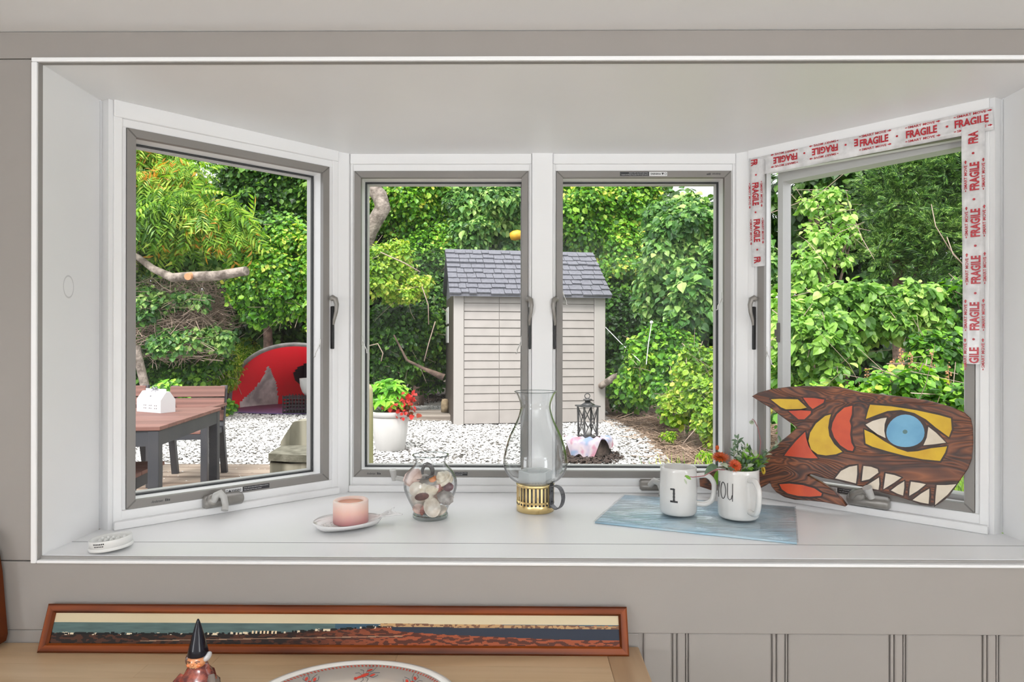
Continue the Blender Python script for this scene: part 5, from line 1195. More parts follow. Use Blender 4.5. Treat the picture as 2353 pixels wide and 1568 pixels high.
def scatter(P, nrm, tip, size, T, FT, wid=None):
    """template T (k,3) placed at P; returns verts, faces"""
    s, t, n = basis(nrm, tip); k = len(T); N_ = len(P); size = np.asarray(size)[:, None, None]; wid = size if wid is None else np.asarray(wid)[:, None, None]
    V = P[:, None, :]+(s[:, None, :]*T[None, :, 0:1])*wid+(t[:, None, :]*T[None, :, 1:2]+n[:, None, :]*T[None, :, 2:3])*size
    Fq = (np.arange(N_)*k)[:, None, None]+FT[None]
    return V.reshape(-1, 3), Fq.reshape(-1, FT.shape[1])
# crushed shells
NCH = 62000
P = np.stack([rnd.uniform(-6.8, 3.2, NCH*2), 3.6+7.2*rnd.uniform(0, 1, NCH*2)**0.8, np.zeros(NCH*2)], 1); P = P[inside(P, bed)]; tq = (G(528, 946)+G(857, 946))/2; P = P[((P[:, 0]-tq.x)/1.22)**2+((P[:, 1]-tq.y)/np.where(P[:, 1] > tq.y, 1.2, 0.58))**2 > 1][:NCH]; n_ = len(P)
P[:, 2] = GROUND+rnd.uniform(-0.004, 0.014, n_)
a5 = np.linspace(0, 2*PI, 6)[:5]
T = np.array([[0, 0, 0.22]]+[[0.62*math.sin(q)*(0.8+0.3*math.sin(3*q)), 0.62*math.cos(q), 0] for q in a5]); FT = np.array([[0, 1+(i+1) % 5, 1+i] for i in range(5)])
V, Fq = scatter(P, np.array([0, 0, 1.0])+rnd.normal(0, 0.33, (n_, 3))*np.array([1, 1, 0]), rnd.normal(size=(n_, 3)), rnd.uniform(0.020, 0.044, n_)*1.15, T, FT, rnd.uniform(0.014, 0.036, n_)*1.1)
M_SHELLS = mat('crushed_white_shell', (0.72, 0.71, 0.695), 0.6, island=0.18)
gv = thing('shell_gravel', 'crushed white shell gravel covering the yard', 'gravel', (-1.5, 6.0, GROUND), kind='stuff')
np_mesh('shells', V, Fq, M_SHELLS, gv)
Ml = (rnd.uniform(size=900)); 
# straw and bark mulch, right of the shells
def sticks(name, P0, D, r, m, parent, kind='stuff', bend=0.0):
    n = len(P0); s, t, nn = basis(rnd.normal(size=(n, 3)), D); L_ = np.linalg.norm(D, axis=1); r = np.asarray(r)
    rows = []
    for f, w in ((0, 1.0), (0.5, 0.85), (1, 0.5)):
        c = P0+D*f+nn*(bend*L_*(1-(2*f-1)**2))[:, None]
        for q in (0, 2*PI/3, 4*PI/3): rows.append(c+(s*math.cos(q)+nn*math.sin(q))*(r*w)[:, None])
    V = np.stack(rows, 1).reshape(-1, 3); b = (np.arange(n)*9)[:, None, None]
    FT = np.array([[k*3+j, k*3+(j+1) % 3, (k+1)*3+(j+1) % 3, (k+1)*3+j] for k in range(2) for j in range(3)])
    return np_mesh(name, V, (b+FT[None]).reshape(-1, 4), m, parent, kind)
M_STRAW = mat('dry_straw_mulch', rgb(158, 136, 118), 0.85, island=0.5); M_TWIG = mat('bare_twigs', rgb(166, 146, 132), 0.8, island=0.4); M_BARK = mat('grey_bark', rgb(168, 156, 146), 0.85, col2=rgb(96, 86, 78), scale=9, bump=0.9, bscale=26, dist=0.02); M_BARKD = mat('brown_bark', rgb(120, 100, 88), 0.9, col2=rgb(64, 52, 46), scale=9, bump=0.9, bscale=24, dist=0.02)
mpoly = edge_r+[G(1640, 1200), Vector((4.2, 3.4, GROUND)), Vector((4.8, 8.5, GROUND)), G(1640, 930), G(1400, 940)]
P = np.stack([rnd.uniform(0.4, 4.8, 26000), rnd.uniform(3.2, 9.5, 26000), np.zeros(26000)], 1)
P = P[inside(P+np.stack([rnd.normal(0, 0.16, 26000), rnd.normal(0, 0.2, 26000), np.zeros(26000)], 1), mpoly)]; n_ = len(P); P[:, 2] = GROUND+rnd.uniform(0, 0.03, n_)
q = rnd.uniform(0, 2*PI, n_); L_ = rnd.uniform(0.06, 0.26, n_)
mu = thing('straw_mulch', 'dry brown straw and bark mulch between the shells and the bushes', 'mulch', (2.0, 5.5, GROUND), kind='stuff')
sticks('straw', P, np.stack([np.cos(q)*L_, np.sin(q)*L_, rnd.normal(0, 0.18, n_)*L_], 1), rnd.uniform(0.002, 0.006, n_), M_STRAW, mu, bend=0.08)
# dark soil patches lying on the shells
def patch(u, v, ru, rv, n, label, m):
    c = G(u, v); ex_ = (G(u+ru, v)-c).length; ey_ = (G(u, v-rv)-c).length
    q = rnd.uniform(0, 2*PI, n); r = np.sqrt(rnd.uniform(0, 1, n))*rnd.uniform(0.8, 1.15, n)
    P = np.stack([c.x+ex_*r*np.cos(q), c.y+ey_*r*np.sin(q), np.full(n, GROUND+0.008)+rnd.uniform(0, 0.02, n)], 1)
    V, Fq = scatter(P, np.array([0, 0, 1.0])+rnd.normal(0, 0.4, (n, 3)), rnd.normal(size=(n, 3)), rnd.uniform(0.02, 0.045, n), T, FT)
    t = thing('soil', label, 'soil', c, kind='stuff'); np_mesh('clods', V, Fq, m, t)
M_SOIL = mat('dark_soil', rgb(66, 54, 48), 0.95, island=0.4)
patch(1345, 1052, 78, 16, 1500, 'dark crumbled bark spread round the stump under the lantern', M_SOIL)
patch(980, 917, 70, 9, 1500, 'dark soil strip behind the shells below the hedge left of the shed', M_SOIL)
# ---------------------------------------------------------------- deck
M_DECK = wood_mat('weathered_deck', rgb(104, 88, 76), rgb(158, 143, 129), 'X', 12, 0.8, 0.3, 5, island=0.14, mid=rgb(132, 116, 103))
dk = struct('floor_deck'); y = 1.3; x1 = -1.70
while y < 4.72:
    part('plank', MB().bbox((-6.4, y, GROUND-0.015), (x1+0.01*math.sin(y*9), y+0.136, GROUND+0.022), 0.004), M_DECK, dk); y += 0.1405
# ---------------------------------------------------------------- shed
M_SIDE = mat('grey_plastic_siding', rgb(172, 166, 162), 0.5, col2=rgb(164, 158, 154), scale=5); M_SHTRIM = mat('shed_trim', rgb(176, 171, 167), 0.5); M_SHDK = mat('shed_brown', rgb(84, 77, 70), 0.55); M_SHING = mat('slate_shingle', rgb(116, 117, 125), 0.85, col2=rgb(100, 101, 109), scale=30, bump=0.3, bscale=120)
M_VENTW = mat('white_vent', (0.75, 0.75, 0.74), 0.45)
pl, prr = G(1042, 979), G(1391, 972.5); sxv = (prr-pl); SW = sxv.length; sa = math.atan2(sxv.y, sxv.x)
sh = thing('storage_shed', 'grey plastic garden shed with a slate shingle roof at the back of the yard', 'shed', pl, sa)
dL = pl.y+DW; HWALL = (979-676)*dL/F; SD = 1.8
part('wall_core', MB().box((0.02, 0.035, 0), (SW-0.02, SD, HWALL)), M_SHTRIM, sh, local=True)
part('corner_trim', MB().bbox((0, 0, 0), (0.066*SW, 0.06, HWALL), 0.01), M_SHTRIM, sh, local=True)
part('corner_trim', MB().bbox((0.925*SW, 0, 0), (SW, 0.06, HWALL), 0.01), M_SHTRIM, sh, local=True)
rows = 14; zb = 0.118*HWALL; rh = (HWALL-zb)/rows
for (a, b) in ((0.068, 0.292), (0.295, 0.612), (0.615, 0.923)):
    for r in range(rows):
        z0, z1 = zb+r*rh, zb+(r+1)*rh
        part('siding_board', MB().add([(a*SW, 0.012, z0), (b*SW, 0.012, z0), (b*SW, 0.03, z0), (a*SW, 0.03, z0), (a*SW, 0.023, z1-0.012), (b*SW, 0.023, z1-0.012), (b*SW, 0.034, z1), (a*SW, 0.034, z1)],
             [(0, 1, 5, 4), (4, 5, 6, 7), (0, 3, 2, 1), (0, 4, 7, 3), (1, 2, 6, 5)]), M_SIDE, sh, local=True)
    part('base_panel', MB().bbox((a*SW, 0.006, 0.02), (b*SW, 0.035, zb-0.01), 0.006), M_SIDE, sh, local=True)
part('base_skid', MB().box((0.01, 0.004, 0), (SW-0.01, SD, 0.02)), M_BLACK, sh, local=True)
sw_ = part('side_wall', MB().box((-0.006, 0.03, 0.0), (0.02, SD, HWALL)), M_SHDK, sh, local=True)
for z in (0.62, 0.78):
    vn = MB().bbox((-0.020, 0.95, HWALL*z+0.02), (-0.0065, 1.5, HWALL*(z+0.15)), 0.004)
    part('vent', vn, M_VENTW, sw_, local=True)
ZR = ZC-GROUND+(790-571)*10.22/F-0.02; oh = 0.10; sl_ = math.hypot(SD/2+oh, ZR-HWALL); er = Vector((0, (SD/2+oh), ZR-HWALL)).normalized(); nr = Vector((0, -er.z, er.y))
roof = part('roof', MB().prism([(-0.06, -oh, HWALL-0.005), (-0.06, SD/2, ZR-0.02), (-0.06, SD+oh, HWALL-0.005), (-0.06, SD+oh, HWALL-0.035), (-0.06, SD/2, ZR-0.06), (-0.06, -oh, HWALL-0.035)], (SW+0.12, 0, 0)).prism([(0.0, 0.03, HWALL-0.03), (0.0, SD/2, ZR-0.05), (0.0, SD, HWALL-0.03)], (SW, 0, 0)), M_SHING, sh, local=True)
rg = random.Random(7); NR = 9; o_r = Vector((0, -oh, HWALL-0.005))
for r in range(NR):
    x = -0.07; s0, s1 = r*sl_/NR-0.012, (r+1)*sl_/NR+0.02
    if r == NR-1: s1 = sl_
    while x < SW+0.06:
        w_ = rg.choice([0.11, 0.14, 0.17, 0.20]); x2 = min(x+w_, SW+0.07)
        if SW+0.07-x2 < 0.05: x2 = SW+0.07
        t0 = 0.016 if r != 6 else 0.028; dz = rg.uniform(0, 0.004)+(0.006 if rg.random() < 0.4 else 0)
        p = lambda xx, s, n: Vector((xx, 0, 0))+o_r+er*s+nr*n
        st = s0+rg.choice([0, 0, 0.02])
        part('shingle', MB().add([p(x+0.004, st, 0.002), p(x2-0.004, st, 0.002), p(x2-0.004, s1, 0.001), p(x+0.004, s1, 0.001), p(x+0.004, st, t0+0.008+dz), p(x2-0.004, st, t0+0.008+dz), p(x2-0.004, s1, 0.006), p(x+0.004, s1, 0.006)],
             [(0, 1, 5, 4), (1, 2, 6, 5), (2, 3, 7, 6), (3, 0, 4, 7), (4, 5, 6, 7)]), M_SHING, roof, local=True); x = x2
part('ridge_cap', MB().prism([(-0.07, SD/2-0.09, ZR-0.075), (-0.07, SD/2, ZR+0.006), (-0.07, SD/2+0.09, ZR-0.075), (-0.07, SD/2+0.09, ZR-0.09), (-0.07, SD/2, ZR-0.01), (-0.07, SD/2-0.09, ZR-0.09)], (SW+0.14, 0, 0)), M_SHING, sh, local=True)
# ---------------------------------------------------------------- patio table, chairs, bench, box
M_SLAT = wood_mat('red_brown_slat', rgb(104, 70, 62), rgb(136, 96, 86), 'X', 14, 0.6, 0.1, 3, island=0.06); M_ALUD = mat('dark_charcoal_metal', rgb(60, 62, 68), 0.5, col2=rgb(72, 72, 76), scale=6)
TZ = ZC-0.44; ta = atZ(367, 981, TZ); tb = atZ(509, 936, TZ); tey = (tb-ta); TD = tey.length; trz = math.atan2(tey.y, tey.x)-PI/2; TW = 1.7
pt_ = thing('patio_table', 'outdoor dining table with red brown slats and charcoal legs on the deck', 'table', (ta.x, ta.y, GROUND+0.022), trz)
th_ = TZ-GROUND-0.022; nsl = 9; sd_ = TD/nsl
for i in range(nsl): part('slat', MB().bbox((-TW, i*sd_+0.003, th_-0.022), (0, (i+1)*sd_-0.003, th_), 0.003), M_SLAT, pt_, local=True)
part('apron', MB().box((-TW+0.02, 0.012, th_-0.105), (-0.012, 0.05, th_-0.0225)).box((-TW+0.02, TD-0.05, th_-0.105), (-0.012, TD-0.012, th_-0.0225)).box((-0.05, 0.05, th_-0.105), (-0.012, TD-0.05, th_-0.0225)).box((-TW+0.02, 0.05, th_-0.105), (-TW+0.058, TD-0.05, th_-0.0225)), M_ALUD, pt_, local=True)
for x in (-TW+0.008, -0.064):
    for y in (0.008, TD-0.064): part('leg', MB().bbox((x, y, 0.0), (x+0.056, y+0.056, th_-0.0225), 0.004), M_ALUD, pt_, local=True)
def armchair(label, loc, rz):
    t = thing('patio_chair', label, 'chair', (loc[0], loc[1], GROUND+0.022), rz, 'red brown slatted patio chairs')
    w, d, hs, ha, hb = 0.46, 0.56, 0.43, 0.62, 0.775
    for x in (-w/2, w/2-0.05):
        part('front_leg', MB().bbox((x, -d/2, 0), (x+0.05, -d/2+0.05, ha-0.02), 0.003), M_ALUD, t, local=True)
        part('rear_leg', MB().prism([(x, d/2, 0), (x, d/2+0.045, 0), (x, d/2-0.06, hs), (x, d/2+0.03, hb), (x, d/2-0.005, hb), (x, d/2-0.11, hs)], (0.05, 0, 0)), M_ALUD, t, local=True)
        part('armrest', MB().bbox((x-0.005, -d/2-0.02, ha-0.02), (x+0.06, d/2-0.03, ha+0.005), 0.004), M_SLAT, t, local=True)
    part('seat_frame', MB().box((-w/2+0.05, -d/2+0.005, hs-0.055), (w/2-0.05, -d/2+0.04, hs-0.012)).box((-w/2+0.01, -d/2+0.05, hs-0.055), (-w/2+0.045, d/2-0.08, hs-0.012)).box((w/2-0.045, -d/2+0.05, hs-0.055), (w/2-0.01, d/2-0.08, hs-0.012)), M_ALUD, t, local=True)
    for i in range(5): part('seat_slat', MB().bbox((-w/2+0.052, -d/2+0.006+i*0.092, hs-0.011), (w/2-0.052, -d/2+0.092+i*0.092, hs+0.008), 0.003), M_SLAT, t, local=True)
    for i in range(3):
        z0 = hb-0.098-i*0.102; yb = d/2-0.062+(z0+0.05-hs)/(hb-hs)*0.082
        part('back_slat', MB().bbox((-w/2+0.004, -0.013, -0.047), (w/2-0.004, 0.006, 0.047), 0.003, Matrix.Translation((0, yb-0.05, z0+0.048)) @ Matrix.Rotation(-0.22, 4, 'X')), M_SLAT, t, local=True)
    return t
ca = atD(457, 900, 5.42)
armchair('red brown slatted patio chair fully in view behind the right end of the patio table', (-2.765, 4.08), math.radians(9))
cb = atD(290, 900, 5.55)
armchair('red brown slatted patio chair half hidden behind the white box on the patio table', (-3.50, 4.12), math.radians(5))
b0 = atZ(345, 1075, GROUND+0.46)
bn = thing('patio_bench', 'low slatted bench tucked under the near side of the patio table', 'bench', (b0.x, b0.y, GROUND+0.022), trz)
for i in range(4): part('slat', MB().bbox((-1.1, -0.22+i*0.11, 0.415), (0, -0.115+i*0.11, 0.438), 0.003), M_SLAT, bn, local=True)
part('apron', MB().box((-1.08, -0.21, 0.35), (-0.01, -0.18, 0.4145)).box((-0.04, -0.18, 0.35), (-0.01, 0.19, 0.4145)).box((-1.08, 0.18, 0.35), (-0.01, 0.21, 0.4145)), M_ALUD, bn, local=True)
for x in (-1.08, -0.065):
    for y in (-0.208, 0.152): part('leg', MB().bbox((x, y, 0), (x+0.055, y+0.055, 0.414), 0.003), M_ALUD, bn, local=True)
M_CARD = mat('white_card', (0.66, 0.66, 0.67), 0.6); M_PRINTG = mat('grey_print', rgb(110, 110, 116), 0.6); M_RIB = mat('grey_ribbon', rgb(150, 150, 158), 0.35)
g0 = atZ(314, 946, TZ); g1 = atZ(366, 951, TZ); gdx = g1-g0; BW = gdx.length*0.98; bz = math.atan2(gdx.y, gdx.x)+0.05
bx = thing('gift_box', 'small white gable gift box with grey print and ribbon on the patio table', 'box', (g0.x, g0.y, TZ+0.0005), bz)
BD, BH = 0.10, 0.080
part('carton', MB().box((0, 0, 0), (BW, BD, BH)), M_CARD, bx, local=True)
part('gable_lid', MB().prism([(0, 0, BH), (0, BD, BH), (0, BD*0.62, BH+0.052), (0, BD*0.38, BH+0.052)], (BW, 0, 0)).box((0.02, BD/2-0.002, BH+0.05), (BW-0.02, BD/2+0.002, BH+0.068)), M_CARD, bx, local=True)
mb = MB(); rq = random.Random(3)
for gx_ in range(3):
    for ix_ in range(2):
        for iz in range(2):
            x = BW*(0.30+gx_*0.22+ix_*0.07); z = BH*(0.30+iz*0.22)
            mb.box((x, -0.0006, z), (x+0.0045, 0.0, z+0.006)).box((x+0.005, -0.0006, z+0.002), (x+0.0075, 0.0, z+0.004+0.004*rq.random()))
q_ = [Vector((BW*0.5+0.006*math.sin(k)**3*1.1, BD*0.16, BH+0.024+0.0055*(0.81*math.cos(k)-0.31*math.cos(2*k)))) for k in np.linspace(0, 2*PI, 16, endpoint=False)]
mb.prism([p+Vector((0, -0.004-(p.z-BH-0.024)*-0.7, 0)) for p in q_], (0, 0.001, 0))
part('printed_mark', mb, M_PRINTG, bx, local=True)
mb = MB()
for sg in (-1, 1): mb.tube([(BW*0.5, BD/2-0.004, BH+0.066), (BW*0.5+sg*0.018, BD/2-0.012, BH+0.080), (BW*0.5+sg*0.03, BD/2-0.010, BH+0.070), (BW*0.5+sg*0.014, BD/2-0.008, BH+0.064)], 0.0035, 6).tube([(BW*0.5, BD/2-0.004, BH+0.066), (BW*0.5+sg*0.022, BD/2-0.02, BH+0.050)], 0.002, 5)
part('ribbon_bow', mb, M_RIB, bx, local=True)
# ---------------------------------------------------------------- pop-up tent, crate, white pot
M_TRED = mat('red_nylon', (0.80, 0.022, 0.035), 0.5, trans=0.5); M_TWH = mat('white_nylon', rgb(214, 210, 208), 0.55, trans=0.4, col2=rgb(155, 152, 152), scale=5); M_TPUR = mat('purple_groundsheet', rgb(118, 98, 142), 0.6, col2=rgb(108, 88, 132), scale=5); M_MESH = mat('black_mesh', (0.015, 0.015, 0.017), 0.7)
tl, trr = G(528, 946), G(857, 946); tcx = (tl+trr)/2; TRX = (trr-tl).length/2; TRZ = (951-797)*(tcx.y+DW)/F; TDY = 1.25
tn = thing('beach_tent', 'red and white pop up beach tent with a purple floor beyond the deck', 'tent', tcx)
def tp_(ph, s, r=1.0):
    """ph 0..pi along the arch from the left foot, s 0 (mouth) .. 1 (back)"""
    k = s*PI/2; lean = -0.30*math.sin(ph)*(1-s)**2
    return Vector((-TRX*math.cos(ph)*math.cos(k*0.86)*r, lean+TDY*math.sin(k), TRZ*math.sin(ph)**0.85*math.cos(k)**0.75*r+0.005))
def shell(nm, f, m, npz=36, nsz=14):
    mb = MB(); cells = [(i, j) for i in range(npz) for j in range(nsz) if f(PI*(i+0.5)/npz, (j+0.5)/nsz)]
    for (i, j) in cells:
        q = [tp_(PI*(i+a)/npz, min((j+b)/nsz, 0.995)) for a, b in ((0, 0), (1, 0), (1, 1), (0, 1))]; mb.add(q, [(0, 1, 2, 3)], True)
    return part(nm, mb, m, tn, local=True)
def pan(ph, s):
    p = tp_(ph, s)
    if s > 0.35 and ((p.x+0.07)/0.43)**2+((p.z-0.54)/0.27)**2 < 1: return 'win'
    if s > 0.16 and -1.27 < p.x < -0.79 and p.z < 0.05+0.72*(p.x+1.25)/0.46: return 'wh'
    return 'red'
for nm_, key, m_ in (('red_panel', 'red', M_TRED), ('white_panel', 'wh', M_TWH), ('mesh_window', 'win', M_MESH)): shell(nm_, lambda ph, s: pan(ph, s) == key, m_, 110, 50)
part('rim_piping', MB().tube([tp_(q, 0)+Vector((0, -0.01, 0)) for q in np.linspace(0.0, PI, 40)], 0.035, 8), M_TWH, tn, local=True)
part('floor_sheet', MB().prism([(TRX*math.cos(q), (0.0-0.62*abs(math.sin(q)) if q > PI else TDY*math.sin(q)), 0.022) for q in np.linspace(0, 2*PI, 44, endpoint=False)], (0, 0, 0.014)), M_TPUR, tn, local=True)
cr0 = atD(658, 945, 10.75); cr1 = atD(716, 945, 10.75); CW = (cr1-cr0).length
cr = thing('milk_crate', 'black plastic crate inside the red tent', 'crate', ((cr0.x+cr1.x)/2, cr0.y, GROUND+0.037))
CH = 40*10.75/F
for nm, a, b in (('front', (-CW/2, -0.16), (CW/2, -0.15)), ('rear', (-CW/2, 0.15), (CW/2, 0.16))):
    mb = MB()
    for i in range(5): mb.box((a[0], a[1], CH*i/5), (b[0], b[1], CH*i/5+0.022))
    for i in range(9): mb.box((a[0]+CW*i/8-0.008, a[1]-0.001, 0), (a[0]+CW*i/8+0.008, b[1]+0.001, CH))
    part(nm+'_side', mb, M_MESH, cr, local=True)
for sx_ in (-1, 1):
    mb = MB()
    for i in range(5): mb.box((sx_*CW/2-0.005, -0.15, CH*i/5), (sx_*CW/2+0.005, 0.15, CH*i/5+0.022))
    part('end_side', mb, M_MESH, cr, local=True)
part('bottom', MB().box((-CW/2, -0.16, 0), (CW/2, 0.16, 0.012)).box((-CW/2, -0.149, CH-0.03), (CW/2, 0.149, CH-0.018)), M_MESH, cr, local=True)
M_WPLA = mat('white_plastic_pot', (0.57, 0.56, 0.55), 0.4, col2=(0.53, 0.52, 0.51), scale=6)
wpc = atD(712, 905, 10.7)
whole('round_pot', MB().tlathe([(0.001, 0), (0.08, 0.0), (0.12, 0.05), (0.155, 0.15), (0.165, 0.27), (0.158, 0.275), (0.148, 0.15), (0.11, 0.06), (0.001, 0.02)], (wpc.x, wpc.y, GROUND+0.038+CH), 28), M_WPLA, 'white pot standing on the black crate inside the tent', 'pot')
# ---------------------------------------------------------------- log chair and piling
M_WLOG = wood_mat('weathered_grey_wood', rgb(74, 72, 60), rgb(150, 146, 130), 'Z', 12, 0.85, 0.5, 11, ring=0.25, mid=rgb(102, 99, 85)); M_WLOGT = mat('weathered_end_grain', rgb(120, 118, 104), 0.9, col2=rgb(88, 86, 73), scale=14, bump=0.6, bscale=40, dist=0.01)
M_MOSS = wood_mat('mossy_post', rgb(74, 92, 46), rgb(190, 178, 142), 'Z', 9, 0.9, 0.5, 5, mid=rgb(138, 138, 92))
lb = G(640, 1118); dl = lb.y+DW; k_ = dl/F
lg = thing('log_chair', 'rough weathered grey chair carved from a thick log beside the deck', 'chair', (lb.x, lb.y, GROUND))
def lgp(u, v, y): return Vector(((u-640)*k_, y, (1118-v)*k_))
bk = [(634, 1118), (636, 1060), (634, 1020), (650, 995), (664, 973), (700, 969), (760, 970), (792, 998), (800, 1030), (798, 1118)]
part('backrest', MB().prism([lgp(u, v, 0.10) for u, v in bk], (0, 0.22, 0)), M_WLOG, lg, local=True)
st_ = [(638, -0.10), (650, -0.28), (700, -0.34), (770, -0.30), (792, -0.12), (794, 0.099), (640, 0.099)]
part('seat_block', MB().prism([lgp(u, 1047+4*math.sin(u), y) for u, y in st_], (0, 0, -(1118-1047)*k_*0.93)), M_WLOG, lg, local=True)
mb = MB(); top = [lgp(640+(u-640)*1.03-2, 1046+3*math.sin(u*2), y*1.06 if y < 0 else y) for u, y in st_]; mb.prism(top, (0, 0, 0.055)); part('seat_top', mb, M_WLOGT, lg, local=True)
pp = G(822, 1092)
mp_ = MB().lathe([(0.138, 0), (0.132, 0.1), (0.130, 0.62), (0.127, 0.76), (0.112, 0.80), (0.06, 0.83), (0, 0.835)], (pp.x, pp.y, GROUND), 26, fn=lambda r, z, q: r*(1+0.035*math.sin(7*q)+0.02*math.sin(13*q+z*3)))
whole('wood_piling', mp_, M_MOSS, 'upright weathered piling with green moss at the left edge of the second window', 'post')
# ---------------------------------------------------------------- planter
bp_ = G(897, 1036); kp = (bp_.y+DW)/F
po = thing('planter', 'large fluted white planter pot standing on the shells', 'planter', (bp_.x, bp_.y, GROUND)); PH = 92*kp
R_t, R_b = 44.5*kp, 33*kp
part('pot', MB().tlathe([(0.002, 0.004), (R_b*0.92, 0.0), (R_b, 0.02), (R_b*1.12, PH*0.35), (R_t*0.93, PH*0.84), (R_t*0.90, PH*0.86), (R_t*0.84, PH*0.84), (R_b*0.98, PH*0.35), (R_b*0.85, 0.03), (0.002, 0.02)], (0, 0, 0), 72, fn=lambda r, z, q: r*(1+(0.03*abs(math.cos(13*q))-0.015 if 0.03 < z < PH*0.80 else 0))), M_WPLA, po, local=True)
part('rim', MB().tlathe([(R_t*0.88, PH*0.86), (R_t*0.95, PH*0.855), (R_t, PH*0.90), (R_t*1.01, PH*0.985), (R_t*0.98, PH), (R_t*0.92, PH*0.985), (R_t*0.90, PH*0.9)], (0, 0, 0), 64), M_WPLA, po, local=True)
part('potting_soil', MB().lathe([(R_t*0.89, PH*0.80), (R_t*0.6, PH*0.83), (0, PH*0.84)], (0, 0, 0), 30), M_SOIL, po, local=True)
M_PLB = leaf_mat('bright_palmate_leaf', [(0, rgb(84, 140, 40)), (0.5, rgb(128, 186, 58)), (1, rgb(176, 214, 90))], 3.0); M_FLR = mat('red_flower', rgb(214, 54, 48), 0.5, island=0.25, trans=0.2); M_FLL = leaf_mat('bronze_leaf', [(0, rgb(70, 90, 40)), (0.6, rgb(140, 70, 50)), (1, rgb(200, 90, 60))], 4.0)
T4 = np.array([[0, 0, 0], [-0.5, 0.5, 0.10], [0, 1, -0.12], [0.5, 0.5, 0.10]]); F4 = np.array([[0, 1, 2, 3]])
T6 = np.array([[0, 0, 0], [-0.44, 0.22, 0.05], [-0.46, 0.58, 0.06], [0, 1, -0.10], [0.46, 0.58, 0.06], [0.44, 0.22, 0.05]]); F6 = np.array([[0, 1, 2, 3], [0, 3, 4, 5]])
T8 = np.array([[0, 0, 0], [-0.40, 0.35, 0.10], [0, 0.45, 0], [0.40, 0.35, 0.10], [-0.30, 0.75, 0.04], [0, 1.05, -0.18], [0.30, 0.75, 0.04]]); F8 = np.array([[0, 2, 4, 1], [2, 5, 5, 4], [0, 3, 6, 2], [2, 6, 5, 5]])
pb = Vector((bp_.x-0.02, bp_.y, GROUND+PH*0.84))
tr_ = thing('palmate_plant', 'bright green bushy plant with finger shaped leaves in the planter', 'plant', pb)
nst = 70; q = rnd.uniform(0, 2*PI, nst); el = np.arccos(rnd.uniform(-0.15, 1, nst)); rr = rnd.uniform(0.75, 1.05, nst)
D = np.stack([np.sin(el)*np.cos(q)*45*kp, np.sin(el)*np.sin(q)*38*kp, np.cos(el)*42*kp+42*kp], 1)*rr[:, None]; C_ = np.array(pb)+D
sticks('stem', np.tile(np.array(pb), (nst, 1))+rnd.normal(0, 0.02, (nst, 3))*np.array([1, 1, 0]), C_-np.array(pb), np.full(nst, 0.004), M_STEM, tr_)
LP, LN, LT = [], [], []
for i in range(nst):
    o = D[i]/np.linalg.norm(D[i])+np.array([0, -0.35, 0.4]); o /= np.linalg.norm(o); a = np.cross(o, [0.3, 0.2, 0.9]); a /= np.linalg.norm(a); b = np.cross(o, a)
    for k in range(6):
        w = 2*PI*k/6+i; d = a*math.cos(w)+b*math.sin(w); LP.append(C_[i]); LT.append(d-0.25*o); LN.append(o+0.15*rnd.normal(size=3))
LP, LN, LT = map(np.array, (LP, LN, LT)); sz = rnd.uniform(0.07, 0.125, len(LP)); V, Fq = scatter(LP, LN, LT, sz, T6, F6, sz*0.48); np_mesh('leaves', V, Fq, M_PLB, tr_)
fc = Vector((bp_.x+24*kp, bp_.y-0.05, GROUND+PH*0.84))
rf_ = thing('red_flowers', 'red flowering plant spilling over the right side of the planter', 'flower', fc)
n_ = 170; C_ = np.array(fc)+rnd.normal(0, 1, (n_, 3))*np.array([16*kp, 0.06, 15*kp])+np.array([0, -0.03, 20*kp]); C_[:30] = np.array(fc)+rnd.normal(0, 1, (30, 3))*np.array([6*kp, 0.04, 5*kp])+np.array([24*kp, 0, 46*kp])
C_[:, 2] = np.maximum(C_[:, 2], fc.z+0.01)
V, Fq = scatter(C_, rnd.normal(size=(n_, 3))+np.array([0, -1, 0.5]), rnd.normal(size=(n_, 3)), rnd.uniform(0.03, 0.06, n_), T6, F6); np_mesh('petals', V, Fq, M_FLR, rf_)
C2 = np.array(fc)+rnd.normal(0, 1, (90, 3))*np.array([15*kp, 0.06, 9*kp])+np.array([0, 0, 12*kp]); C2[:, 2] = np.maximum(C2[:, 2], fc.z+0.01)
V, Fq = scatter(C2, rnd.normal(size=(90, 3))+np.array([0, -1, 0.7]), rnd.normal(size=(90, 3)), rnd.uniform(0.04, 0.07, 90), T6, F6); np_mesh('leaves', V, Fq, M_FLL, rf_)
sticks('stem', np.tile(np.array(fc), (14, 1)), C_[:28:2]-np.array(fc), np.full(14, 0.004), M_STEM, rf_)
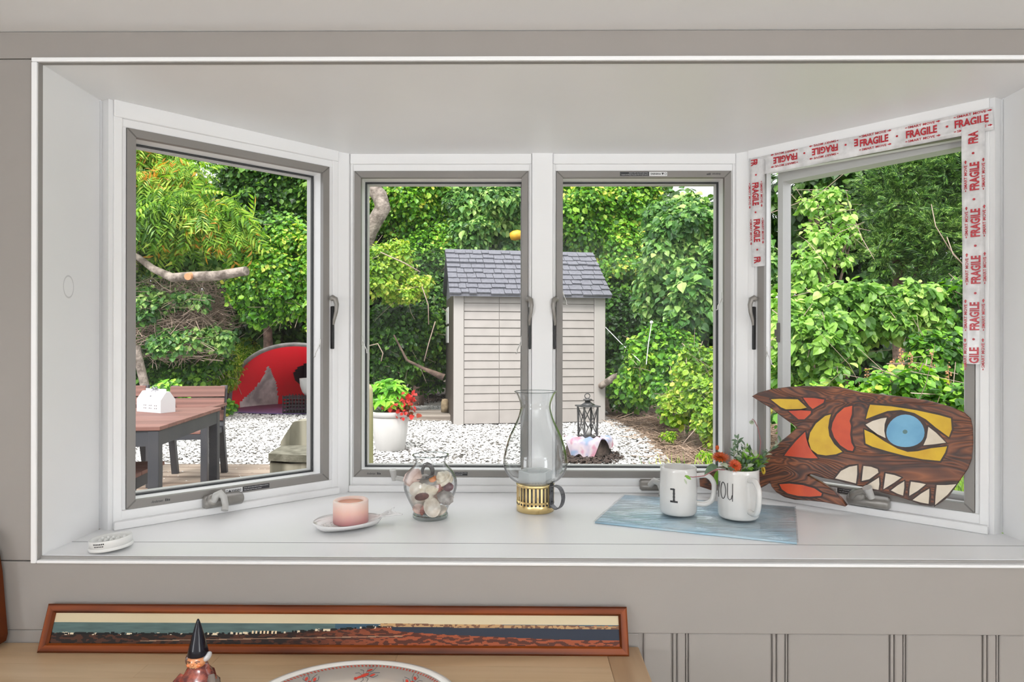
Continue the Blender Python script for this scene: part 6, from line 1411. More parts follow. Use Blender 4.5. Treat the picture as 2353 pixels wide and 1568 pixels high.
# ---------------------------------------------------------------- timbers, log stub, lantern on a stump, cloth
M_TIMB = wood_mat('old_landscape_timber', rgb(108, 96, 86), rgb(160, 150, 140), 'X', 10, 0.85, 0.4, 5, mid=rgb(134, 124, 114))
t0, t1 = G(925, 968), G(1040, 968)
for i, (lab, y0, z0, x1_) in enumerate((('front weathered timber lying on the shells left of the shed', 0.0, 0.0, t1.x), ('rear weathered timber lying behind the other one left of the shed', 0.55, 0.0, t1.x-0.05))):
    whole('landscape_timber', MB().bbox((t0.x-0.45, t0.y+y0, GROUND), (x1_, t0.y+y0+0.28, GROUND+0.09), 0.012), M_TIMB, lab, 'timber', 'old timbers beside the shed')
c = G(1022, 961); ks = (c.y+DW)/F
whole('log_stub', MB().lathe([(8.5*ks, 0), (9*ks, 10*ks), (8.6*ks, 24*ks), (6*ks, 30*ks), (0, 31*ks)], (c.x, c.y, GROUND+0.092), 16, fn=lambda r, z, q: r*(1+0.06*math.sin(5*q))), mat('tan_stub', rgb(170, 152, 122), 0.85, col2=rgb(132, 114, 90), scale=18, bump=0.4), 'short tan log stub standing on the timber beside the shed', 'log')
c = G(1352, 1047); kl = (c.y+DW)/F
sz_ = 40*kl
sm_ = MB().lathe([(56*kl, 0.0), (50*kl, 0.04), (46*kl, sz_*0.7), (45*kl, sz_), (0, sz_+0.004)], (c.x, c.y, GROUND), 30, fn=lambda r, z, q: r*(1+0.06*math.sin(9*q)+0.05*math.sin(4*q+1)))
whole('tree_stump', sm_, mat('dark_stump_bark', rgb(84, 70, 62), 0.9, col2=rgb(44, 36, 32), scale=14, bump=0.9, bscale=30, dist=0.02), 'dark tree stump under the black lantern in front of the shed', 'stump')
M_LANT = mat('dark_lantern_metal', rgb(66, 66, 68), 0.5, 0.4, col2=rgb(92, 92, 92), scale=20)
lz = GROUND+sz_+0.012; hw_ = 18.5*kl; hb_ = 66*kl
ln_ = thing('lantern', 'black metal lantern with crossed bars standing on the stump', 'lantern', (c.x-0.01, c.y-0.02, lz), 0.35)
part('base_plate', MB().bbox((-hw_*0.95, -hw_*0.95, 0), (hw_*0.95, hw_*0.95, 0.018), 0.004), M_LANT, ln_, local=True)
for sx_ in (-1, 1):
    for sy_ in (-1, 1): part('corner_post', MB().prism([(sx_*hw_*0.85+a*0.008, sy_*hw_*0.85+b*0.008, 0.018) for a, b in ((-1, -1), (1, -1), (1, 1), (-1, 1))], (sx_*hw_*0.06, sy_*hw_*0.06, hb_)), M_LANT, ln_, local=True)
for q in range(4):
    Rm = Matrix.Rotation(q*PI/2, 4, 'Z'); mb = MB()
    for sg in (-1, 1): mb.tube([Rm@Vector((sg*-hw_*0.82, -hw_*0.86, 0.03)), Rm@Vector((sg*hw_*0.85, -hw_*0.90, hb_))], 0.0055, 6)
    part('cross_bars', mb, M_LANT, ln_, local=True)
    part('glass_pane', MB().add([Rm@Vector((-hw_*0.84, -hw_*0.85, 0.02)), Rm@Vector((hw_*0.84, -hw_*0.85, 0.02)), Rm@Vector((hw_*0.88, -hw_*0.89, hb_)), Rm@Vector((-hw_*0.88, -hw_*0.89, hb_))], [(0, 1, 2, 3)]), M_PANE, ln_, local=True)
part('roof', MB().bbox((-hw_*1.2, -hw_*1.2, hb_+0.018), (hw_*1.2, hw_*1.2, hb_+0.032), 0.004).lathe([(hw_*1.1, hb_+0.032), (hw_*0.62, hb_+0.055), (hw_*0.5, hb_+0.062)], (0, 0, 0), 4), M_LANT, ln_, local=True)
part('chimney_cap', MB().lathe([(hw_*0.35, hb_+0.06), (hw_*0.35, hb_+0.085), (hw_*0.60, hb_+0.088), (hw_*0.5, hb_+0.098), (0, hb_+0.104)], (0, 0, 0), 16), M_LANT, ln_, local=True)
part('ring_handle', MB().tube([(0.03*math.cos(k), 0.01, hb_+0.128+0.026*math.sin(k)) for k in np.linspace(0, 2*PI, 14)], 0.005, 6), M_LANT, ln_, local=True)
part('candle', MB().lathe([(0.032, 0.019), (0.033, 0.09), (0, 0.092)], (0, 0, 0), 14), M_WPLA, ln_, local=True)
def cloth_mat():
    m = mat('tie_dye_cloth', rgb(220, 190, 205), 0.8, trans=0.2); nt = m.node_tree; N = nt.nodes; L = nt.links
    t = N.new('ShaderNodeTexCoord'); nz = N.new('ShaderNodeTexNoise'); nz.inputs['Scale'].default_value = 7; nz.inputs['Detail'].default_value = 2; L.new(t.outputs['Object'], nz.inputs['Vector']); r = N.new('ShaderNodeValToRGB'); L.new(nz.outputs['Fac'], r.inputs[0]); e = r.color_ramp.elements
    e[0].position = 0.34; e[0].color = (*rgb(146, 166, 194), 1); e[1].position = 0.66; e[1].color = (*rgb(204, 144, 154), 1)
    for p_, cc_ in ((0.43, (196, 184, 200)), (0.5, (208, 198, 202)), (0.58, (198, 148, 168))): k = e.new(p_); k.color = (*rgb(*cc_), 1)
    L.new(r.outputs[0], N['Principled BSDF'].inputs['Base Color']); return m
mb = MB(); nu, nv = 40, 10; vs = []
for i in range(nu+1):
    a = -0.30*PI+(-1.15*PI)*i/nu*1.0
    a = PI*1.02+PI*0.98*i/nu
    for j in range(nv+1):
        s = j/nv; r0 = 26*kl+s*30*kl; dr = max(0, r0-47*kl); drop = 0.30*sz_*(1+0.8*math.sin(3*a+1)+0.5*math.sin(7*a))
        z = sz_+0.014+0.010*(1+math.sin(11*a+4*s))*(1-0.5*s)-(drop*2.2*(dr/(9*kl))**1.2 if dr > 0 else 0)
        r = min(r0, 49.5*kl+0.15*dr)*(1+0.03*math.sin(13*a)*s)+0.012
        vs.append((c.x+r*math.cos(a)*1.06, c.y+r*math.sin(a), GROUND+max(z, 0.02)))
for s_ in (0, 1): pass
vs2 = [(x, y, z-0.004) for x, y, z in vs]; N_ = len(vs); fs = []
for i in range(nu):
    for j in range(nv):
        k = i*(nv+1)+j; fs.append((k, k+nv+1, k+nv+2, k+1)); fs.append((N_+k, N_+k+1, N_+k+nv+2, N_+k+nv+1))
mb.add(vs+vs2, fs, True); whole('draped_cloth', mb, cloth_mat(), 'pastel tie dyed cloth draped over the stump beneath the lantern', 'cloth')
# ================================================================== trees, bushes and undergrowth
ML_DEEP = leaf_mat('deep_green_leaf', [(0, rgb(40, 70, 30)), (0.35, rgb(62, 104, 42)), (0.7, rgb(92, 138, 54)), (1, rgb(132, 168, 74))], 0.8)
ML_VINE = leaf_mat('vine_leaf', [(0, rgb(56, 96, 34)), (0.3, rgb(84, 136, 44)), (0.65, rgb(124, 174, 58)), (0.92, rgb(168, 202, 86)), (1, rgb(206, 206, 104))], 0.9)
ML_YEL = leaf_mat('yellow_green_leaf', [(0, rgb(84, 122, 40)), (0.3, rgb(124, 164, 54)), (0.7, rgb(164, 194, 76)), (1, rgb(208, 208, 110))], 1.2)
ML_GREY = leaf_mat('cool_green_leaf', [(0, rgb(62, 98, 58)), (0.35, rgb(94, 138, 76)), (0.7, rgb(134, 174, 98)), (1, rgb(182, 204, 132))], 1.0)
ML_LONG = leaf_mat('narrow_leaf', [(0, rgb(74, 112, 42)), (0.4, rgb(118, 160, 60)), (0.75, rgb(160, 190, 84)), (0.96, rgb(196, 206, 108)), (1, rgb(198, 152, 70))], 1.0)
ML_CON = leaf_mat('cedar_frond', [(0, rgb(44, 74, 38)), (0.4, rgb(76, 114, 54)), (0.75, rgb(110, 148, 72)), (1, rgb(156, 184, 104))], 1.3, trans=0.15)
ML_BROAD = leaf_mat('broad_pale_leaf', [(0, rgb(82, 122, 52)), (0.3, rgb(118, 160, 72)), (0.65, rgb(154, 190, 98)), (1, rgb(196, 214, 138))], 0.9)
ML_FAR = leaf_mat('far_leaf', [(0, rgb(36, 60, 28)), (0.5, rgb(62, 98, 42)), (1, rgb(110, 146, 68))], 0.5)
def frond(n, L_, w, droop, spread, tw=0.5):
    """a spray: leaflets either side of a drooping stalk, unit length; quads"""
    vs = []; fs = []
    for i in range(n):
        f = (i+1)/n*0.92; z = -droop*f*f; b = np.array([0, f, z])
        for sg in (-1, 1):
            d = np.array([sg*spread, tw, -droop*0.5-0.15]); d /= np.linalg.norm(d); l = L_*(1-0.35*abs(f-0.4)); s = np.cross(d, [0, 0, 1.0]); s /= np.linalg.norm(s)
            k = len(vs); vs += [b, b+d*l*0.45+s*w*0.5, b+d*l+np.array([0, 0, -0.25*l]), b+d*l*0.45-s*w*0.5]; fs.append([k, k+1, k+2, k+3])
    return np.array(vs), np.array(fs)
TL_, FLL_ = frond(6, 0.42, 0.10, 0.45, 0.75)
TC_, FC_ = frond(7, 0.34, 0.075, 0.10, 0.55, 0.9)
TB_ = np.array([[0, 0, 0], [-0.36, 0.16, 0.04], [-0.44, 0.45, 0.07], [0, 0.5, -0.02], [0.44, 0.45, 0.07], [0.36, 0.16, 0.04], [-0.26, 0.80, 0.02], [0, 1.04, -0.16], [0.26, 0.80, 0.02]])
FB_ = np.array([[0, 3, 2, 1], [0, 5, 4, 3], [3, 7, 6, 2], [3, 4, 8, 7]])
KIND = {'round': (T6, F6, 0.60), 'broad': (TB_, FB_, 0.62), 'long': (TL_, FLL_, 0.5), 'cedar': (TC_, FC_, 0.5), 'small': (T4, F4, 0.40)}
def foliage(rg_, clumps, cov, size, kind, loose=0.20, hang=0.7):
    T_, F_, ar = KIND[kind]; PP, NN, TT, SS = [], [], [], []
    for (c, r) in clumps:
        area = PI*(r[0]*r[2]+0.4*r[0]*r[1]); n = int(cov*area/(ar*size*size*0.75))+3
        d = rg_.normal(size=(n, 3)); d /= np.linalg.norm(d, axis=1, keepdims=True)
        fl_ = rg_.uniform(size=n) < 0.72; d[:, 1] = np.where(fl_, -np.abs(d[:, 1]), d[:, 1]); low = (d[:, 2] < -0.35) & (rg_.uniform(size=n) < 0.5); d[low, 2] *= -1
        k = 1-np.abs(rg_.normal(0, loose, n)); k = np.where(rg_.uniform(size=n) < 0.10, 1+rg_.uniform(0, 0.22, n), k)
        PP.append(np.array(c)+d*k[:, None]*np.array(r))
        if kind == 'cedar':
            TT.append(d*0.9+np.array([0, -0.2, 0.35])+rg_.normal(0, 0.35, (n, 3))); NN.append(rg_.normal(size=(n, 3))+np.array([0, -0.5, 0.5]))
        else:
            NN.append(d*0.6+np.array([0, -0.30, 0.55])+rg_.normal(0, 0.45, (n, 3))); TT.append(np.array([0, -0.1, -hang])+d*0.45+rg_.normal(0, 0.45, (n, 3)))
        SS.append(size*np.exp(rg_.normal(0, 0.24, n)))
    P, N_, T2, S = map(np.concatenate, (PP, NN, TT, SS)); P[:, 2] = np.maximum(P[:, 2], GROUND+0.02)
    return scatter(P, N_, T2, S, T_, F_, S*(0.85 if kind in ('round', 'broad') else (0.34 if kind == 'small' else 1.0)))
_seed = [100]
def bush(name, label, cat, blobs, kind, size, m, cov=4.2, clump=0.34, ncl=None, trunk=True, group=None, hang=0.7, twig=0, loose=0.2, tm=None):
    """blobs: (u, v, half-width px, half-height px, distance)"""
    _seed[0] += 1; rg_ = np.random.default_rng(_seed[0]); clumps = []; B = []
    for (u, v, hu, hv, d) in blobs:
        c = atD(u, v, d); rx, rz = hu*d/F, hv*d/F; ry = 0.75*min(rx, rz)+0.1; B.append((c, rx, ry, rz))
        n = ncl or int(7+9*min(rx*rz, 3)); cr_ = clump*math.sqrt(rx*rz)
        for i in range(n):
            q = rg_.normal(size=3); q /= np.linalg.norm(q); q[1] = -abs(q[1]) if rg_.uniform() < 0.75 else q[1]; k = rg_.uniform(0.35, 0.85)
            s = cr_*rg_.uniform(0.7, 1.35); clumps.append((np.array([c.x+q[0]*k*rx, c.y+q[1]*k*ry, c.z+q[2]*k*rz]), np.array([s*1.1, s, s*0.95])))
        clumps.append((np.array(c), np.array([rx*0.8, ry*0.7, rz*0.85])))
    base = Vector((B[0][0].x, B[0][0].y, GROUND)); t = thing(name, label, cat, base, 0, group)
    size *= 0.78 if kind in ('round', 'broad', 'small') else 0.72; V, Fq = foliage(rg_, clumps, cov, size, kind, loose, hang); np_mesh('foliage', V, Fq, m, t)
    tm = tm or M_BARKD
    if trunk:
        h = max(b[0].z for b in B)-GROUND; top = base+Vector((rg_.uniform(-0.15, 0.15), 0.1, h))
        part('trunk', MB().tube([base+Vector((0, 0.05, -0.02)), base.lerp(top, 0.4)+Vector((rg_.uniform(-0.1, 0.1), 0.05, 0)), top], [0.035+0.02*h, 0.03+0.012*h, 0.02], 8), tm, t)
        for i in range(6):
            c, r = clumps[int(rg_.integers(len(clumps)))]; a = base.lerp(top, rg_.uniform(0.3, 0.85)); e = Vector(c); mid = a.lerp(e, 0.5)+Vector((0, 0, 0.1))
            part('branch', MB().tube([a, mid, e], [0.022, 0.016, 0.006], 6), tm, t)
    if twig:
        n = twig; ii = rg_.integers(0, len(clumps), n); C_ = np.array([clumps[i][0] for i in ii])+rg_.normal(size=(n, 3))*np.array([clumps[i][1] for i in ii])*0.7; D_ = rg_.normal(size=(n, 3))*np.array([0.3, 0.25, 0.25]); D_[:, 1] -= 0.1
        C_[:, 2] = np.maximum(C_[:, 2], GROUND+0.05)
        sticks('twigs', C_-D_*0.4, D_, rg_.uniform(0.002, 0.006, n), M_TWIG, t, bend=0.1)
    return t
# ---- far row, a wood behind the yard
fars = [(-11.5, 14.5, 3.2, 5.2), (-8.6, 16.0, 3.0, 6.2), (-5.9, 14.8, 2.6, 5.6), (-3.2, 16.4, 2.8, 6.4), (-0.8, 15.0, 2.6, 5.6), (1.8, 15.8, 2.7, 6.0), (4.4, 14.9, 2.5, 4.6), (7.0, 13.8, 2.6, 5.2), (9.8, 13.0, 2.8, 6.0), (7.9, 11.6, 1.9, 5.4), (12.4, 11.6, 2.8, 5.6)]
where = ['farthest left behind the narrow leaved tree', 'behind the brush pile', 'behind the red tent', 'behind the bent grey trunk', 'behind the left half of the shed', 'behind the right half of the shed', 'behind the cool green bush right of the shed', 'behind the spindly pale shrub', 'behind the right side of the cedar', 'directly behind the middle of the cedar', 'farthest right beyond the cedar']
for (x, d, r, h), w in zip(fars, where):
    _seed[0] += 1; rg_ = np.random.default_rng(_seed[0]); y = d-DW; base = Vector((x, y, GROUND)); t = thing('woodland_tree', 'tall dark woodland tree '+w, 'tree', base, 0, 'woodland trees behind the yard')
    cl = []
    for i in range(30):
        a = rg_.uniform(0, 2*PI); k = rg_.uniform(0.2, 0.9); z = rg_.uniform(0.3, h-0.5); w_ = r*(0.95 if z < h*0.6 else 0.75)
        cl.append((np.array([x+w_*k*math.cos(a), y+0.6*w_*k*math.sin(a), GROUND+z]), np.array([1, 0.8, 0.75])*rg_.uniform(0.55, 1.05)))
    V, Fq = foliage(rg_, cl, 2.5, 0.17, 'round', 0.25); np_mesh('foliage', V, Fq, ML_FAR, t)
    part('trunk', MB().tube([base+Vector((0, 0, -0.02)), base+Vector((0.2, 0, h*0.45)), base+Vector((0.1, 0, h*0.9))], [0.17, 0.13, 0.04], 10), M_BARKD, t)
# ---- first window
bush('narrow_leaved_tree', 'yellow green tree with long drooping leaflets at the top left of the first window', 'tree', [(400, 470, 120, 120, 9.2), (320, 380, 110, 130, 9.5), (520, 520, 80, 60, 9.0), (230, 520, 110, 150, 9.4)], 'long', 0.34, ML_LONG, 4.0, 0.36, trunk=False, twig=50)
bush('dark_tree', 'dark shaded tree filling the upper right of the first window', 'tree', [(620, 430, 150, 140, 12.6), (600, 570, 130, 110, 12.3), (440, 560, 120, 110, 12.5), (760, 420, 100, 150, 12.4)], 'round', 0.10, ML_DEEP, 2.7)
bush('vine_bush', 'bright vine covered bush hanging over the cut end of the grey branch', 'bush', [(610, 640, 105, 85, 9.3), (660, 560, 70, 70, 9.6), (640, 700, 85, 52, 9.4), (745, 640, 80, 150, 9.5)], 'round', 0.075, ML_VINE, 4.4, 0.30, trunk=False, twig=60)
bush('pale_vine', 'cool green vine tumbling beneath the narrow leaved tree above the branch', 'vine', [(370, 590, 90, 45, 9.7), (470, 600, 90, 40, 9.9), (250, 640, 90, 90, 9.7)], 'round', 0.085, ML_GREY, 4.2, 0.32, trunk=False, twig=60)
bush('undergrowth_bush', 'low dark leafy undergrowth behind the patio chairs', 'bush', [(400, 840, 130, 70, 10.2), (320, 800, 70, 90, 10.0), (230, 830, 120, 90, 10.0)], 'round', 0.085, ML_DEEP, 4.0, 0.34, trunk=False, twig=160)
bush('small_leaved_shrub', 'fine leaved yellow green shrub beside the left edge of the red tent', 'shrub', [(510, 840, 55, 62, 11.0), (590, 840, 80, 60, 14.2)], 'small', 0.075, ML_YEL, 5.0, 0.34)
bush('low_broad_plant', 'low bright plant between the white gift box and the patio chair', 'plant', [(392, 905, 45, 36, 7.6)], 'broad', 0.10, ML_VINE, 3.2, 0.4, trunk=False)
bush('weed_clump', 'small weed clump at the left foot of the red tent', 'plant', [(528, 935, 16, 16, 10.4)], 'round', 0.08, ML_VINE, 3.4, 0.4, trunk=False)
# brush pile
_rg = np.random.default_rng(77); n_ = 2400; bc = atD(425, 735, 9.6); bpx = 9.6/F
th_b = thing('brush_pile', 'tangled heap of bare dead twigs under the grey branch', 'brush pile', (bc.x, bc.y, GROUND), kind='stuff')
C_ = np.array(bc)+np.clip(_rg.normal(size=(n_, 3)), -1.9, 1.9)*(np.clip(_rg.normal(size=(n_, 3)), -1.7, 1.7)*0+np.array([62*bpx, 0.26, 46*bpx])); C_[:, 2] = np.maximum(C_[:, 2], GROUND+0.1); D_ = np.clip(_rg.normal(size=(n_, 3)), -1.8, 1.8)*np.array([0.27, 0.2, 0.17])
C_[:, 0] = np.minimum(C_[:, 0], bc.x+0.48)
sticks('twigs', C_-D_*0.5, D_, _rg.uniform(0.002, 0.0065, n_), M_TWIG, th_b, bend=0.12)
bush('brush_ivy', 'thin ivy creeping over the heap of dead twigs', 'ivy', [(345, 710, 60, 60, 9.3), (440, 690, 60, 24, 9.3), (500, 780, 60, 40, 9.4), (400, 790, 80, 36, 9.2)], 'round', 0.085, ML_GREY, 1.4, 0.36, trunk=False, group=None)
# grey limb with a sawn stub
lp = [(250, 560, 8.9), (318, 592, 8.8), (352, 618, 8.75), (395, 638, 8.7), (440, 636, 8.65), (500, 634, 8.6), (545, 626, 8.55), (566, 623, 8.5)]
lw = thing('fallen_branch', 'thick pale grey branch with a sawn stub lying across the first window', 'branch', atD(395, 638, 8.7)-Vector((0, 0, 0.1)))
part('limb', MB().tube([atD(*p) for p in lp], [0.04, 0.042, 0.048, 0.06, 0.066, 0.064, 0.062, 0.060], 12), M_BARK, lw)
part('sawn_stub', MB().tube([atD(440, 634, 8.63), atD(431, 636, 8.53)], [0.05, 0.046], 12), mat('sawn_wood', rgb(206, 152, 112), 0.8), lw, label='orange sawn face')
for i, p in enumerate((((313, 795, 8.9), (322, 840, 8.9), (334, 893, 8.9), (340, 940, 8.9)), )):
    whole('leaning_trunk', MB().tube([atD(*q) for q in p], [0.05, 0.055, 0.058, 0.06], 10), M_BARK, 'slim grey trunk leaning at the left edge of the first window', 'trunk')
whole('slim_trunk', MB().tube([atD(318, 250, 9.3), atD(317, 360, 9.3), atD(313, 480, 9.3), atD(306, 620, 9.3)], [0.05, 0.055, 0.06, 0.065], 10), M_BARK, 'straight grey trunk at the top left of the first window', 'trunk')
for (a, b) in (((318, 730, 8.8), (342, 835, 8.8)), ((428, 800, 8.8), (370, 850, 8.7)), ((330, 905, 8.6), (400, 790, 9.0))):
    pass
# ---- second window
bush('vine_tree', 'vine draped tree filling the top of the second window', 'tree', [(960, 480, 130, 110, 12.4), (880, 440, 90, 110, 12.6), (1000, 600, 110, 90, 12.0), (800, 500, 90, 140, 12.4)], 'round', 0.084, ML_VINE, 3.6, 0.30)
bush('hanging_creeper', 'broad leaved creeper hanging above the left end of the shed roof', 'creeper', [(1120, 470, 95, 80, 11.9), (1080, 540, 60, 60, 11.8), (1180, 540, 60, 70, 12.2)], 'broad', 0.115, ML_GREY, 4.2, 0.30, trunk=False)
bush('yellow_green_vine', 'sunlit yellow green vine at the left side of the second window', 'vine', [(890, 610, 70, 55, 9.9), (930, 660, 70, 40, 10.0), (850, 640, 60, 60, 9.7)], 'round', 0.072, ML_YEL, 4.0, 0.30, trunk=False, twig=40)
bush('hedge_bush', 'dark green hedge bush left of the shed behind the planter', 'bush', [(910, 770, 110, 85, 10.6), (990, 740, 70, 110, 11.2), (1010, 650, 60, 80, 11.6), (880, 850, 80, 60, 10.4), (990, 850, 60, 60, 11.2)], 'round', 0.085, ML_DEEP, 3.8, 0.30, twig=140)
whole('bent_trunk', MB().tube([atD(*p) for p in ((820, 390, 10.6), (848, 425, 10.5), (872, 450, 10.45), (880, 478, 10.4), (864, 505, 10.4), (852, 532, 10.4), (836, 580, 10.5))], [0.115, 0.12, 0.125, 0.128, 0.12, 0.105, 0.10], 14), M_BARK, 'thick bent grey trunk at the top left of the second window', 'trunk')
whole('dead_branch', MB().tube([atD(*p) for p in ((905, 770, 9.8), (935, 828, 9.75), (975, 848, 9.7), (1020, 868, 9.7))], [0.012, 0.02, 0.026, 0.055], 10), M_BARKD, 'broken dead branch sticking out of the hedge left of the shed', 'branch')
for i, (pts_, lab) in enumerate(((((875, 580, 9.2), (930, 605, 9.2), (965, 625, 9.2)), 'thin bare vine stem crossing the yellow green vine'), (((848, 795, 9.6), (868, 790, 9.6), (880, 812, 9.6), (876, 830, 9.6)), 'curled bare stem low at the left edge of the hedge'), (((970, 660, 9.6), (984, 700, 9.6), (985, 745, 9.6)), 'upright bare stem in front of the hedge beside the shed'), (((1000, 740, 9.7), (985, 790, 9.7), (975, 830, 9.7)), 'slanting bare stem low in the hedge beside the shed'))):
    whole('bare_stem', MB().tube([atD(pts_[0][0], pts_[0][1], pts_[0][2]+1.4)]+[atD(*p) for p in pts_]+[atD(pts_[-1][0], pts_[-1][1], pts_[-1][2]+1.4)], [0.008]*(len(pts_)+2), 6), M_TWIG, lab, 'stem', 'bare stems in the hedge')
yb = atD(1186, 541, 11.0)
whole('hanging_ovoid', MB().lathe([(0, -0.11), (0.06, -0.10), (0.085, -0.04), (0.085, 0.04), (0.06, 0.10), (0, 0.11)], yb, 20, M=Matrix.Rotation(PI/2-0.2, 4, 'Y')), mat('yellow_ovoid', rgb(224, 178, 40), 0.5, col2=rgb(196, 140, 30), scale=10), 'yellow buoy hanging in the leaves above the shed roof', 'ovoid')  # plain yellow ovoid placed among the leaves
# ---- third window
bush('dense_creeper', 'dense dark creeper with pale yellow tips behind the right end of the shed', 'creeper', [(1350, 500, 110, 120, 11.9), (1430, 600, 70, 120, 11.7), (1300, 430, 90, 90, 12.2), (1450, 440, 80, 80, 12.0), (1240, 500, 70, 130, 12.4)], 'round', 0.088, ML_VINE, 3.6, 0.30)
bush('dark_bush', 'dark leafy bush touching the right side of the shed', 'bush', [(1435, 760, 75, 110, 11.0), (1450, 880, 70, 80, 10.4), (1400, 700, 50, 80, 11.6)], 'round', 0.09, ML_DEEP, 4.4, 0.30)
bush('cool_green_bush', 'tall cool green bush with large leaves at the right of the third window', 'bush', [(1560, 560, 95, 130, 9.2), (1600, 690, 90, 100, 8.8), (1520, 660, 80, 90, 9.6), (1700, 600, 80, 170, 8.9)], 'broad', 0.115, ML_GREY, 3.6, 0.30)
bush('mid_green_bush', 'mid green bush below the large leaved bush in the third window', 'bush', [(1530, 800, 90, 70, 8.7), (1480, 880, 80, 60, 8.9), (1560, 890, 80, 60, 8.4)], 'round', 0.078, ML_VINE, 4.0, 0.30, twig=60)
bush('yellow_green_thicket', 'yellow green thicket at the lower right of the third window', 'thicket', [(1600, 880, 70, 90, 7.6), (1640, 960, 60, 80, 7.2), (1560, 940, 60, 50, 7.7), (1720, 880, 80, 130, 7.3)], 'round', 0.066, ML_YEL, 3.6, 0.30, trunk=False, twig=120)
for (u, v, d, lab) in ((1536, 1000, 7.4, 'little green weed growing in the mulch'), (1622, 1048, 6.0, 'little green weed at the edge of the mulch by the glass')):
    bush('weed', lab, 'plant', [(u, v, 18, 12, d)], 'small', 0.05, ML_YEL, 2.4, 0.4, ncl=5, trunk=False)
whole('dead_branch', MB().tube([atD(*p) for p in ((1380, 888, 9.6), (1410, 868, 9.4), (1445, 855, 9.2), (1478, 842, 9.1))], [0.05, 0.05, 0.038, 0.03], 10), M_BARK, 'pale dead branch lying against the right side of the shed', 'branch')
M_ROPE2 = mat('white_cord', (0.72, 0.72, 0.71), 0.6)
whole('guy_line', MB().tube([atD(1391, 752, 9.7), atD(1430, 792, 9.0), atD(1470, 830, 8.3)], 0.006, 6), M_ROPE2, 'white guy line sloping down from the right side of the shed', 'cord')
whole('knotted_cord', MB().tube([atD(1485, 838, 8.0), atD(1490, 790, 8.0), atD(1497, 744, 8.0)], 0.006, 6).ball(atD(1497, 741, 8.0), 0.022, 10, 6), M_ROPE2, 'thin white cord with a knot standing in the leaves right of the shed', 'cord')
# ---- fourth window
bush('cedar', 'dark feathery cedar at the top right of the open casement', 'tree', [(2080, 450, 130, 130, 8.4), (2180, 560, 110, 110, 8.0), (2040, 580, 90, 70, 8.4), (2260, 430, 110, 150, 8.0), (2120, 330, 120, 90, 8.4)], 'cedar', 0.18, ML_CON, 3.3, 0.27, loose=0.24)
bush('spindly_shrub', 'spindly pale shrub with sky showing through at the left of the open casement', 'shrub', [(1885, 590, 66, 100, 6.4), (1845, 640, 60, 70, 6.2), (1940, 520, 30, 50, 6.5), (1905, 470, 34, 50, 6.6), (1860, 480, 20, 60, 6.5)], 'broad', 0.072, ML_BROAD, 1.5, 0.26, loose=0.42, twig=40)
bush('broad_leaved_bush', 'large pale broad leaved bush across the middle of the open casement', 'bush', [(1950, 730, 130, 95, 5.7), (2080, 720, 110, 80, 5.6), (1880, 800, 90, 100, 5.3), (1790, 800, 90, 150, 5.6)], 'broad', 0.082, ML_BROAD, 3.6, 0.25, twig=40)
bush('green_bush', 'darker green bush at the right edge of the open casement behind the carved fish', 'bush', [(2190, 720, 90, 90, 5.6), (2160, 830, 90, 80, 5.1), (2290, 760, 100, 160, 5.4)], 'round', 0.075, ML_VINE, 4.0, 0.30, twig=60)
bush('low_weeds', 'low green weeds seen under the carved fish through the open casement', 'plant', [(2060, 930, 150, 90, 4.4), (2210, 960, 90, 90, 4.1), (1880, 960, 110, 90, 4.6)], 'round', 0.065, ML_VINE, 3.4, 0.28, trunk=False, twig=60)
_rg = np.random.default_rng(55); n_ = 5200
P = np.stack([_rg.uniform(1.0, 3.6, n_), _rg.uniform(1.2, 3.6, n_), np.full(n_, GROUND-0.01)], 1)
gt = thing('grass', 'long green grass on the ground outside the open casement', 'grass', (2.2, 2.4, GROUND), kind='stuff')
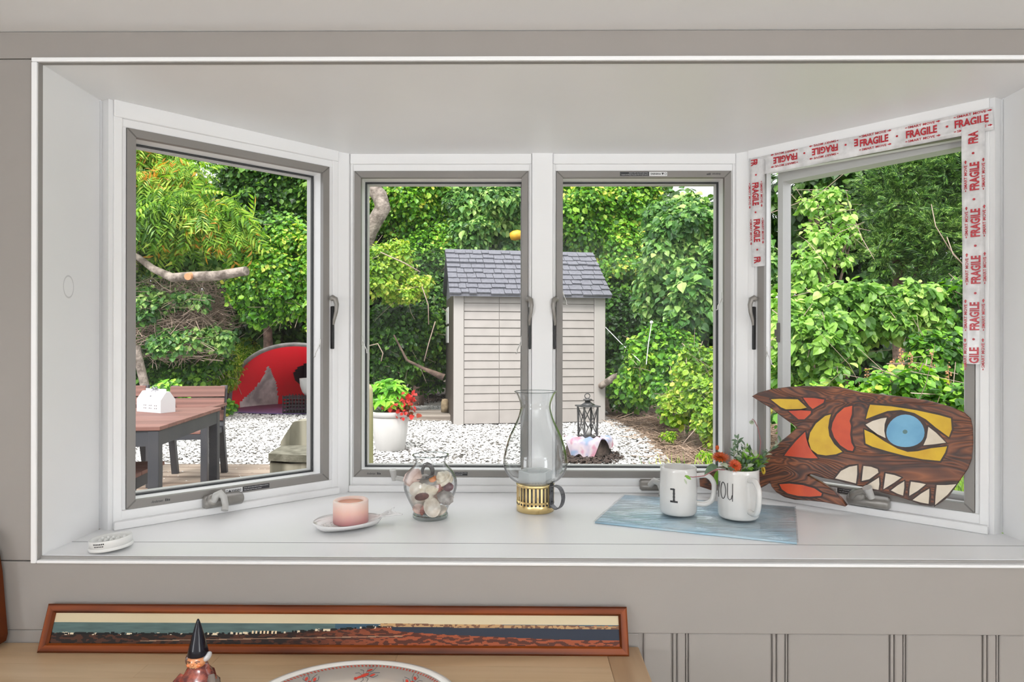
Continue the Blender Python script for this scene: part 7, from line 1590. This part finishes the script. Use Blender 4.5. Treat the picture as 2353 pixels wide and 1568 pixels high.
V, Fq = scatter(P, np.array([0, -1, 0.2])+_rg.normal(0, 0.5, (n_, 3)), np.array([0, 0, 1.0])+_rg.normal(0, 0.30, (n_, 3)), _rg.uniform(0.18, 0.42, n_), T4, F4, _rg.uniform(0.006, 0.014, n_)); np_mesh('blades', V, Fq, ML_YEL, gt)
ORD = ['fourth from the left', 'fifth from the left', 'seventh from the left', 'first from the left', 'second from the left', 'eighth from the left', 'third from the left', 'sixth from the left']
M_DRY = mat('dry_rust_seed', rgb(176, 128, 88), 0.8, island=0.25)
for i, (u, v0, v1, d) in enumerate(((2070, 930, 806, 4.5), (2092, 935, 815, 4.55), (2140, 920, 812, 4.5), (1992, 930, 850, 4.5), (2032, 940, 862, 4.45), (2178, 930, 838, 4.4), (2050, 935, 835, 4.6), (2108, 930, 845, 4.4))):
    a, b = atD(u+4, v0+60, d), atD(u, v1, d); t = thing('dry_seed_stalk', 'dry rust brown seed stalk behind the carved fish, '+ORD[i]+' of eight', 'plant', a, 0, 'dry seed stalks outside the open casement')
    part('stem', MB().tube([a, a.lerp(b, 0.5)+Vector((0.01, 0, 0)), b], [0.004, 0.003, 0.0015], 5), M_DRY, t); mb = MB()
    for k in range(46):
        f = _rg.uniform(0.42, 1.0); p = a.lerp(b, f); q = _rg.uniform(0, 2*PI); w_ = 0.030*(1.15-f)+0.006; e = p+Vector((w_*math.cos(q), w_*math.sin(q), _rg.uniform(0.0, 0.03)))
        s = _rg.uniform(0.004, 0.008); mb.add([e+Vector((-s, 0, 0)), e+Vector((0, -s, -s*0.5)), e+Vector((s, 0, 0)), e+Vector((0, 0, s*1.6))], [(0, 1, 3), (1, 2, 3), (0, 2, 1)])
    part('seed_head', mb, M_DRY, t, kind='stuff')
for (pts_, lab) in ((((2205, 600, 7.6), (2180, 570, 7.4), (2150, 520, 7.3), (2140, 470, 7.7)), 'thin curved bare stem in front of the cedar'), (((2215, 610, 7.4), (2190, 585, 7.2), (2176, 545, 7.5)), 'pale bare twig at the right edge of the cedar')):
    whole('bare_stem', MB().tube([atD(*p) for p in pts_], [0.006, 0.006, 0.005, 0.004][:len(pts_)], 6), M_TWIG, lab, 'stem', 'bare stems before the cedar')
